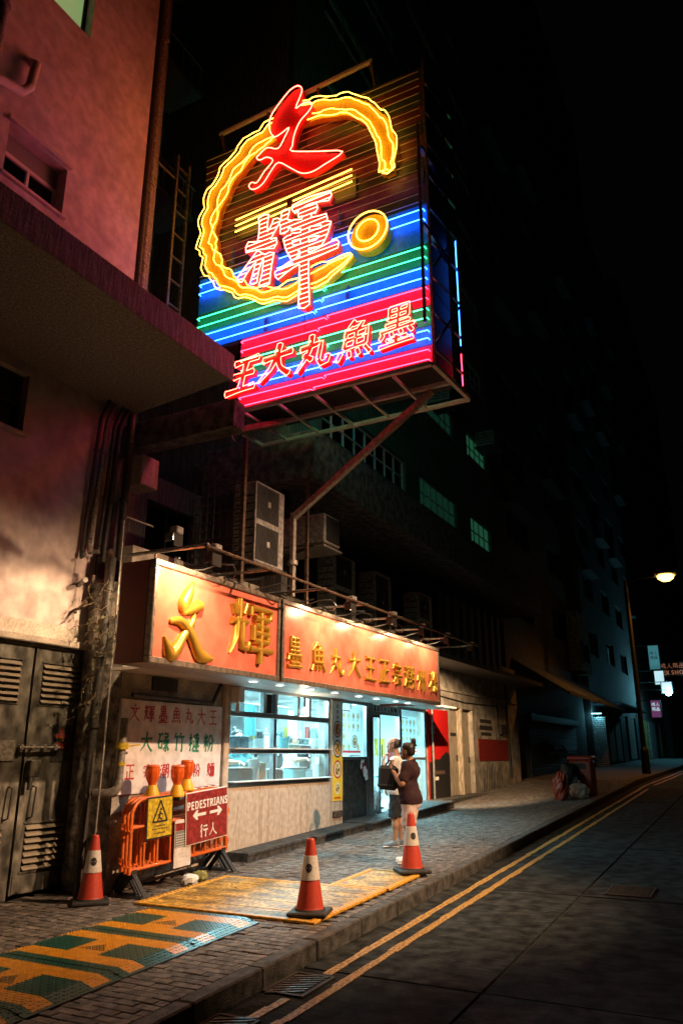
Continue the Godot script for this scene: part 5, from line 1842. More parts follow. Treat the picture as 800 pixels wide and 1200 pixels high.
# ---------------------------------------------------------------- inside
func build_shop_inside():
	var r := thing("shop_interior", "white tiled kitchen and dining room seen through the shop front", "room", Vector3(-9.5, 0.86, -15.6))
	var xi := WALL_X - 0.24
	ow("floor_tiles", bc(Vector3(xi, 0.7, -10.0), Vector3(-12.0, 0.86, -22.0)), M.tile_white, r)
	ow("back_wall", bc(Vector3(-12.0, 0.86, -10.0), Vector3(-12.15, 3.3, -22.0)), M.tile_white, r)
	ow("side_wall", bc(Vector3(xi, 0.86, -10.0), Vector3(-12.15, 3.3, -9.9)), M.tile_white, r)
	ow("side_wall", bc(Vector3(xi, 0.86, -22.0), Vector3(-12.15, 3.3, -22.1)), M.tile_white, r)
	ow("ceiling", bc(Vector3(xi, 3.3, -9.9), Vector3(-12.15, 3.4, -22.1)), M.white_plastic, r)
	var pt := mb()
	for i in 12:           # tiled partition, tile by tile
		for j in 8:
			pt.box(Vector3(-8.15 - i * 0.3, 1.0 + j * 0.3, -15.55), Vector3(0.292, 0.292, 0.1), 0.006)
	var po := ow("partition_tiles", pt, M.tile_white, r)
	po.set_meta("kind", "stuff")
	ow("door_curtain", bc(Vector3(-8.0, 0.86, -15.5), Vector3(-8.02, 3.28, -15.6)), M.stainless, r)
	var sp := [Vector3(-8.45, 3.27, -11.9), Vector3(-8.45, 3.27, -13.9), Vector3(-8.7, 3.27, -17.0), Vector3(-9.0, 3.27, -19.6), Vector3(-10.4, 3.27, -12.6), Vector3(-10.6, 3.27, -18.0)]
	for i in sp.size():
		var l := thing("ceiling_light", ["first cyan-white ceiling light over the kitchen window counter", "second cyan-white ceiling light over the kitchen counter", "cyan-white ceiling light just inside the door", "cyan-white ceiling light behind the poster window", "ceiling light deep in the kitchen", "ceiling light deep in the dining room"][i], "ceiling light", sp[i], 0.0, "ceiling lights in the shop")
		ow("panel", bx(sp[i] + Vector3(0, 0.01, 0), Vector3(0.5, 0.03, 1.1), 0.004), M.ceiling_glow, l)
		area(l, "panel_light", Vector3(0, -0.012, 0), Basis(Vector3.RIGHT, -PI / 2), Vector2(0.5, 1.1), Color(0.66, 0.95, 1.0), 24.0 if i < 4 else 13.0)
	var c := thing("work_counter", "steel kitchen counter behind the serving window", "counter", Vector3(-8.1, 0.86, -12.5))
	ow("body", bc(Vector3(-7.75, 0.86, -10.15), Vector3(-8.3, 1.6, -15.3), 0.01), M.stainless, c)
	ow("top", bc(Vector3(-7.72, 1.6, -10.12), Vector3(-8.33, 1.64, -15.32), 0.006), M.stainless, c)
	ow("shelf", bc(Vector3(-7.72, 2.12, -10.2), Vector3(-8.0, 2.15, -15.3)), M.stainless, c)
	for z in [-10.6, -12.4, -14.2]:
		ow("shelf_post", tb([Vector3(-7.98, 1.64, z), Vector3(-7.98, 2.12, z)], 0.015), M.stainless, c)
	var bw := mb()
	var prof := PackedVector2Array([Vector2(0, 0), Vector2(0.05, 0), Vector2(0.1, 0.06), Vector2(0.105, 0.075), Vector2(0.095, 0.07), Vector2(0.0, 0.03)])
	bw.lathe(prof, Vector3.ZERO, 18)
	var bm := bw.mesh()
	var labels := ["tall stack of pale bowls at the lower left of the kitchen window", "stack of pale bowls right beside the tall stack", "short stack of bowls on the upper shelf at left", "teal bowls stacked on the upper shelf by the mullion", "bowls stacked at the right end of the counter", "pale bowls stacked on the upper shelf at right"]
	var places := [Vector3(-7.95, 1.64, -11.75), Vector3(-7.98, 1.64, -12.0), Vector3(-7.86, 2.15, -11.75), Vector3(-7.88, 2.15, -12.6), Vector3(-8.0, 1.64, -14.1), Vector3(-7.86, 2.15, -13.7)]
	for i in 6:
		var s := thing("bowl_stack", labels[i], "bowls", places[i], 0.0, "stacked bowls in the kitchen")
		for k in [10, 8, 5, 6, 7, 6][i]:
			var o := obj("bowl", bm, M.counter_teal if i == 3 else (M.orange_wood if i == 1 else M.white_plastic), s)
			o.position = Vector3(rng.randf_range(-0.004, 0.004), k * 0.034, 0)
	var items := [[Vector3(-7.9, 2.27, -11.2), Vector3(0.24, 0.22, 0.3), M.tarp, "dark blue crate on the upper shelf at far left"], [Vector3(-7.88, 2.3, -12.2), Vector3(0.2, 0.28, 0.24), M.white_plastic, "white plastic tub on the upper shelf"], [Vector3(-7.9, 2.21, -12.95), Vector3(0.2, 0.1, 0.36), M.orange_wood, "tan tray of noodles on the upper shelf"], [Vector3(-7.93, 1.76, -11.3), Vector3(0.3, 0.22, 0.4), M.black, "black bin on the counter at far left"], [Vector3(-7.95, 1.74, -12.45), Vector3(0.24, 0.18, 0.22), M.iron, "dark pot on the counter by the mullion"], [Vector3(-7.9, 2.2, -13.3), Vector3(0.22, 0.1, 0.44), M.plate_red, "red packets on the upper shelf"], [Vector3(-7.95, 1.75, -13.1), Vector3(0.3, 0.2, 0.4), M.counter_teal, "teal basin on the counter at the middle"], [Vector3(-7.9, 2.26, -14.4), Vector3(0.22, 0.2, 0.3), M.grey_plastic, "grey box on the upper shelf at the right end"], [Vector3(-7.95, 1.72, -14.6), Vector3(0.28, 0.14, 0.4), M.white_plastic, "white tray on the counter at the right end"], [Vector3(-9.2, 1.95, -15.3), Vector3(0.5, 0.3, 0.3), M.iron, "dark stock pot on the partition shelf"], [Vector3(-9.9, 1.95, -15.3), Vector3(0.5, 0.34, 0.3), M.stainless, "steel stock pot on the partition shelf"]]
	for it in items:
		var o := thing("kitchen_box", it[3], "kitchen container", it[0] - Vector3(0, it[1].y / 2, 0))
		ow("body", bx(it[0], it[1], 0.03), it[2], o)
		ow("lid", bx(it[0] + Vector3(0, it[1].y / 2 + 0.01, 0), Vector3(it[1].x * 1.06, 0.02, it[1].z * 1.06), 0.006), M.white_plastic if it[2] != M.white_plastic else M.counter_teal, o)
	var ws := thing("wall_shelf", "steel shelves with jars and hanging ladles on the kitchen partition", "shelf", Vector3(-9.4, 1.75, -15.4))
	for y in [1.76, 2.42]:
		ow("board", bx(Vector3(-9.6, y, -15.32), Vector3(2.4, 0.03, 0.34), 0.004), M.stainless, ws)
	for k in 12:
		var h := 0.14 + 0.05 * (k % 3)
		ow("jar", tb([Vector3(-8.6 - k * 0.18, 2.44, -15.3), Vector3(-8.6 - k * 0.18, 2.44 + h, -15.3)], 0.055, 10), [M.caution_yellow, M.counter_teal, M.plate_red, M.white_plastic, M.iron][k % 5], ws)
	for k in 10:
		var x := -8.65 - k * 0.2
		ow("ladle", tb([Vector3(x, 2.38, -15.2), Vector3(x, 2.12, -15.2), Vector3(x + 0.03, 2.05, -15.18)], 0.012 + 0.012 * (k % 3), 6), M.stainless if k % 2 else M.iron, ws)
	for k in 3:
		var cl := mb()
		var z: float = [-12.6, -14.5, -15.0][k]
		for j in 8:
			cl.box(Vector3(-8.75 - k * 0.2 + 0.012 * sin(j * 2.1), 2.72 - 0.02 * k, z - j * 0.045), Vector3(0.02, 0.6 - 0.03 * (j % 3), 0.05), 0.006, Basis(Vector3.UP, 0.5 * sin(j * 2.1)))
		tag(obj("hanging_cloth", cl, [M.teal_cloth, M.white_cloth, M.white_cloth][k], self), ["teal cloth", "white cloth near the partition", "second white cloth against the partition"][k] + " hanging from a rail in the kitchen", "cloth", "cloths hung in the kitchen")
	tag(obj("cloth_rail", tb([Vector3(-8.8, 3.04, -10.2), Vector3(-8.8, 3.04, -15.4)], 0.015), M.stainless, self), "steel rail along the kitchen ceiling with cloths on it", "rail")
	var hood := thing("extract_hood", "steel extract hood deep in the kitchen", "hood", Vector3(-10.6, 2.3, -13.4))
	var hm := mb()
	hm.prism(PackedVector2Array([Vector2(0, 0), Vector2(1.2, 0), Vector2(0.9, 0.7), Vector2(0.3, 0.7)]), 0.0, 2.4)
	hm.v = turned(hm.v, Transform3D(Basis(), Vector3(-11.4, 2.5, -14.8)))
	ow("canopy", hm, M.stainless, hood)
	var fr := thing("fridge", "tall white fridge with a teal door against the far dining room wall", "fridge", Vector3(-8.6, 0.86, -21.5))
	ow("body", bx(Vector3(-8.75, 1.86, -21.55), Vector3(0.9, 2.0, 0.7), 0.02), M.white_plastic, fr)
	ow("door", bx(Vector3(-8.75, 1.9, -21.17), Vector3(0.8, 1.7, 0.05), 0.01), M.counter_teal, fr)
	for k in 3:
		var tb_ := thing("dining_table", ["dining table just inside the shop door", "dining table behind the poster window", "dining table deep in the room"][k], "table", Vector3([-8.5, -8.6, -10.4][k], 0.86, [-17.6, -19.8, -19.8][k]), 0.0, "dining tables in the shop")
		obj("top", bx(Vector3(0, 0.74, 0), Vector3(0.7, 0.04, 0.9), 0.01), M.counter_teal, tb_)
		obj("leg", tb([Vector3(0, 0, 0), Vector3(0, 0.72, 0)], 0.04), M.stainless, tb_)
		obj("foot", bx(Vector3(0, 0.02, 0), Vector3(0.45, 0.04, 0.45), 0.01), M.iron, tb_)
	var bag := thing("carrier_bag", "full white plastic carrier bag standing in the shop doorway", "bag", Vector3(-7.62, 0.886, -15.85))
	var bl := mb()
	lump(bl, Vector3(0, 0.24, 0), Vector3(0.14, 0.26, 0.2), 3, 12, 18, 0.22)
	obj("body", bl, M.bag_white, bag)
	for s in [-1.0, 1.0]:
		obj("handle", tb([Vector3(0.02 * s, 0.42, -0.07), Vector3(0.03 * s, 0.55, -0.03), Vector3(0.03 * s, 0.56, 0.03), Vector3(0.02 * s, 0.42, 0.07)], 0.012, 6), M.bag_white, bag)
	var no := thing("wall_notices", "pale paper notices on the dining room end wall seen through the door", "notices", Vector3(-9.8, 2.0, -21.98))
	for k in 6:
		ow("notice", bx(Vector3(-9.5 - k * 0.42, 2.3 - 0.25 * (k % 2), -21.985), Vector3(0.34, 0.5, 0.01)), [M.print_white, M.plate_red, M.caution_yellow][k % 3], no)

func turned(v: PackedVector3Array, x: Transform3D) -> PackedVector3Array:
	var o := PackedVector3Array()
	for p in v:
		o.append(x * p)
	return o

# ---------------------------------------------------------------- the signboard and its lamps
func build_signboard():
	var t := thing("signboard", "long salmon-red shop signboard with raised gilt Chinese characters", "signboard", Vector3(SIGN_X, 3.12, -11.2))
	var y0 := 3.12
	var y1 := 4.25
	var X := SIGN_X
	for q in [[-6.69, -9.42], [-9.48, -15.8]]:
		ow("face", bc(Vector3(X - 0.05, y0 + 0.04, q[0] - 0.04), Vector3(X - 0.012, y1 - 0.04, q[1] + 0.04)), M.sign_salmon, t)
		var f := mb()
		for y in [y0, y1]:
			f.box(Vector3(X - 0.03, y, (q[0] + q[1]) / 2), Vector3(0.1, 0.075, q[0] - q[1]), 0.01)
		for z in [q[0] - 0.03, q[1] + 0.03]:
			f.box(Vector3(X - 0.03, (y0 + y1) / 2, z), Vector3(0.098, y1 - y0 - 0.076, 0.06), 0.01)
		ow("frame", f, M.sign_frame, t)
	ow("end_panel", bc(Vector3(X - 0.08, y0 - 0.03, -6.69), Vector3(X - 0.5, y1 + 0.03, -6.72)), M.sign_end, t)
	ow("end_panel", bc(Vector3(X - 0.08, y0 - 0.03, -15.77), Vector3(X - 1.4, y1 + 0.03, -15.8)), M.sign_end, t)
	ow("back_panel", bc(Vector3(X - 0.47, y0, -6.73), Vector3(X - 0.5, y1, -15.76)), M.iron, t)
	ow("top_panel", bc(Vector3(X - 0.08, y1 + 0.01, -6.73), Vector3(X - 0.5, y1 + 0.035, -15.76)), M.iron, t)
	ow("bottom_panel", bc(Vector3(X - 0.08, y0 - 0.03, -6.73), Vector3(X - 0.5, y0, -15.76)), M.sign_frame, t)
	# soffit behind
	ow("soffit", bc(Vector3(X - 0.5, 3.15, -7.64), Vector3(WALL_X, 3.19, -15.76)), M.soffit, t)
	ow("soffit", bc(Vector3(X - 0.6, 3.16, -15.81), Vector3(WALL_X, 3.2, -18.5)), M.soffit, t)
	# gilt characters
	var wen := [["0.73,1.01 0.61,0.82 0.55,0.70 0.58,0.60", "0.05 0.17 0.18 0.06"], ["0.57,0.60 0.72,0.68 0.84,0.735 0.93,0.74", "0.06 0.13 0.16 0.07"], ["0.78,0.68 0.74,0.52 0.59,0.34 0.43,0.13 0.35,0.10 0.25,0.29", "0.05 0.09 0.12 0.17 0.19 0.05"], ["0.33,0.47 0.46,0.50 0.57,0.47 0.74,0.33 0.92,0.13 1.18,0.12", "0.06 0.11 0.12 0.14 0.18 0.05"]]
	var b := mb()
	b.xf = Transform3D(FX, Vector3(X - 0.012, y0, -6.69))
	for s in wen:
		var p := PackedVector2Array()
		for q in s[0].split(" "):
			p.append(Vector2(float(q.split(",")[0]), float(q.split(",")[1])))
		var ws: PackedStringArray = s[1].split(" ")
		var sm := smooth(p, 5)
		var w := PackedFloat32Array()
		for i in sm.size():
			var u := float(i) / (sm.size() - 1) * (ws.size() - 1)
			var k := mini(int(u), ws.size() - 2)
			w.append(lerpf(float(ws[k]), float(ws[k + 1]), smoothstep(0, 1, u - k)))
		b.ridge(sm, w, 0.085)
	ow("gilt_character", b, M.gold, t)
	b = mb()
	glyph_ridge(b, "輝", Transform3D(FX, Vector3(X - 0.012, y0 + 0.15, -8.2)), 0.98, 0.86, 0.088, 0.075)
	ow("gilt_character", b, M.gold, t)
	var cs := ["墨", "魚", "丸", "大", "王", "正", "宗", "潮", "州", "粉"]
	var zs := [-9.84, -10.55, -11.17, -11.8, -12.4, -13.0, -13.56, -14.15, -14.8, -15.42]
	for i in 10:
		b = mb()
		var dy := rng.randf_range(-0.015, 0.015)
		glyph_ridge(b, cs[i], Transform3D(FX * Basis(Vector3(0, 0, 1), rng.randf_range(-0.05, 0.05)), Vector3(X - 0.012, y0 + 0.2 + dy, zs[i] + 0.23)), 0.46, 0.45, 0.054, 0.045)
		ow("gilt_character", b, M.gold, t)
	# downlights in the soffit
	var dz := [-9.19, -9.89, -10.8, -11.6, -12.5, -13.22, -14.1, -14.68]
	for i in 8:
		var at := Vector3(-6.27, 3.088, dz[i])
		var d := thing("downlight", "small round downlight, %s from the left under the signboard" % ["first", "second", "third", "fourth", "fifth", "sixth", "seventh", "eighth"][i], "downlight", at, 0.0, "downlights under the signboard")
		var ds := mb()
		ds.lathe(PackedVector2Array([Vector2(0.0, -0.012), Vector2(0.065, -0.012), Vector2(0.065, 0.01), Vector2(0.0, 0.01)]), Vector3.ZERO, 18, false)
		obj("lens", ds, M.downlight_glow, d)
		var rg := mb()
		rg.lathe(PackedVector2Array([Vector2(0.066, -0.016), Vector2(0.085, -0.014), Vector2(0.088, 0.0)]), Vector3.ZERO, 18, false)
		obj("rim", rg, M.white_plastic, d)
		spot(d, "lens_light", Vector3(0, -0.03, 0), Vector3(0, -1, 0.0), Color(0.8, 0.96, 1.0), 0.9, 62.0, 0.6, 0.04)
	# lamp rail above the sign
	var rl := thing("lamp_rail", "rusty lamp rail and brackets along the top of the signboard", "rail", Vector3(-5.72, 4.3, -11.5))
	ow("rail", tb([Vector3(-5.4, 4.4, -6.85), Vector3(-5.4, 4.4, -16.8)], 0.022), M.rust_iron, rl)
	for k in 8:
		var z := -6.9 - k * 1.4
		ow("bracket", tb([Vector3(-6.6, 4.44, z), Vector3(-5.4, 4.42, z)], 0.026 if k == 0 else 0.02), M.galvanised, rl)
		ow("bracket_leg", tb([Vector3(-6.2, 4.41, z - 0.02), Vector3(-6.2, 4.28, z - 0.02)], 0.018), M.rust_iron, rl)
	for k in 6:
		var cb := mb()
		var pts := PackedVector3Array()
		for j in 13:
			var u := j / 12.0
			pts.append(Vector3(-5.9 - 0.25 * sin(u * 9.0 + k), 4.34 + 0.06 * sin(u * 17.0 + k * 2.0), -7.0 - (k + u) * 1.5))
		cb.tube(pts, 0.012, 5)
		ow("cable", cb, M.black, rl)
	var lz := [-7.12, -10.67, -12.24, -13.68, -15.0, -16.5, -7.35]
	for i in 7:
		var at := Vector3(-5.5, 4.33, lz[i])
		if i == 6:
			at = Vector3(-6.3, 4.72, lz[i])
		var l := thing("flood_lamp", "small floodlight on the sign rail, %s" % ["leftmost, over the sign's corner", "second from the left", "third from the left", "fourth from the left", "fifth from the left", "rightmost, past the end of the sign", "set back and aimed at the stucco wall"][i], "lamp", at, 0.0, "floodlights along the sign rail")
		obj("housing", bx(Vector3(0.03, 0.1, 0), Vector3(0.13, 0.1, 0.13), 0.012), M.ac_white, l)
		# hood: closed towards the street, open towards the sign
		var hood := mb()
		hood.box(Vector3(0.065, -0.03, 0), Vector3(0.012, 0.17, 0.17), 0.003)
		if i < 5:
			hood.box(Vector3(0.01, -0.01, 0.088), Vector3(0.12, 0.13, 0.012), 0.003)
			hood.box(Vector3(0.01, 0.0, -0.088), Vector3(0.1, 0.1, 0.012), 0.003)
		else:
			hood.box(Vector3(0.0, 0.0, 0.105), Vector3(0.13, 0.11, 0.012), 0.003)
		obj("hood", hood, M.iron, l)
		var bb := mb()
		bb.lathe(PackedVector2Array([Vector2(0, -0.028), Vector2(0.02, -0.018), Vector2(0.026, 0.0), Vector2(0.018, 0.022), Vector2(0, 0.028)]), Vector3(0, 0.01, 0), 14)
		obj("bulb", bb, M.flood_glow, l)
		var aim: Vector3 = [Vector3(-0.5, -0.85, 0.1), Vector3(-0.5, -0.85, 0), Vector3(-0.5, -0.85, 0), Vector3(-0.5, -0.85, 0), Vector3(-0.5, -0.85, 0), Vector3(-0.42, -0.54, -0.75), Vector3(-0.5, -0.85, 0.2)][i]
		spot(l, "bulb_light", Vector3(0, 0.01, 0), aim, Color(1.0, 0.82, 0.62), [4.2, 2.3, 2.3, 2.3, 2.3, 50.0, 8.5][i], [80.0, 80.0, 80.0, 80.0, 80.0, 31.0, 55.0][i], [0.4, 0.4, 0.4, 0.4, 0.4, 0.5, 0.5][i], 0.025)

func build_white_sign():
	var X := WALL_X + 0.03
	var t := thing("wall_sign", "white painted wall sign with red and green Chinese lettering behind the barriers", "sign", Vector3(X, 1.6, -8.97))
	ow("board", bc(Vector3(X - 0.03, 1.6, -7.84), Vector3(X, 2.8, -10.06), 0.004), M.print_white, t)
	var rows := [["文輝墨魚丸大王", 2.52, 0.235, -8.0, 0.287, M.print_red, 0.088, 0.85], ["大碌竹撻粉", 2.13, 0.27, -8.25, 0.34, M.print_green, 0.12, 0.9], ["正宗潮州粉麵", 1.78, 0.2, -8.0, 0.345, M.print_red, 0.1, 0.9]]
	for r in rows:
		var s: String = r[0]
		for i in s.length():
			var b := mb()
			glyph_flat(b, s[i], Transform3D(FX, Vector3(X + 0.001, r[1], r[3] - i * r[4])), r[2], r[6], 0.002, r[7])
			ow("character", b, r[5], t)
# ---------------------------------------------------------------- the neon sign
func sp(u: float, v: float, d := 0.0) -> Vector3:      # across, up, and out from the face of the sign
	return Vector3(-7.95 + u, 7.5 + v, -9.5 + d)

func pts2(s: String) -> PackedVector2Array:
	var p := PackedVector2Array()
	for q in s.split(" "):
		var xy := q.split(",")
		p.append(Vector2(float(xy[0]), float(xy[1])))
	return p

func loop3(p: PackedVector2Array, d: float) -> PackedVector3Array:
	var r := PackedVector3Array()
	for q in p:
		r.append(sp(q.x, q.y, d))
	return r

func smooth_loop(p: PackedVector2Array, k: int) -> PackedVector2Array:
	var r := PackedVector2Array()
	var n := p.size()
	for i in n:
		for j in k:
			r.append(p[i].cubic_interpolate(p[(i + 1) % n], p[(i + n - 1) % n], p[(i + 2) % n], float(j) / k))
	return r

func build_neon_sign():
	var t := thing("neon_sign", "huge rainbow neon sign with red and pink Chinese characters inside a yellow swirl", "neon sign", Vector3(-5.7, 7.3, -9.9))
	# steel box with a corner cut out for the canopy
	ow("housing", bc(sp(0, 1.34, -0.03), sp(4.45, 5.6, -0.85), 0.02), M.iron, t)
	ow("housing", bc(sp(0.98, 0, -0.031), sp(4.45, 1.338, -0.85), 0.02), M.iron, t)
	# painted sheet bands
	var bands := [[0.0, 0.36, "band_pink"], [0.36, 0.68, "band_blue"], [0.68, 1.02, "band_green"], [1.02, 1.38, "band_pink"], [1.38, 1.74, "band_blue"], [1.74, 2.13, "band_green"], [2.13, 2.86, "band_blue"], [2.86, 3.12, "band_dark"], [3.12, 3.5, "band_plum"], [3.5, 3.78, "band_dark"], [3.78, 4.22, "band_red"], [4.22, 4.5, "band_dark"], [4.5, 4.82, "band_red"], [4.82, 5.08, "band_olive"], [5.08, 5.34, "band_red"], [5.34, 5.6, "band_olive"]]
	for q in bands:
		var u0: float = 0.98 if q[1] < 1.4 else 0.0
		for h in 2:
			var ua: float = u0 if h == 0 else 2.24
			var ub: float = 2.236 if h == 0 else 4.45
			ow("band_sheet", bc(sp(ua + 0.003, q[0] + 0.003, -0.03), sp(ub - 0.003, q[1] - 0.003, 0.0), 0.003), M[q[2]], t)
	# straight tubes, each band two lengths of glass that meet off the middle
	var tubes := [[2.70, "neon_blue"], [2.52, "neon_blue"], [2.01, "neon_green"], [1.83, "neon_green"], [1.64, "neon_blue"], [1.46, "neon_blue"], [1.29, "neon_pink"], [1.11, "neon_pink"], [0.93, "neon_green"], [0.77, "neon_green"], [0.56, "neon_blue"], [0.43, "neon_blue"], [0.24, "neon_pink"], [0.08, "neon_pink"]]
	var tint := {"neon_blue": Color(0.12, 0.38, 1.0), "neon_green": Color(0.15, 0.88, 0.53), "neon_pink": Color(1.0, 0.12, 0.22)}
	for i in tubes.size():
		var v: float = tubes[i][0]
		var u0: float = 1.04 if v < 1.4 else 0.06
		var mid := 2.55 + 0.12 * sin(i * 2.3)
		for h in 2:
			var a: float = u0 if h == 0 else mid + 0.03
			var b: float = mid if h == 0 else 4.4
			var dv := -0.022 if h == 0 else 0.0
			var k := mb()
			k.tube(PackedVector3Array([sp(a, v + dv, 0.02), sp(a, v + dv, 0.075), sp(a + 0.02, v + dv, 0.085), sp(b - 0.02, v + dv, 0.085), sp(b, v + dv, 0.075), sp(b, v + dv, 0.02)]), 0.0085, 6)
			ow("neon_tube", k, M[tubes[i][1]], t)
			if h == 1 and i % 2 == 0:    # the tube's light for engines that do not light from glowing glass
				area(t, "tube_light", sp((a + b) / 2, v + dv, 0.095) - t.position, Basis(Vector3.UP, PI), Vector2(b - a - 0.05, 0.011), tint[tubes[i][1]], 0.1 if tubes[i][1] != "neon_green" else 0.035)
	for k in 18:
		var v := 2.86 + k * 0.152
		ow("dead_tube", tb([sp(0.05, v, 0.075), sp(4.4, v, 0.075)], 0.007, 6), M.dead_tube, t)
	for q in [[0.75, 3.1], [2.9, 3.12], [1.5, 1.5], [3.05, 1.62], [4.4, 3.3], [0.3, 3.0]]:
		ow("tube_clip", br(sp(q[0], q[1] - 0.13, 0.05), sp(q[0] + 0.02, q[1] + 0.13, 0.05), 0.045, 0.05, 0.006), M.clip_blue, t)
	# the yellow swirl
	var outer := pts2("3.22,2.19 2.94,1.94 2.59,1.83 2.21,1.77 1.84,1.75 1.48,1.86 1.15,2.03 0.83,2.24 0.54,2.46 0.30,2.75 0.17,3.11 0.08,3.47 0.07,3.85 0.10,4.22 0.21,4.58 0.44,4.88 0.67,5.18 0.97,5.41 1.32,5.55 1.68,5.65 2.04,5.76 2.39,5.72 2.75,5.60 3.11,5.48 3.42,5.27 3.66,4.98 3.87,4.67 3.98,4.31 4.02,3.94 3.94,3.57")
	var inner := pts2("3.18,2.24 2.85,2.24 2.50,2.22 2.19,2.09 1.85,2.06 1.51,2.13 1.22,2.28 0.99,2.48 0.80,2.70 0.64,2.93 0.53,3.20 0.45,3.48 0.44,3.81 0.52,4.08 0.66,4.38 0.84,4.68 1.09,4.89 1.38,5.08 1.71,5.16 2.03,5.27 2.36,5.27 2.70,5.19 3.04,5.09 3.30,4.89 3.50,4.62 3.62,4.30 3.69,3.96 3.70,3.64 3.74,3.58 3.80,3.55")
	var rg := RandomNumberGenerator.new()
	rg.seed = 31
	var ns := 116
	var lines := [PackedVector2Array(), PackedVector2Array(), PackedVector2Array(), PackedVector2Array()]
	var edge_o := PackedVector2Array()
	var edge_i := PackedVector2Array()
	var f := FastNoiseLite.new()
	f.frequency = 0.16
	for i in ns:
		var s := float(i) / (ns - 1) * 28.999
		var a := int(s)
		var o := outer[a].cubic_interpolate(outer[mini(a + 1, 29)], outer[maxi(a - 1, 0)], outer[mini(a + 2, 29)], s - a)
		var n := inner[a].cubic_interpolate(inner[mini(a + 1, 29)], inner[maxi(a - 1, 0)], inner[mini(a + 2, 29)], s - a)
		var w := 0.05 * sin(i * 1.05) * (0.5 + absf(f.get_noise_1d(i * 3.0))) + 0.05 * f.get_noise_1d(i * 9.0)
		var d := (o - n).normalized()
		var fade := clampf((o - n).length() / 0.2, 0.0, 1.0)
		w *= fade
		edge_o.append(o - d * 0.03 * fade + d * w * 0.5)
		edge_i.append(n + d * 0.02 * fade - d * w * 0.4)
		for k in 4:
			lines[k].append(o.lerp(n, [-0.02, 0.2, 0.72, 0.96][k]) + d * w * [1.0, 0.85, 0.8, -0.9][k] + d * 0.012 * f.get_noise_1d(i * 17.0 + k * 300))
	var sw := mb()
	for i in ns - 1:
		var p := [edge_o[i], edge_o[i + 1], edge_i[i + 1], edge_i[i]]
		for dd in [[0.14, 1.0], [0.02, -1.0]]:
			sw.quad(sp(p[0].x, p[0].y, dd[0]), sp(p[1].x, p[1].y, dd[0]), sp(p[2].x, p[2].y, dd[0]), sp(p[3].x, p[3].y, dd[0]), Vector3(0, 0, dd[1]))
		var out: Vector2 = (p[0] - p[3]).normalized()
		sw.quad(sp(p[0].x, p[0].y, 0.02), sp(p[1].x, p[1].y, 0.02), sp(p[1].x, p[1].y, 0.14), sp(p[0].x, p[0].y, 0.14), Vector3(out.x, out.y, 0))
		sw.quad(sp(p[3].x, p[3].y, 0.02), sp(p[2].x, p[2].y, 0.02), sp(p[2].x, p[2].y, 0.14), sp(p[3].x, p[3].y, 0.14), Vector3(-out.x, -out.y, 0))
	ow("swirl_panel", sw, M.panel_yellow, t)
	for k in 4:
		var b := mb()
		b.tube(loop3(lines[k], 0.2), 0.009, 6)
		ow("neon_tube", b, M.neon_yellow, t)
	var endt := mb()
	endt.tube(PackedVector3Array([sp(lines[0][ns - 1].x, lines[0][ns - 1].y, 0.2), sp(3.86, 3.5, 0.2), sp(lines[3][ns - 1].x, lines[3][ns - 1].y, 0.2)]), 0.0115, 6)
	ow("neon_tube", endt, M.neon_yellow, t)
	# upper red character
	var wen := pts2("2.21,6.01 2.28,5.91 2.26,5.78 2.16,5.53 2.31,5.57 2.46,5.52 2.49,5.42 2.41,5.32 2.28,5.22 2.19,5.08 2.13,4.90 2.11,4.73 2.10,4.62 2.62,4.39 3.10,4.18 2.75,4.06 2.52,4.01 2.30,4.07 2.07,4.28 1.83,4.49 1.68,4.37 1.54,4.19 1.41,4.12 1.28,4.14 1.22,4.24 1.28,4.29 1.39,4.24 1.53,4.41 1.71,4.58 1.58,4.71 1.43,4.71 1.36,4.79 1.42,4.84 1.58,4.92 1.81,4.80 1.94,4.98 2.03,5.16 1.88,5.11 1.73,5.09 1.63,5.26 1.61,5.45 1.67,5.65 1.94,5.93 2.09,6.02")
	var wp := mb()
	wp.xf = Transform3D(Basis(), sp(0, 0, 0))
	wp.prism(wen, 0.15, 0.24)
	wp.xf = Transform3D()
	ow("character_panel", wp, M.panel_red, t)
	var wt := mb()
	wt.tube(loop3(smooth_loop(wen, 3), 0.3), 0.01, 6, true)
	ow("neon_tube", wt, M.neon_red, t)
	# lower striped character
	var hui := [["1.54,3.49 1.54,3.03", 0.145], ["1.22,2.97 1.79,2.86", 0.139], ["1.48,2.77 1.24,2.54 1.08,2.35", 0.104], ["1.52,2.73 1.43,2.45 1.38,2.21", 0.099], ["1.67,2.68 1.64,2.38 1.60,2.11", 0.151], ["1.82,3.32 1.74,3.17 1.62,3.01", 0.122], ["1.99,3.44 1.96,3.24 1.97,3.02", 0.116], ["1.90,3.26 2.13,3.11", 0.099], ["2.15,3.41 2.46,3.47 2.84,3.42", 0.128], ["2.26,3.30 2.58,3.27", 0.133], ["2.13,3.09 2.76,2.98", 0.145], ["2.04,2.89 2.08,2.68 2.20,2.45", 0.122], ["2.78,2.91 2.73,2.69 2.61,2.53", 0.128], ["2.10,2.86 2.73,2.76", 0.104], ["2.17,2.61 2.63,2.57", 0.104], ["2.43,3.34 2.37,2.75 2.38,1.46", 0.139], ["1.84,2.20 2.17,2.33 2.57,2.38 2.98,2.44", 0.122]]
	var polys := []
	for s in hui:
		var p := smooth(pts2(s[0]), 5)
		var w := PackedFloat32Array()
		for i in p.size():
			w.append(1.15 - 0.25 * sin(PI * i / (p.size() - 1.0)))
		polys.append(stroke_poly(p, w, s[1] * 1.3))
	var un := united(polys)
	var hp := mb()
	hp.xf = Transform3D(Basis(), sp(0, 0, 0))
	var n2 := 0
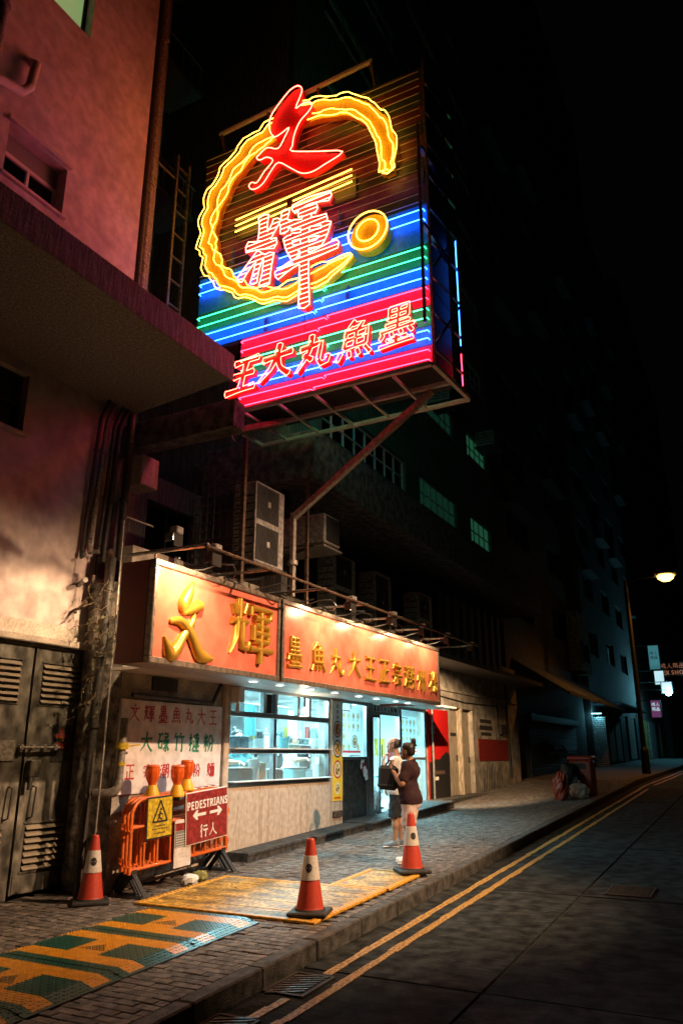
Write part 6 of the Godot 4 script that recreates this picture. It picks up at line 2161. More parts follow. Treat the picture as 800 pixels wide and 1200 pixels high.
	for q in polys:
		hp.prism(q, 0.12, 0.2 + n2 * 0.0006)
		n2 += 1
	hp.xf = Transform3D()
	ow("character_panel", hp, M.panel_salmon, t)
	for set_ in un:
		for lp in set_:
			if lp.size() > 3:
				var b := mb()
				b.tube(loop3(lp, 0.27), 0.009, 6, true)
				ow("neon_tube", b, M.neon_salmon, t)
	for lp in un[0]:
		var y := 1.5
		while y < 3.6:
			for seg in Geometry2D.intersect_polyline_with_polygon(PackedVector2Array([Vector2(0.9, y - 0.02), Vector2(3.2, y + 0.05)]), lp):
				if seg.size() >= 2 and (seg[seg.size() - 1] - seg[0]).length() > 0.05:
					ow("neon_tube", tb(Array(loop3(PackedVector2Array([seg[0], seg[seg.size() - 1]]), 0.268)), 0.0075, 6), M.neon_salmon, t)
			y += 0.088
	# three yellow bars and the round dot
	ow("bar_panel", bc(sp(0.84, 3.4, 0.02), sp(3.22, 3.9, 0.05)), M.band_olive, t)
	for k in 3:
		var v := 3.52 + k * 0.125
		ow("neon_tube", tb([sp(0.86, v - 0.03, 0.16), sp(3.2, v + 0.12, 0.16)], 0.0115, 6), M.neon_yellow, t)
	ow("bar_clamp", bx(sp(2.0, 3.67, 0.15), Vector3(0.12, 0.2, 0.08), 0.02), M.iron, t)
	var dp := mb()
	var circ := PackedVector2Array()
	for k in 40:
		circ.append(Vector2(3.52 + 0.33 * cos(TAU * k / 40), 2.5 + 0.33 * sin(TAU * k / 40)))
	dp.xf = Transform3D(Basis(), sp(0, 0, 0))
	dp.prism(circ, 0.02, 0.18)
	dp.xf = Transform3D()
	ow("dot_panel", dp, M.panel_yellow, t)
	for r in [0.34, 0.195]:
		var c2 := PackedVector2Array()
		for k in 40:
			c2.append(Vector2(3.51 + r * cos(TAU * k / 40), 2.52 + r * sin(TAU * k / 40)))
		var b := mb()
		b.tube(loop3(c2, 0.24), 0.0115, 6, true)
		ow("neon_tube", b, M.neon_yellow, t)
	# row of small characters along the foot
	var row := [["王", 0.84, 0.21, 0.6, 0.62, 0.16, 0.1], ["大", 1.5, 0.3, 0.6, 0.62, 0.12, 0.1], ["丸", 2.2, 0.3, 0.6, 0.62, 0.1, 0.09], ["魚", 2.92, 0.31, 0.62, 0.64, 0.1, 0.062], ["墨", 3.62, 0.36, 0.64, 0.66, 0.08, 0.056]]
	for q in row:
		var ps := []
		for s in strokes(q[0]):
			var p := PackedVector2Array()
			for i in s[0].size():
				p.append(Vector2(q[1] + s[0][i].x * q[3] + q[5] * s[0][i].y, q[2] + s[0][i].y * q[4] + 0.05 * s[0][i].x))
			ps.append(stroke_poly(p, s[1], q[6]))
		var cp := mb()
		cp.xf = Transform3D(Basis(), sp(0, 0, 0))
		var n3 := 0
		for p in ps:
			cp.prism(p, 0.1, 0.17 + n3 * 0.0006)
			n3 += 1
		cp.xf = Transform3D()
		ow("character_panel", cp, M.panel_red, t)
		var uu := united(ps)
		for set_ in uu:
			for lp in set_:
				if lp.size() > 3 and poly_area(lp) > 0.002:
					var b := mb()
					b.tube(loop3(lp, 0.225), 0.0075, 5, true)
					ow("neon_tube", b, M.neon_red, t)
	# tubes on the back face, which light the facade behind
	for q in [[4.6, "neon_green"], [4.1, "neon_green"], [3.6, "neon_green"], [3.1, "neon_green"], [2.6, "neon_green"], [2.1, "neon_blue"], [1.6, "neon_green"], [1.1, "neon_green"], [0.6, "neon_pink"], [0.3, "neon_green"]]:
		ow("neon_tube", tb([sp(1.1, q[0], -0.95), sp(4.42, q[0], -0.95)], 0.016, 6), M[q[1]], t)
	for q in [[0.75, 2.7, "neon_blue"], [0.05, 0.6, "neon_pink"]]:  # added tubes standing in for blue and pink light along the post edge
		for d in [-0.9]:
			ow("neon_tube", tb([sp(4.57, q[0], d), sp(4.57, q[1], d)], 0.0075, 6), M[q[2]], t)
	# cage of angle iron: right-hand side, front right uprights, foot and head frames
	var cg := [[sp(4.5, -0.1, 0.12), sp(4.5, 5.6, 0.12)], [sp(4.62, -0.1, -0.86), sp(4.62, 5.3, -0.86)], [sp(4.62, -0.1, -0.4), sp(4.62, 5.4, -0.4)], [sp(4.42, 0.6, 0.24), sp(4.42, 4.2, 0.24)]]
	for q in cg:
		ow("cage_post", br(q[0], q[1], 0.04, 0.04), M.galvanised, t)
	for k in 9:
		ow("cage_rung", br(sp(4.5, 0.2 + k * 0.62, 0.12), sp(4.62, 0.2 + k * 0.62, -0.86), 0.03, 0.03), M.galvanised, t)
	for k in 4:
		ow("cage_brace", br(sp(4.52, 0.3 + k * 1.3, 0.1), sp(4.6, 1.4 + k * 1.3, -0.84), 0.03, 0.03), M.iron, t)
	for q in [[2.3, 3.0], [3.75, 4.3]]:
		ow("cage_clip", br(sp(4.44, q[0], 0.24), sp(4.62, q[0] - 0.35, -0.4), 0.07, 0.06), M.clip_blue, t)
	var fr := [[sp(0.72, -0.14, 0.26), sp(4.5, -0.1, 0.26)], [sp(0.72, -0.14, -1.1), sp(4.6, -0.1, -1.1)], [sp(0.74, -0.14, 0.24), sp(0.74, -0.14, -1.08)], [sp(4.52, -0.1, 0.24), sp(4.6, -0.1, -1.08)], [sp(0.72, -0.13, -0.42), sp(4.55, -0.1, -0.42)]]
	for q in fr:
		ow("foot_frame", br(q[0], q[1], 0.06, 0.06), M.frame_white, t)
	for k in 5:
		var u := 1.25 + k * 0.66
		ow("foot_crossbar", br(sp(u, -0.135, 0.23), sp(u, -0.125, -1.07), 0.04, 0.04), M.frame_white, t)
	ow("head_bar", br(sp(0.26, 6.04, 0.0), sp(3.53, 6.2, 0.0), 0.06, 0.06), M.frame_white, t)
	for k in 4:
		var u := 0.3 + k * 1.07
		ow("head_post", br(sp(u, 5.55, -0.2), sp(u, 6.04 + k * 0.05, 0.0), 0.05, 0.05), M.rust_iron, t)
	ow("transformer_box", bc(sp(0.62, 0.55, -0.15), sp(0.94, 1.05, -0.6), 0.02), M.iron, t)
	# big struts carrying it
	var st := thing("sign_strut", "long square steel strut slanting up from the shop roof to the neon sign", "strut", Vector3(-6.14, 4.42, -10.0))
	ow("beam", br(Vector3(-3.72, 7.34, -9.95), Vector3(-6.16, 5.7, -10.0), 0.1, 0.1, 0.01), M.strut_paint, st)
	ow("post", br(Vector3(-6.16, 4.42, -10.0), Vector3(-6.16, 5.78, -10.0), 0.08, 0.08, 0.01), M.strut_paint, st)
	ow("clamp", tb([Vector3(-6.16, 4.92, -10.0), Vector3(-6.16, 4.99, -10.0)], 0.085), M.galvanised, st)
	st = thing("sign_strut", "shorter yellowish strut running from the recess to the left foot of the neon sign", "strut", Vector3(-8.5, 7.0, -9.9))
	ow("beam", br(Vector3(-8.6, 6.95, -9.0), Vector3(-6.3, 7.36, -9.9), 0.11, 0.11, 0.01), M.strut_paint, st)

func condenser(label: String, at: Vector3, w: float, h: float, d: float, fans: int, m: Material) -> Node3D:
	var t := thing("air_conditioner", label, "air conditioner", at, 0.0, "air conditioners over the shop")
	obj("body", bx(Vector3(0, h / 2, 0), Vector3(d, h, w), 0.02), m, t)
	for k in fans:
		var fh := h / fans
		var g := mb()
		var c := Vector3(d / 2 + 0.01, fh * (k + 0.5), 0.1 * w)
		var r := minf(fh, w) * 0.38
		for j in 6:
			var pts := PackedVector3Array()
			for s in 20:
				pts.append(c + Vector3(0, cos(TAU * s / 20), sin(TAU * s / 20)) * r * (j + 1) / 6.0)
			g.tube(pts, 0.006, 4, true)
		for s in 8:
			g.bar(c, c + Vector3(0, cos(TAU * s / 8), sin(TAU * s / 8)) * r, 0.008, 0.008)
		obj("fan_guard", g, M.iron, t)
		var pl := mb()
		pl.box(Vector3(d / 2 + 0.003, c.y, c.z), Vector3(0.01, fh * 0.86, w * 0.76), 0.002)
		obj("recess_shade", pl, M.black, t)  # flat black plate on the case, painted in for the shade behind the guard
		obj("fan_hub", bx(c + Vector3(0.01, 0, 0), Vector3(0.01, 0.09, 0.08), 0.003), M.ac_white, t)
	var lv := mb()
	for k in 8:
		lv.box(Vector3(0, h * (0.12 + 0.1 * k), w / 2 + 0.004), Vector3(d * 0.8, 0.02, 0.014), 0.003)
	obj("side_louvres", lv, M.iron, t)
	for k in 2:
		obj("hose", tb([Vector3(-0.05, h * 0.2 + k * 0.08, -w / 2), Vector3(-0.05, h * 0.18 + k * 0.08, -w / 2 - 0.08), Vector3(-0.1, h * 0.1, -w / 2 - 0.13 - k * 0.03), Vector3(-0.3, -0.02 + k * 0.03, -w / 2 - 0.16), Vector3(-0.9, 0.0 + k * 0.04, -w / 2 - 0.1)], 0.017, 6), M.pipe_dark if k else M.white_plastic, t)
	for s in [-1.0, 1.0]:
		obj("foot", bx(Vector3(0, -0.03, s * w * 0.35), Vector3(d, 0.06, 0.06), 0.006), M.iron, t)
	return t

func build_upper_clutter():
	condenser("tall two-fan air conditioner on the shop roof, pinkish in the neon light", Vector3(-6.42, 4.78, -9.42), 0.78, 1.26, 0.42, 2, M.ac_white)
	var lb := ["first dark air conditioner right of the roof post", "second dark air conditioner right of the roof post", "third dark air conditioner, next to the ribbed panels"]
	for i in 3:
		condenser(lb[i], Vector3(-7.1 - 0.15 * (i % 2), 4.5 + 0.1 * (i % 2), -13.2 - i * 2.1), 0.85, 1.35, 0.42, 2 if i % 2 == 0 else 1, M.ac_white)
	var w := thing("window_unit", "small boxy air conditioner hung out just right of the strut post", "air conditioner", Vector3(-6.5, 5.48, -11.2), 0.0, "air conditioners over the shop")
	ow("body", bc(Vector3(-7.0, 5.52, -10.95), Vector3(-6.12, 6.05, -11.5), 0.02), M.ac_white, w)
	ow("grille", bc(Vector3(-6.125, 5.57, -11.0), Vector3(-6.1, 6.0, -11.45), 0.004), M.black, w)
	ow("tray", bc(Vector3(-7.1, 5.44, -10.9), Vector3(-6.1, 5.48, -11.55), 0.004), M.galvanised, w)
	ow("hanger", br(Vector3(-6.3, 5.48, -10.92), Vector3(-8.5, 5.0, -10.92), 0.04, 0.04), M.iron, w)
	for q in [[Vector3(-6.62, 11.35, -18.6), "window air conditioner high on the facade nearest the neon sign"], [Vector3(-6.6, 11.5, -22.6), "window air conditioner high on the facade near its far corner"]]:
		var u := thing("window_unit", q[1], "air conditioner", q[0], 0.0, "window air conditioners on the facade")
		obj("body", bx(Vector3(0, 0.25, 0), Vector3(0.6, 0.5, 0.75), 0.02), M.ac_white, u)
		for k in 5:
			obj("grille_slat", bx(Vector3(0.305, 0.1 + 0.075 * k, 0), Vector3(0.012, 0.03, 0.62), 0.003), M.iron, u)
		for k in 5:
			obj("grille_slat", bx(Vector3(0, 0.1 + 0.075 * k, 0.38), Vector3(0.5, 0.03, 0.012), 0.003), M.iron, u)
		obj("shelf", bx(Vector3(0, -0.02, 0), Vector3(0.7, 0.03, 0.8), 0.004), M.iron, u)
	# ribbed grey panels under the far end of the slab
	var rp := thing("ribbed_screen", "row of tall ribbed grey panels under the far end of the concrete slab", "screen", Vector3(-7.0, 4.42, -20.8))
	for k in 16:
		var z := -18.6 - k * 0.32
		ow("rib", bc(Vector3(-7.05 + 0.06 * (k % 2), 4.42, z), Vector3(-6.98 + 0.06 * (k % 2), 6.2 - 0.02 * (k % 3), z - 0.3), 0.02), M.tarp, rp)
	ow("rail", br(Vector3(-6.9, 6.3, -18.4), Vector3(-6.9, 6.3, -23.9), 0.05, 0.05), M.iron, rp)
	# dark mesh cage beside the tall condenser
	var cg := thing("mesh_cage", "dark wire mesh cage left of the tall two-fan air conditioner", "cage", Vector3(-6.6, 4.42, -8.7))
	for k in 8:
		ow("wire", tb([Vector3(-6.3 - k * 0.12, 4.6, -8.75), Vector3(-6.3 - k * 0.12, 6.05, -8.75)], 0.008, 5), M.iron, cg)
	for k in 12:
		ow("wire", tb([Vector3(-6.28, 4.62 + k * 0.13, -8.76), Vector3(-7.2, 4.62 + k * 0.13, -8.76)], 0.008, 5), M.iron, cg)
	ow("post", br(Vector3(-6.26, 4.42, -8.76), Vector3(-6.26, 6.62, -8.76), 0.06, 0.06), M.rust_iron, cg)
	ow("post", br(Vector3(-6.26, 4.42, -10.6), Vector3(-6.26, 6.62, -10.6), 0.05, 0.05), M.rust_iron, cg)
	# cables looping under the canopy and slab
	for i in 4:
		var a: Vector3 = [Vector3(-7.6, 6.9, -8.3), Vector3(-6.3, 6.7, -8.7), Vector3(-7.4, 6.5, -9.0), Vector3(-6.3, 6.6, -11.0)][i]
		var b: Vector3 = [Vector3(-7.0, 7.35, -9.3), Vector3(-7.0, 7.3, -9.3), Vector3(-6.4, 6.6, -15.0), Vector3(-6.3, 6.6, -22.0)][i]
		var pts := []
		for k in 17:
			var u := k / 16.0
			pts.append(a.lerp(b, u) - Vector3(0, [0.35, 0.25, 0.5, 0.3][i] * 4.0 * u * (1.0 - u), 0))
		pipe("loose_cable", "sagging black cable " + ["from the beam under the canopy to the neon sign's foot", "looping from the canopy tip to the neon sign", "hanging in the dark recess over the air conditioners", "strung along the underside of the slab"][i], pts, 0.012, M.black, "loose cables over the shop")
	var mb2 := thing("meter_box", "tan meter box on the wall just under the canopy beam", "box", Vector3(-8.0, 6.1, -8.4))
	ow("case", bc(Vector3(-8.35, 6.05, -8.36), Vector3(-7.9, 6.55, -8.75), 0.015), M.shop_panel, mb2)
	ow("lid", bc(Vector3(-8.3, 6.1, -8.35), Vector3(-7.95, 6.5, -8.34), 0.004), M.shop_panel, mb2)

# ---------------------------------------------------------------- barriers
func make_barrier() -> Node3D:
	# 2 m long, in its own axes: x along, y up, z out
	var t := thing("crowd_barrier", "", "barrier", Vector3.ZERO, 0.0, "orange barriers stacked against the white sign")
	var hoop := PackedVector3Array()
	for q in [Vector2(-1.0, 0.26), Vector2(-1.0, 0.9)]:
		hoop.append(Vector3(q.x, q.y, 0))
	for k in 7:
		var a := PI - k * PI / 12
		hoop.append(Vector3(-0.78 + 0.22 * cos(a), 0.9 + 0.2 * sin(a), 0))
	for k in 7:
		var a := PI / 2 - k * PI / 12
		hoop.append(Vector3(0.78 + 0.22 * cos(a), 0.9 + 0.2 * sin(a), 0))
	hoop.append(Vector3(1.0, 0.26, 0))
	var b := mb()
	b.tube(hoop, 0.024, 10)
	obj("frame", b, M.orange_paint, t)
	for y in [0.3, 0.78]:
		obj("rail", tb([Vector3(-1.0, y, 0), Vector3(1.0, y, 0)], 0.02, 8), M.orange_paint, t)
	for k in 7:
		var x := -0.75 + k * 0.25
		obj("upright", tb([Vector3(x, 0.3, 0), Vector3(x, 0.78 if k % 2 else 1.09, 0)], 0.0165, 8), M.orange_paint, t)
	for y in [0.36, 0.76]:
		for s in [-1.0, 1.0]:
			obj("hook", tb([Vector3(s * 1.02, y - 0.02, 0), Vector3(s * 1.05, y, 0), Vector3(s * 1.05, y + 0.06, 0)], 0.012, 6), M.orange_paint, t)
	for s in [-1.0, 1.0]:
		var f := mb()
		f.bar(Vector3(s * 0.92, 0.27, 0), Vector3(s * 0.92 - 0.04, 0.02, 0.24), 0.06, 0.012)
		f.bar(Vector3(s * 0.92, 0.27, 0), Vector3(s * 0.92 + 0.04, 0.02, -0.24), 0.06, 0.012)
		f.bar(Vector3(s * 0.92, 0.27, -0.01), Vector3(s * 0.92, 0.27, 0.02), 0.09, 0.07)
		obj("leg", f, M.black_rubber, t)
	return t

func build_barriers():
	var p := make_barrier()
	var names := ["front orange crowd barrier carrying the caution and pedestrian signs", "second orange crowd barrier, just behind the front one", "third orange crowd barrier in the stack", "fourth orange crowd barrier in the stack", "rearmost orange crowd barrier against the white sign"]
	var turn := PI / 2
	for i in 5:
		var at := Vector3(-6.98 - i * 0.085, py(-8.75) - 0.0, -8.72 - i * 0.055)
		var o: Node3D
		if i == 0:
			o = p
			o.set_meta("label", names[0])
		else:
			o = dup(p, at, 0.0, names[i])
		o.transform = Transform3D(tilt(-8.7) * Basis(Vector3.UP, turn + [0.02, 0.0, 0.035, 0.01, 0.025][i]), at)
	var base := Transform3D(tilt(-8.7) * FX, Vector3(-6.93, py(-8.75), -8.72))   # x runs up the street along the front barrier
	# caution sign
	var c := thing("caution_sign", "square yellow caution sign with a falling figure in a black triangle on the front barrier", "sign", Vector3.ZERO)
	c.transform = base * Transform3D(Basis(), Vector3(-0.52, 0.86, 0.0))
	obj("plate", bx(Vector3(0, 0, 0), Vector3(0.5, 0.5, 0.008), 0.003), M.black, c)
	obj("yellow_field", bx(Vector3(0, 0, 0.006), Vector3(0.46, 0.46, 0.005), 0.001), M.caution_yellow, c)
	var tr := mb()
	var P := [Vector3(0, 0.2, 0.0095), Vector3(-0.135, -0.05, 0.0095), Vector3(0.135, -0.05, 0.0095)]
	for k in 3:
		tr.bar(P[k], P[(k + 1) % 3], 0.004, 0.024, Vector3(0, 0, 1).cross((P[(k + 1) % 3] - P[k]).normalized()))
	obj("triangle", tr, M.black, c)
	var fg := mb()
	for q in [[0.0, 0.07, -0.02, 0.0, 0.03], [-0.02, 0.0, 0.04, -0.03, 0.018], [-0.02, 0.0, -0.05, -0.035, 0.018], [0.0, 0.05, 0.05, 0.03, 0.014], [0.0, 0.05, -0.045, 0.03, 0.014]]:
		fg.bar(Vector3(q[0], q[1], 0.0098), Vector3(q[2], q[3], 0.0098), 0.003, q[4], Vector3(q[3] - q[1], q[0] - q[2], 0))
	fg.box(Vector3(0.012, 0.095, 0.0098), Vector3(0.03, 0.03, 0.003), 0.001)
	obj("falling_figure", fg, M.black, c)
	var tx := mb()
	for q in [[-0.1, 0.2], [-0.135, 0.3], [-0.185, 0.22]]:
		for k in 9:
			tx.box(Vector3(-q[1] / 2 + q[1] * (k + 0.5) / 9, q[0], 0.0095), Vector3(q[1] / 14, 0.018, 0.002))
	obj("small_print", tx, M.rust_iron, c).set_meta("kind", "stuff")
	# pedestrians sign
	var s := thing("pedestrian_sign", "red sign reading PEDESTRIANS with a two-way arrow and two Chinese characters", "sign", Vector3.ZERO)
	s.transform = base * Transform3D(Basis(Vector3(0, 0, 1), 0.03), Vector3(0.42, 0.79, 0.03))
	obj("border", bx(Vector3.ZERO, Vector3(0.92, 0.66, 0.008), 0.003), M.white_paint, s)
	obj("red_plate", bx(Vector3(0, 0, 0.006), Vector3(0.895, 0.635, 0.006), 0.002), M.plate_red, s)
	letters(s, "PEDESTRIANS", Vector3(0, 0.155, 0.012), 0.105, M.white_paint, Basis().scaled(Vector3(0.98, 1, 1)))
	var ar := mb()
	for q in [-1.0, 1.0]:
		ar.xf = Transform3D(Basis(), Vector3(q * 0.04, 0.03, 0.0095))
		var w := PackedVector2Array([Vector2(0, -0.018), Vector2(0.19, -0.018), Vector2(0.17, -0.06), Vector2(0.205, -0.06), Vector2(0.285, 0), Vector2(0.205, 0.06), Vector2(0.17, 0.06), Vector2(0.19, 0.018), Vector2(0, 0.018)])
		var m := PackedVector2Array()
		for v in w:
			m.append(Vector2(v.x * q, v.y))
		ar.prism(m, 0.0, 0.003)
	ar.xf = Transform3D()
	obj("arrow", ar, M.white_paint, s)
	var ch := mb()
	glyph_flat(ch, "行", Transform3D(Basis(), Vector3(-0.17, -0.27, 0.0095)), 0.17, 0.12)
	glyph_flat(ch, "人", Transform3D(Basis(), Vector3(0.03, -0.27, 0.0095)), 0.17, 0.12)
	obj("lettering", ch, M.white_paint, s)
	# small information board between them
	var n := thing("notice_board", "small white and grey works notice hanging between the two barrier signs", "notice", Vector3.ZERO)
	n.transform = base * Transform3D(Basis(), Vector3(-0.06, 0.5, 0.01))
	obj("plate", bx(Vector3.ZERO, Vector3(0.34, 0.58, 0.008), 0.003), M.print_white, n)
	obj("grey_field", bx(Vector3(0, 0.05, 0.006), Vector3(0.32, 0.2, 0.004)), M.grey_plastic, n)
	obj("red_field", bx(Vector3(0, 0.2, 0.006), Vector3(0.32, 0.09, 0.004)), M.plate_red, n)
	var pr := mb()
	for r in 6:
		for k in 6 + r % 3:
			pr.box(Vector3(-0.13 + k * 0.032, 0.11 - r * 0.03, 0.009), Vector3(0.02, 0.008, 0.002))
	for r in 3:
		for k in 8:
			pr.box(Vector3(-0.13 + k * 0.034, -0.12 - r * 0.045, 0.0055), Vector3(0.018, 0.008, 0.004))
	obj("small_print", pr, M.white_paint, n).set_meta("kind", "stuff")
	# amber flashing lamps
	var la := ["left amber warning lamp on the stacked barriers", "middle amber warning lamp on the stacked barriers", "right amber warning lamp on the stacked barriers"]
	var lamp: Node3D
	var sp3 := [Vector3(-0.55, 1.12, -0.12), Vector3(-0.2, 1.1, 0.0), Vector3(0.12, 1.15, -0.1)]
	for i in 3:
		if i == 0:
			lamp = thing("warning_lamp", la[0], "warning lamp", Vector3.ZERO, 0.0, "amber lamps on the barriers")
			var bd := mb()
			bd.lathe(PackedVector2Array([Vector2(0, -0.02), Vector2(0.1, -0.02), Vector2(0.1, 0.0), Vector2(0.075, 0.08), Vector2(0.055, 0.125), Vector2(0.0, 0.13)]), Vector3.ZERO, 18)
			obj("battery_case", bd, M.lamp_yellow, lamp)
			var ln := mb()
			ln.lathe(PackedVector2Array([Vector2(0.05, 0.125), Vector2(0.06, 0.16), Vector2(0.085, 0.22), Vector2(0.092, 0.29), Vector2(0.084, 0.34), Vector2(0.07, 0.365), Vector2(0.0, 0.37)]), Vector3.ZERO, 20)
			obj("lens", ln, M.lamp_amber, lamp)
			var rb := mb()
			for k in 10:
				var a := TAU * k / 10
				rb.tube(PackedVector3Array([Vector3(0.062 * cos(a), 0.16, 0.062 * sin(a)), Vector3(0.087 * cos(a), 0.22, 0.087 * sin(a)), Vector3(0.094 * cos(a), 0.29, 0.094 * sin(a)), Vector3(0.086 * cos(a), 0.34, 0.086 * sin(a))]), 0.003, 4)
			rb.lathe(PackedVector2Array([Vector2(0.086, 0.335), Vector2(0.09, 0.35), Vector2(0.075, 0.372), Vector2(0.0, 0.376)]), Vector3.ZERO, 20)
			obj("lens_rib", rb, M.lamp_amber, lamp)
			obj("clamp", bx(Vector3(0, -0.04, 0), Vector3(0.1, 0.06, 0.08), 0.008), M.black_rubber, lamp)
			lamp.transform = base * Transform3D(Basis(), sp3[0])
		else:
			var o := dup(lamp, Vector3.ZERO, 0.0, la[i])
			o.transform = base * Transform3D(Basis(Vector3.UP, i * 0.7), sp3[i])
	# red and white tape over the top rails
	var tp := thing("barrier_tape", "red and white striped tape strip along the top of the barriers", "tape", Vector3.ZERO)
	tp.transform = base * Transform3D(Basis(), Vector3(0.0, 1.12, -0.1))
	for k in 10:
		obj("stripe", bx(Vector3(0.02 + k * 0.08, 0.01 + k * 0.003, 0), Vector3(0.078, 0.012, 0.09), 0.002), M.white_paint if k % 2 else M.plate_red, tp)
# ---------------------------------------------------------------- people
# One skin over a set of tapered limbs [a, b, radius at a, radius at b]; cuts are [normal, offset] half-spaces that end cloth cleanly.
func skin_over(bones: Array, cuts: Array, cell: float, blend: float, into: MB = null, fold := 0.0) -> MB:
	var lo := Vector3.ONE * 1e9
	var hi := -lo
	for b in bones:
		for e in 2:
			var r := Vector3.ONE * (float(b[2 + e]) + blend + 2 * cell)
			lo = lo.min(b[e] - r)
			hi = hi.max(b[e] + r)
	var nx := int((hi.x - lo.x) / cell) + 2
	var ny := int((hi.y - lo.y) / cell) + 2
	var nz := int((hi.z - lo.z) / cell) + 2
	var nz0 := nz
	var f := PackedFloat32Array()
	f.resize(nx * ny * nz)
	f.fill(0.5)
	for b in bones:
		var a: Vector3 = b[0]
		var ba: Vector3 = b[1] - a
		var l2 := maxf(ba.length_squared(), 1e-9)
		var ra: float = b[2]
		var rb: float = b[3]
		var m := maxf(ra, rb) + blend + cell * 2
		var p0 := (a.min(b[1]) - Vector3.ONE * m - lo) / cell
		var p1 := (a.max(b[1]) + Vector3.ONE * m - lo) / cell
		for i in range(maxi(0, int(p0.x)), mini(nx - 1, int(p1.x) + 1) + 1):
			for j in range(maxi(0, int(p0.y)), mini(ny - 1, int(p1.y) + 1) + 1):
				for k in range(maxi(0, int(p0.z)), mini(nz - 1, int(p1.z) + 1) + 1):
					var p := lo + Vector3(i, j, k) * cell - a
					var t := clampf(p.dot(ba) / l2, 0.0, 1.0)
					var d := (p - ba * t).length() - lerpf(ra, rb, t)
					var at := (i * ny + j) * nz + k
					var o := f[at]
					var h := maxf(blend - absf(o - d), 0.0) / blend
					f[at] = minf(o, d) - h * h * blend * 0.25
	if fold > 0.0:        # creases in cloth
		var crease := FastNoiseLite.new()
		crease.frequency = 7.0
		crease.fractal_octaves = 2
		crease.seed = 3
		for i in nx:
			for j in ny:
				for k in nz0:
					var at := (i * ny + j) * nz0 + k
					if absf(f[at]) < 0.05:
						var p := lo + Vector3(i, j, k) * cell
						f[at] -= fold * absf(crease.get_noise_3d(p.x + p.y * 0.5, p.y * 0.55 - p.z * 0.4, p.z)) * 2.0
	if cuts.size():
		for i in nx:
			for j in ny:
				for k in nz:
					var at := (i * ny + j) * nz + k
					if f[at] < 0.05:
						var p := lo + Vector3(i, j, k) * cell
						for c in cuts:
							f[at] = maxf(f[at], p.dot(c[0]) - c[1])
	var id := PackedInt32Array()
	id.resize(nx * ny * nz)
	id.fill(-1)
	var vs := PackedVector3Array()
	var corner := [Vector3i(0, 0, 0), Vector3i(1, 0, 0), Vector3i(0, 1, 0), Vector3i(1, 1, 0), Vector3i(0, 0, 1), Vector3i(1, 0, 1), Vector3i(0, 1, 1), Vector3i(1, 1, 1)]
	var edges := [[0, 1], [2, 3], [4, 5], [6, 7], [0, 2], [1, 3], [4, 6], [5, 7], [0, 4], [1, 5], [2, 6], [3, 7]]
	var dy := nz
	var dx := ny * nz
	var off := [0, dx, dy, dx + dy, 1, dx + 1, dy + 1, dx + dy + 1]
	for i in nx - 1:
		for j in ny - 1:
			for k in nz - 1:
				var at := (i * ny + j) * nz + k
				var s0 := f[at] < 0.0
				if f[at] > cell * 2.5 or f[at] < -cell * 2.5:
					continue
				var same := true
				for c in range(1, 8):
					if (f[at + off[c]] < 0.0) != s0:
						same = false
						break
				if same:
					continue
				var sum := Vector3.ZERO
				var n := 0
				for e in edges:
					var fa := f[at + off[e[0]]]
					var fb := f[at + off[e[1]]]
					if (fa < 0.0) != (fb < 0.0):
						sum += Vector3(corner[e[0]]).lerp(Vector3(corner[e[1]]), fa / (fa - fb))
						n += 1
				id[at] = vs.size()
				vs.append(lo + (Vector3(i, j, k) + sum / n) * cell)
	var tris := PackedInt32Array()
	for i in range(1, nx - 1):
		for j in range(1, ny - 1):
			for k in range(1, nz - 1):
				var at := (i * ny + j) * nz + k
				var s := f[at] < 0.0
				if absf(f[at]) > cell * 2.5:
					continue
				for q in [[dx, dy, 1], [dy, 1, dx], [1, dx, dy]]:
					if s != (f[at + q[0]] < 0.0):
						var a := id[at]; var b := id[at - q[1]]; var c := id[at - q[1] - q[2]]; var d := id[at - q[2]]
						if a < 0 or b < 0 or c < 0 or d < 0:
							continue
						if s:
							tris.append_array([a, b, c, a, c, d])
						else:
							tris.append_array([a, c, b, a, d, c])
	var nn := PackedVector3Array()
	nn.resize(vs.size())
	for i in range(0, tris.size(), 3):
		var g := (vs[tris[i + 1]] - vs[tris[i]]).cross(vs[tris[i + 2]] - vs[tris[i]])
		for c in 3:
			nn[tris[i + c]] += g
	var out := into if into else MB.new()
	for i in range(0, tris.size(), 3):
		var a := tris[i]; var b := tris[i + 1]; var c := tris[i + 2]
		out.tri(vs[a], vs[b], vs[c], nn[a], nn[b], nn[c])
	return out

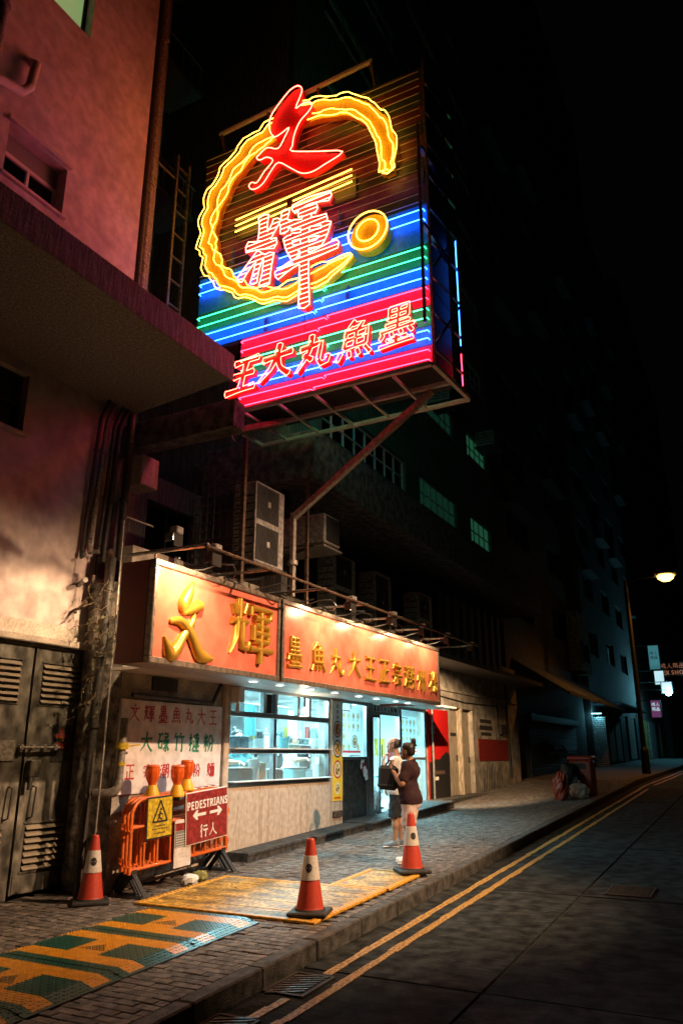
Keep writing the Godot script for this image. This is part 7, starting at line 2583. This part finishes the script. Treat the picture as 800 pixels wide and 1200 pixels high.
# palm, thumb and four unequal fingers bent round what they hold; fwd: along the fingers, nrm: out of the back of the hand, side: towards the thumb
func hand_bones(w: Vector3, fwd: Vector3, nrm: Vector3, curl: float) -> Array:
	fwd = fwd.normalized()
	var side := fwd.cross(nrm).normalized()
	nrm = side.cross(fwd)
	var b := [[w, w + fwd * 0.03, 0.025, 0.026]]
	for k in 4:
		var s := (1.5 - k) * 0.019
		var root := w + fwd * 0.082 + side * s
		b.append([w + fwd * 0.02 + side * s * 0.8, root, 0.016, 0.0125])
		var len: float = [0.042, 0.047, 0.043, 0.034][k]
		var d := fwd
		var p := root
		for j in 3:
			d = d.rotated(side, -curl * [0.7, 1.0, 0.8][j])
			var q: Vector3 = p + d * len * [1.0, 0.68, 0.55][j]
			b.append([p, q, 0.0095 - j * 0.0008, 0.0088 - j * 0.0008])
			p = q
	var tb0 := w + fwd * 0.025 + side * 0.026
	var t1 := tb0 + (fwd * 0.6 + side * 0.75 - nrm * 0.35).normalized() * 0.042
	var t2 := t1 + (fwd * 0.85 + side * 0.2 - nrm * 0.55).normalized() * 0.034
	b.append([tb0 - side * 0.012, t1, 0.015, 0.0115])
	b.append([t1, t2, 0.0112, 0.0092])
	return b

func person(label: String, at: Vector3, turn: float, o: Dictionary) -> Node3D:
	var t := thing("person", label, "person", at, turn)
	var L := -1.0      # the left side is at -z
	var sh := [Vector3(-0.01, 1.345, -0.175), Vector3(-0.01, 1.345, 0.175)]
	var el: Array = o.elbows
	var wr: Array = o.wrists
	var kn: Array = o.knees
	var an: Array = o.ankles
	var hip := [Vector3(-0.02, 0.87, -0.09), Vector3(-0.02, 0.87, 0.09)]
	var hd: Vector3 = o.get("head", Vector3(0.02, 1.545, 0))
	var bulk: float = o.get("bulk", 1.0)
	var torso := [[Vector3(-0.015, 1.335, -0.13), Vector3(-0.015, 1.335, 0.13), 0.07, 0.07], [Vector3(0.0, 1.22, -0.07), Vector3(0.0, 1.22, 0.07), 0.115 * bulk, 0.115 * bulk], [Vector3(-0.025, 1.26, -0.08), Vector3(-0.025, 1.26, 0.08), 0.1, 0.1], [Vector3(0.03, 1.05, -0.06), Vector3(0.03, 1.05, 0.06), 0.14 * bulk, 0.14 * bulk], [Vector3(-0.02, 0.9, -0.065), Vector3(-0.02, 0.9, 0.065), 0.125, 0.125]]
	var legs := []
	var feet := []
	for s in 2:
		var calf: Vector3 = kn[s].lerp(an[s], 0.35) + Vector3(-0.018, 0, 0)
		legs.append([hip[s], kn[s], 0.092, 0.056])
		legs.append([kn[s], calf, 0.052, 0.053])
		legs.append([calf, an[s], 0.05, 0.036])
		feet.append([an[s] + Vector3(-0.03, -0.04, 0), an[s] + Vector3(0.13, -0.05, 0), 0.035, 0.032])
	var arms := []
	for s in 2:
		arms.append([sh[s], el[s], 0.05, 0.041])
		arms.append([el[s], el[s].lerp(wr[s], 0.3), 0.041, 0.04])
		arms.append([el[s].lerp(wr[s], 0.3), wr[s], 0.039, 0.026])
	var neck := [[Vector3(-0.02, 1.37, 0), hd + Vector3(-0.03, -0.08, 0), 0.056, 0.052]]
	var body := skin_over(torso + legs + feet + arms + neck, [], 0.014, 0.045)
	# head in a finer mesh, added to the same body
	var fwd := Vector3(1, 0, 0)
	var head := [[hd + Vector3(-0.02, 0.035, 0), hd + Vector3(0.02, 0.025, 0), 0.083, 0.078], [hd + Vector3(0.0, -0.02, 0), hd + Vector3(0.045, -0.075, 0), 0.068, 0.042], [hd + Vector3(0.06, -0.085, 0), hd + Vector3(0.062, -0.09, 0), 0.033, 0.033], [hd + Vector3(0.09, 0.005, 0), hd + Vector3(0.112, -0.03, 0), 0.011, 0.015], [hd + Vector3(0.085, 0.025, -0.03), hd + Vector3(0.085, 0.025, 0.03), 0.016, 0.016], [hd + Vector3(0.09, -0.06, -0.013), hd + Vector3(0.09, -0.06, 0.013), 0.012, 0.012], [hd + Vector3(0.086, -0.074, -0.012), hd + Vector3(0.086, -0.074, 0.012), 0.012, 0.012], neck[0]]
	for s in [-1.0, 1.0]:
		head.append([hd + Vector3(0.055, -0.03, s * 0.04), hd + Vector3(0.05, -0.04, s * 0.045), 0.026, 0.02])
		head.append([hd + Vector3(-0.005, 0.012, s * 0.079), hd + Vector3(-0.002, -0.03, s * 0.076), 0.015, 0.01])
	skin_over(head, [], 0.007, 0.022, body)
	for s in 2:
		var hb := hand_bones(wr[s], o.hand_dirs[s], o.hand_backs[s], o.get("curl", 0.75))
		hb.append([wr[s] - (wr[s] - el[s]).normalized() * 0.05, wr[s] + (wr[s] - el[s]).normalized() * 0.01, 0.027, 0.025])
		skin_over(hb, [], 0.0045, 0.006, body)
	obj("body", body, o.get("skin", M.skin), t)
	for s in [-1.0, 1.0]:
		var ey := mb()
		ey.lathe(PackedVector2Array([Vector2(0, -0.01), Vector2(0.008, -0.006), Vector2(0.011, 0), Vector2(0.008, 0.006), Vector2(0, 0.01)]), hd + Vector3(0.083, 0.0, s * 0.031), 10)
		obj("eye", ey, M.white_paint, t)
	# clothes
	var up := func(list: Array, grow: float) -> Array:
		var r := []
		for q in list:
			r.append([q[0], q[1], q[2] + grow, q[3] + grow])
		return r
	var sleeves := []
	for s in 2:
		sleeves.append([sh[s] + Vector3(0, 0.005, 0), sh[s].lerp(el[s], o.get("sleeve", 0.72)), 0.07, 0.066])
	var hem: float = o.get("hem", 0.81)
	var cloth := [[Vector3(0.0, 0.93, -0.07), Vector3(0.0, 0.93, 0.07), 0.148 * bulk, 0.148 * bulk], [Vector3(-0.01, 0.84, -0.075), Vector3(-0.01, 0.84, 0.075), 0.142, 0.142]]
	var cuts := [[Vector3(0, -1, 0), -hem], [Vector3(0.12, 1, 0).normalized(), 1.405]]
	obj("shirt", skin_over((up as Callable).call(torso, 0.017) + sleeves + cloth, cuts, 0.012, 0.04, null, 0.011), o.shirt, t)
	if o.get("collar", false):
		var co := mb()
		var pts := PackedVector3Array()
		for k in 18:
			var a := TAU * k / 18
			pts.append(Vector3(-0.02 + 0.068 * cos(a), 1.405 - 0.02 * cos(a), 0.07 * sin(a)))
		co.tube(pts, 0.014, 6, true)
		obj("collar", co, o.shirt, t)
	var shorts := [[Vector3(-0.015, 0.92, -0.06), Vector3(-0.015, 0.92, 0.06), 0.135, 0.135], [Vector3(-0.02, 0.84, -0.07), Vector3(-0.02, 0.84, 0.07), 0.13, 0.13]]
	var leg_end: float = o.get("leg_end", 0.5)
	for s in 2:
		shorts.append([hip[s] + Vector3(0, 0, -0.012 + s * 0.024), kn[s] + Vector3(0, 0, -0.012 + s * 0.024), 0.108, 0.088])
		if leg_end < 0.4:
			shorts.append([kn[s], an[s], 0.08, 0.06])
	obj("shorts" if leg_end > 0.4 else "trousers", skin_over(shorts, [[Vector3(0, 1, 0), 0.98], [Vector3(0, -1, 0), -leg_end]], 0.012, 0.01, null, 0.011), o.legs, t)
	for s in 2:
		var a: Vector3 = an[s]
		var shoe := [[a + Vector3(-0.045, -0.045, 0), a + Vector3(0.06, -0.048, 0), 0.043, 0.042], [a + Vector3(0.06, -0.048, 0), a + Vector3(0.165, -0.055, 0), 0.042, 0.037], [a + Vector3(-0.03, 0.0, 0), a + Vector3(0.03, -0.02, 0), 0.042, 0.042]]
		var sm := obj("shoe", skin_over(shoe, [[Vector3(0, -1, 0), -(a.y - 0.075)]], 0.009, 0.03), o.shoes, t)
		var sole := mb()
		sole.box(a + Vector3(0.06, -0.072, 0), Vector3(0.27, 0.022, 0.088), 0.01)
		obj("sole", sole, M.white_paint, sm)
		if o.get("trim", false):
			var tr := mb()
			for z in [-1.0, 1.0]:
				tr.box(a + Vector3(0.02, -0.035, z * 0.043), Vector3(0.1, 0.02, 0.008), 0.003, Basis(Vector3(0, 0, 1), 0.4))
			tr.box(a + Vector3(-0.05, -0.01, 0), Vector3(0.07, 0.05, 0.075), 0.015)
			obj("trim", tr, M.black, sm)
	# hair
	if o.get("bun", false):
		var hair := [[hd + Vector3(-0.035, 0.045, -0.02), hd + Vector3(-0.035, 0.045, 0.02), 0.082, 0.082], [hd + Vector3(0.01, 0.062, -0.015), hd + Vector3(0.01, 0.062, 0.015), 0.072, 0.072], [hd + Vector3(-0.05, -0.01, -0.03), hd + Vector3(-0.05, -0.01, 0.03), 0.062, 0.062], [hd + Vector3(-0.08, 0.11, 0), hd + Vector3(-0.1, 0.15, 0), 0.03, 0.04], [hd + Vector3(-0.115, 0.11, 0), hd + Vector3(-0.15, 0.07, 0), 0.024, 0.008]]
		obj("hair", skin_over(hair, [], 0.009, 0.02), M.hair, t)
	else:
		var hair := [[hd + Vector3(-0.045, 0.0, -0.035), hd + Vector3(-0.045, 0.0, 0.035), 0.062, 0.062], [hd + Vector3(-0.05, 0.04, -0.02), hd + Vector3(-0.05, 0.04, 0.02), 0.066, 0.066]]
		for s in [-1.0, 1.0]:
			hair.append([hd + Vector3(-0.03, 0.02, s * 0.05), hd + Vector3(0.01, 0.025, s * 0.056), 0.036, 0.03])
		obj("hair", skin_over(hair, [], 0.009, 0.02), M.hair, t)
	return t

func build_people():
	var at := Vector3(-4.76, py(-11.14), -11.14)
	person("person in maroon polo shirt and pale shorts, hair tied up, hand at chin", at, deg_to_rad(190), {
		"elbows": [Vector3(0.06, 1.1, -0.235), Vector3(0.1, 1.1, 0.22)], "wrists": [Vector3(0.235, 1.3, -0.15), Vector3(0.25, 1.2, 0.1)],
		"hand_dirs": [Vector3(0.35, 0.75, 0.35), Vector3(0.6, 0.5, -0.6)], "hand_backs": [Vector3(0.7, -0.2, -0.6), Vector3(0.4, 0.3, 0.8)],
		"knees": [Vector3(0.01, 0.48, -0.1), Vector3(0.05, 0.48, 0.1)], "ankles": [Vector3(-0.02, 0.085, -0.1), Vector3(0.06, 0.085, 0.11)],
		"shirt": M.maroon_cloth, "legs": M.pink_cloth, "shoes": M.shoe_white, "bun": true, "collar": true, "trim": true, "leg_end": 0.52, "bulk": 0.86, "curl": 0.85})
	# dark tote held up against the chest
	var bag := thing("tote_bag", "black tote bag held up in front of the person in maroon", "bag", at + Vector3(0, 1.02, 0), deg_to_rad(190))
	var b := mb()
	b.xf = Transform3D(Basis(Vector3(0, 0, 1), 0.06), Vector3(0.29, 0.16, -0.13))
	b.box(Vector3.ZERO, Vector3(0.3, 0.33, 0.11), 0.045)
	b.box(Vector3(0, -0.12, 0), Vector3(0.315, 0.12, 0.13), 0.05)
	obj("body", b, M.navy_cloth, bag)
	obj("handle", tb([Vector3(0.2, 0.3, -0.14), Vector3(0.235, 0.39, -0.15), Vector3(0.27, 0.4, -0.15), Vector3(0.33, 0.32, -0.13)], 0.012, 8), M.navy_cloth, bag)
	at = Vector3(-5.58, py(-12.5), -12.5)
	person("balding person in white T-shirt behind the one in maroon, hand at mouth", at, deg_to_rad(196), {
		"elbows": [Vector3(0.1, 1.08, -0.24), Vector3(0.02, 1.05, 0.25)], "wrists": [Vector3(0.2, 1.34, -0.1), Vector3(0.16, 0.92, 0.22)],
		"hand_dirs": [Vector3(-0.1, 0.9, 0.3), Vector3(0.5, -0.8, 0)], "hand_backs": [Vector3(0.9, 0.1, -0.4), Vector3(0.6, 0.3, 0.7)],
		"knees": [Vector3(0.03, 0.48, -0.1), Vector3(0.0, 0.48, 0.1)], "ankles": [Vector3(0.03, 0.085, -0.1), Vector3(-0.04, 0.085, 0.1)],
		"shirt": M.white_cloth, "legs": M.navy_cloth, "shoes": M.shoe_grey, "leg_end": 0.46, "head": Vector3(0.03, 1.6, 0)})
	person("cook in a teal apron and cap at the left of the kitchen window", Vector3(-8.62, 0.86, -12.15), deg_to_rad(-20), {
		"elbows": [Vector3(0.1, 1.1, -0.24), Vector3(0.1, 1.1, 0.24)], "wrists": [Vector3(0.3, 1.1, -0.12), Vector3(0.3, 1.1, 0.12)],
		"hand_dirs": [Vector3(1, -0.2, 0.2), Vector3(1, -0.2, -0.2)], "hand_backs": [Vector3(0, 1, 0), Vector3(0, 1, 0)],
		"knees": [Vector3(0.0, 0.48, -0.1), Vector3(0.0, 0.48, 0.1)], "ankles": [Vector3(-0.03, 0.085, -0.1), Vector3(-0.03, 0.085, 0.1)],
		"shirt": M.teal_cloth, "legs": M.navy_cloth, "shoes": M.shoe_grey, "leg_end": 0.12, "bun": true})
	person("cook in white at the middle of the kitchen window, bent over the counter", Vector3(-8.66, 0.86, -14.1), deg_to_rad(30), {
		"elbows": [Vector3(0.12, 1.12, -0.25), Vector3(0.12, 1.12, 0.25)], "wrists": [Vector3(0.33, 1.15, -0.12), Vector3(0.33, 1.15, 0.12)],
		"hand_dirs": [Vector3(1, -0.3, 0.2), Vector3(1, -0.3, -0.2)], "hand_backs": [Vector3(0, 1, 0), Vector3(0, 1, 0)],
		"knees": [Vector3(0.0, 0.48, -0.1), Vector3(0.0, 0.48, 0.1)], "ankles": [Vector3(-0.03, 0.085, -0.1), Vector3(-0.03, 0.085, 0.1)],
		"shirt": M.white_cloth, "legs": M.navy_cloth, "shoes": M.shoe_grey, "leg_end": 0.12, "head": Vector3(0.06, 1.52, 0)})

# ---------------------------------------------------------------- street lamps and things by the kerb up the street
func street_lamp(label: String, at: Vector3, h: float, reach: Vector3, c: Color, energy: float, angle: float, aim: Vector3):
	var t := thing("street_lamp", label, "street lamp", at, 0.0, "street lamps")
	var p := mb()
	p.lathe(PackedVector2Array([Vector2(0.16, 0), Vector2(0.15, 0.9), Vector2(0.1, 1.0), Vector2(0.085, h - 0.4), Vector2(0.06, h), Vector2(0, h + 0.02)]), Vector3.ZERO, 14)
	obj("pole", p, M.black, t)
	var e := Vector3(0, h - 0.1, 0)
	obj("arm", tb([e, e + reach * 0.3 + Vector3(0, 0.12, 0), e + reach * 0.9 + Vector3(0, 0.16, 0)], 0.04), M.iron, t)
	var hd := mb()
	var c0 := e + reach + Vector3(0, 0.2, 0)
	hd.box(c0, Vector3(0.9, 0.12, 0.5), 0.05)
	obj("head", hd, M.ac_white, t)
	var b := mb()
	b.lathe(PackedVector2Array([Vector2(0, -0.26), Vector2(0.16, -0.23), Vector2(0.3, -0.13), Vector2(0.34, 0.0), Vector2(0, 0.0)]), c0 + Vector3(0, -0.05, 0), 16)
	obj("bulb", b, M.sodium_glow, t)
	spot(t, "bulb_light", c0 + Vector3(0, -0.34, 0), aim, c, energy, angle, 0.8, 0.12)

func build_street_lamps():
	street_lamp("lit sodium street lamp on a tall dark pole up the street", Vector3(-4.33, gy(-33.8) + PAVE, -33.8), 7.75, Vector3(1.6, 0, 0), Color(1.0, 0.62, 0.25), 18.0, 76.0, Vector3(0.1, -1, 0.15))
	street_lamp("street lamp on the opposite pavement, out of the picture", Vector3(5.4, gy(-9.8), -9.8), 8.6, Vector3(-1.8, 0, 0), Color(1.0, 0.8, 0.62), 270.0, 24.0, Vector3(-9.8, -7.3, 0.3))
	# bins and bags by the kerb
	var bin := thing("litter_bin", "red street bin by the kerb up the street", "bin", Vector3(-4.5, py(-22.4), -22.4))
	var bb := mb()
	bb.box(Vector3(0, 0.45, 0), Vector3(0.6, 0.9, 0.55), 0.05)
	obj("body", bb, M.bin_red, bin)
	obj("lid", bx(Vector3(0, 0.95, 0), Vector3(0.66, 0.12, 0.6), 0.04), M.bin_red, bin)
	obj("mouth", bx(Vector3(-0.05, 0.75, 0.277), Vector3(0.4, 0.16, 0.01)), M.black, bin)  # black plate on the front, its colour replacing the shade of an opening
	var q := [[Vector3(-4.8, 0, -21.0), Vector3(0.2, 0.34, 0.2), M.bin_red, "red plastic bag standing beside the red bin"], [Vector3(-4.45, 0, -21.5), Vector3(0.25, 0.2, 0.22), M.white_plastic, "pale rubbish bag lying in front of the red bin"], [Vector3(-4.75, 0, -22.0), Vector3(0.3, 0.45, 0.3), M.bag_black, "black rubbish bag leaning on the red bin"]]
	for i in q.size():
		var t := thing("rubbish_bag", q[i][3], "rubbish bag", Vector3(q[i][0].x, py(q[i][0].z), q[i][0].z))
		var l := mb()
		lump(l, Vector3(0, q[i][1].y * 0.85, 0), q[i][1], 20 + i, 10, 16, 0.5)
		obj("sack", l, q[i][2], t)
		obj("knot", tb([Vector3(0, q[i][1].y * 1.6, 0), Vector3(0.03, q[i][1].y * 1.6 + 0.12, 0.02)], 0.03, 6), q[i][2], t)
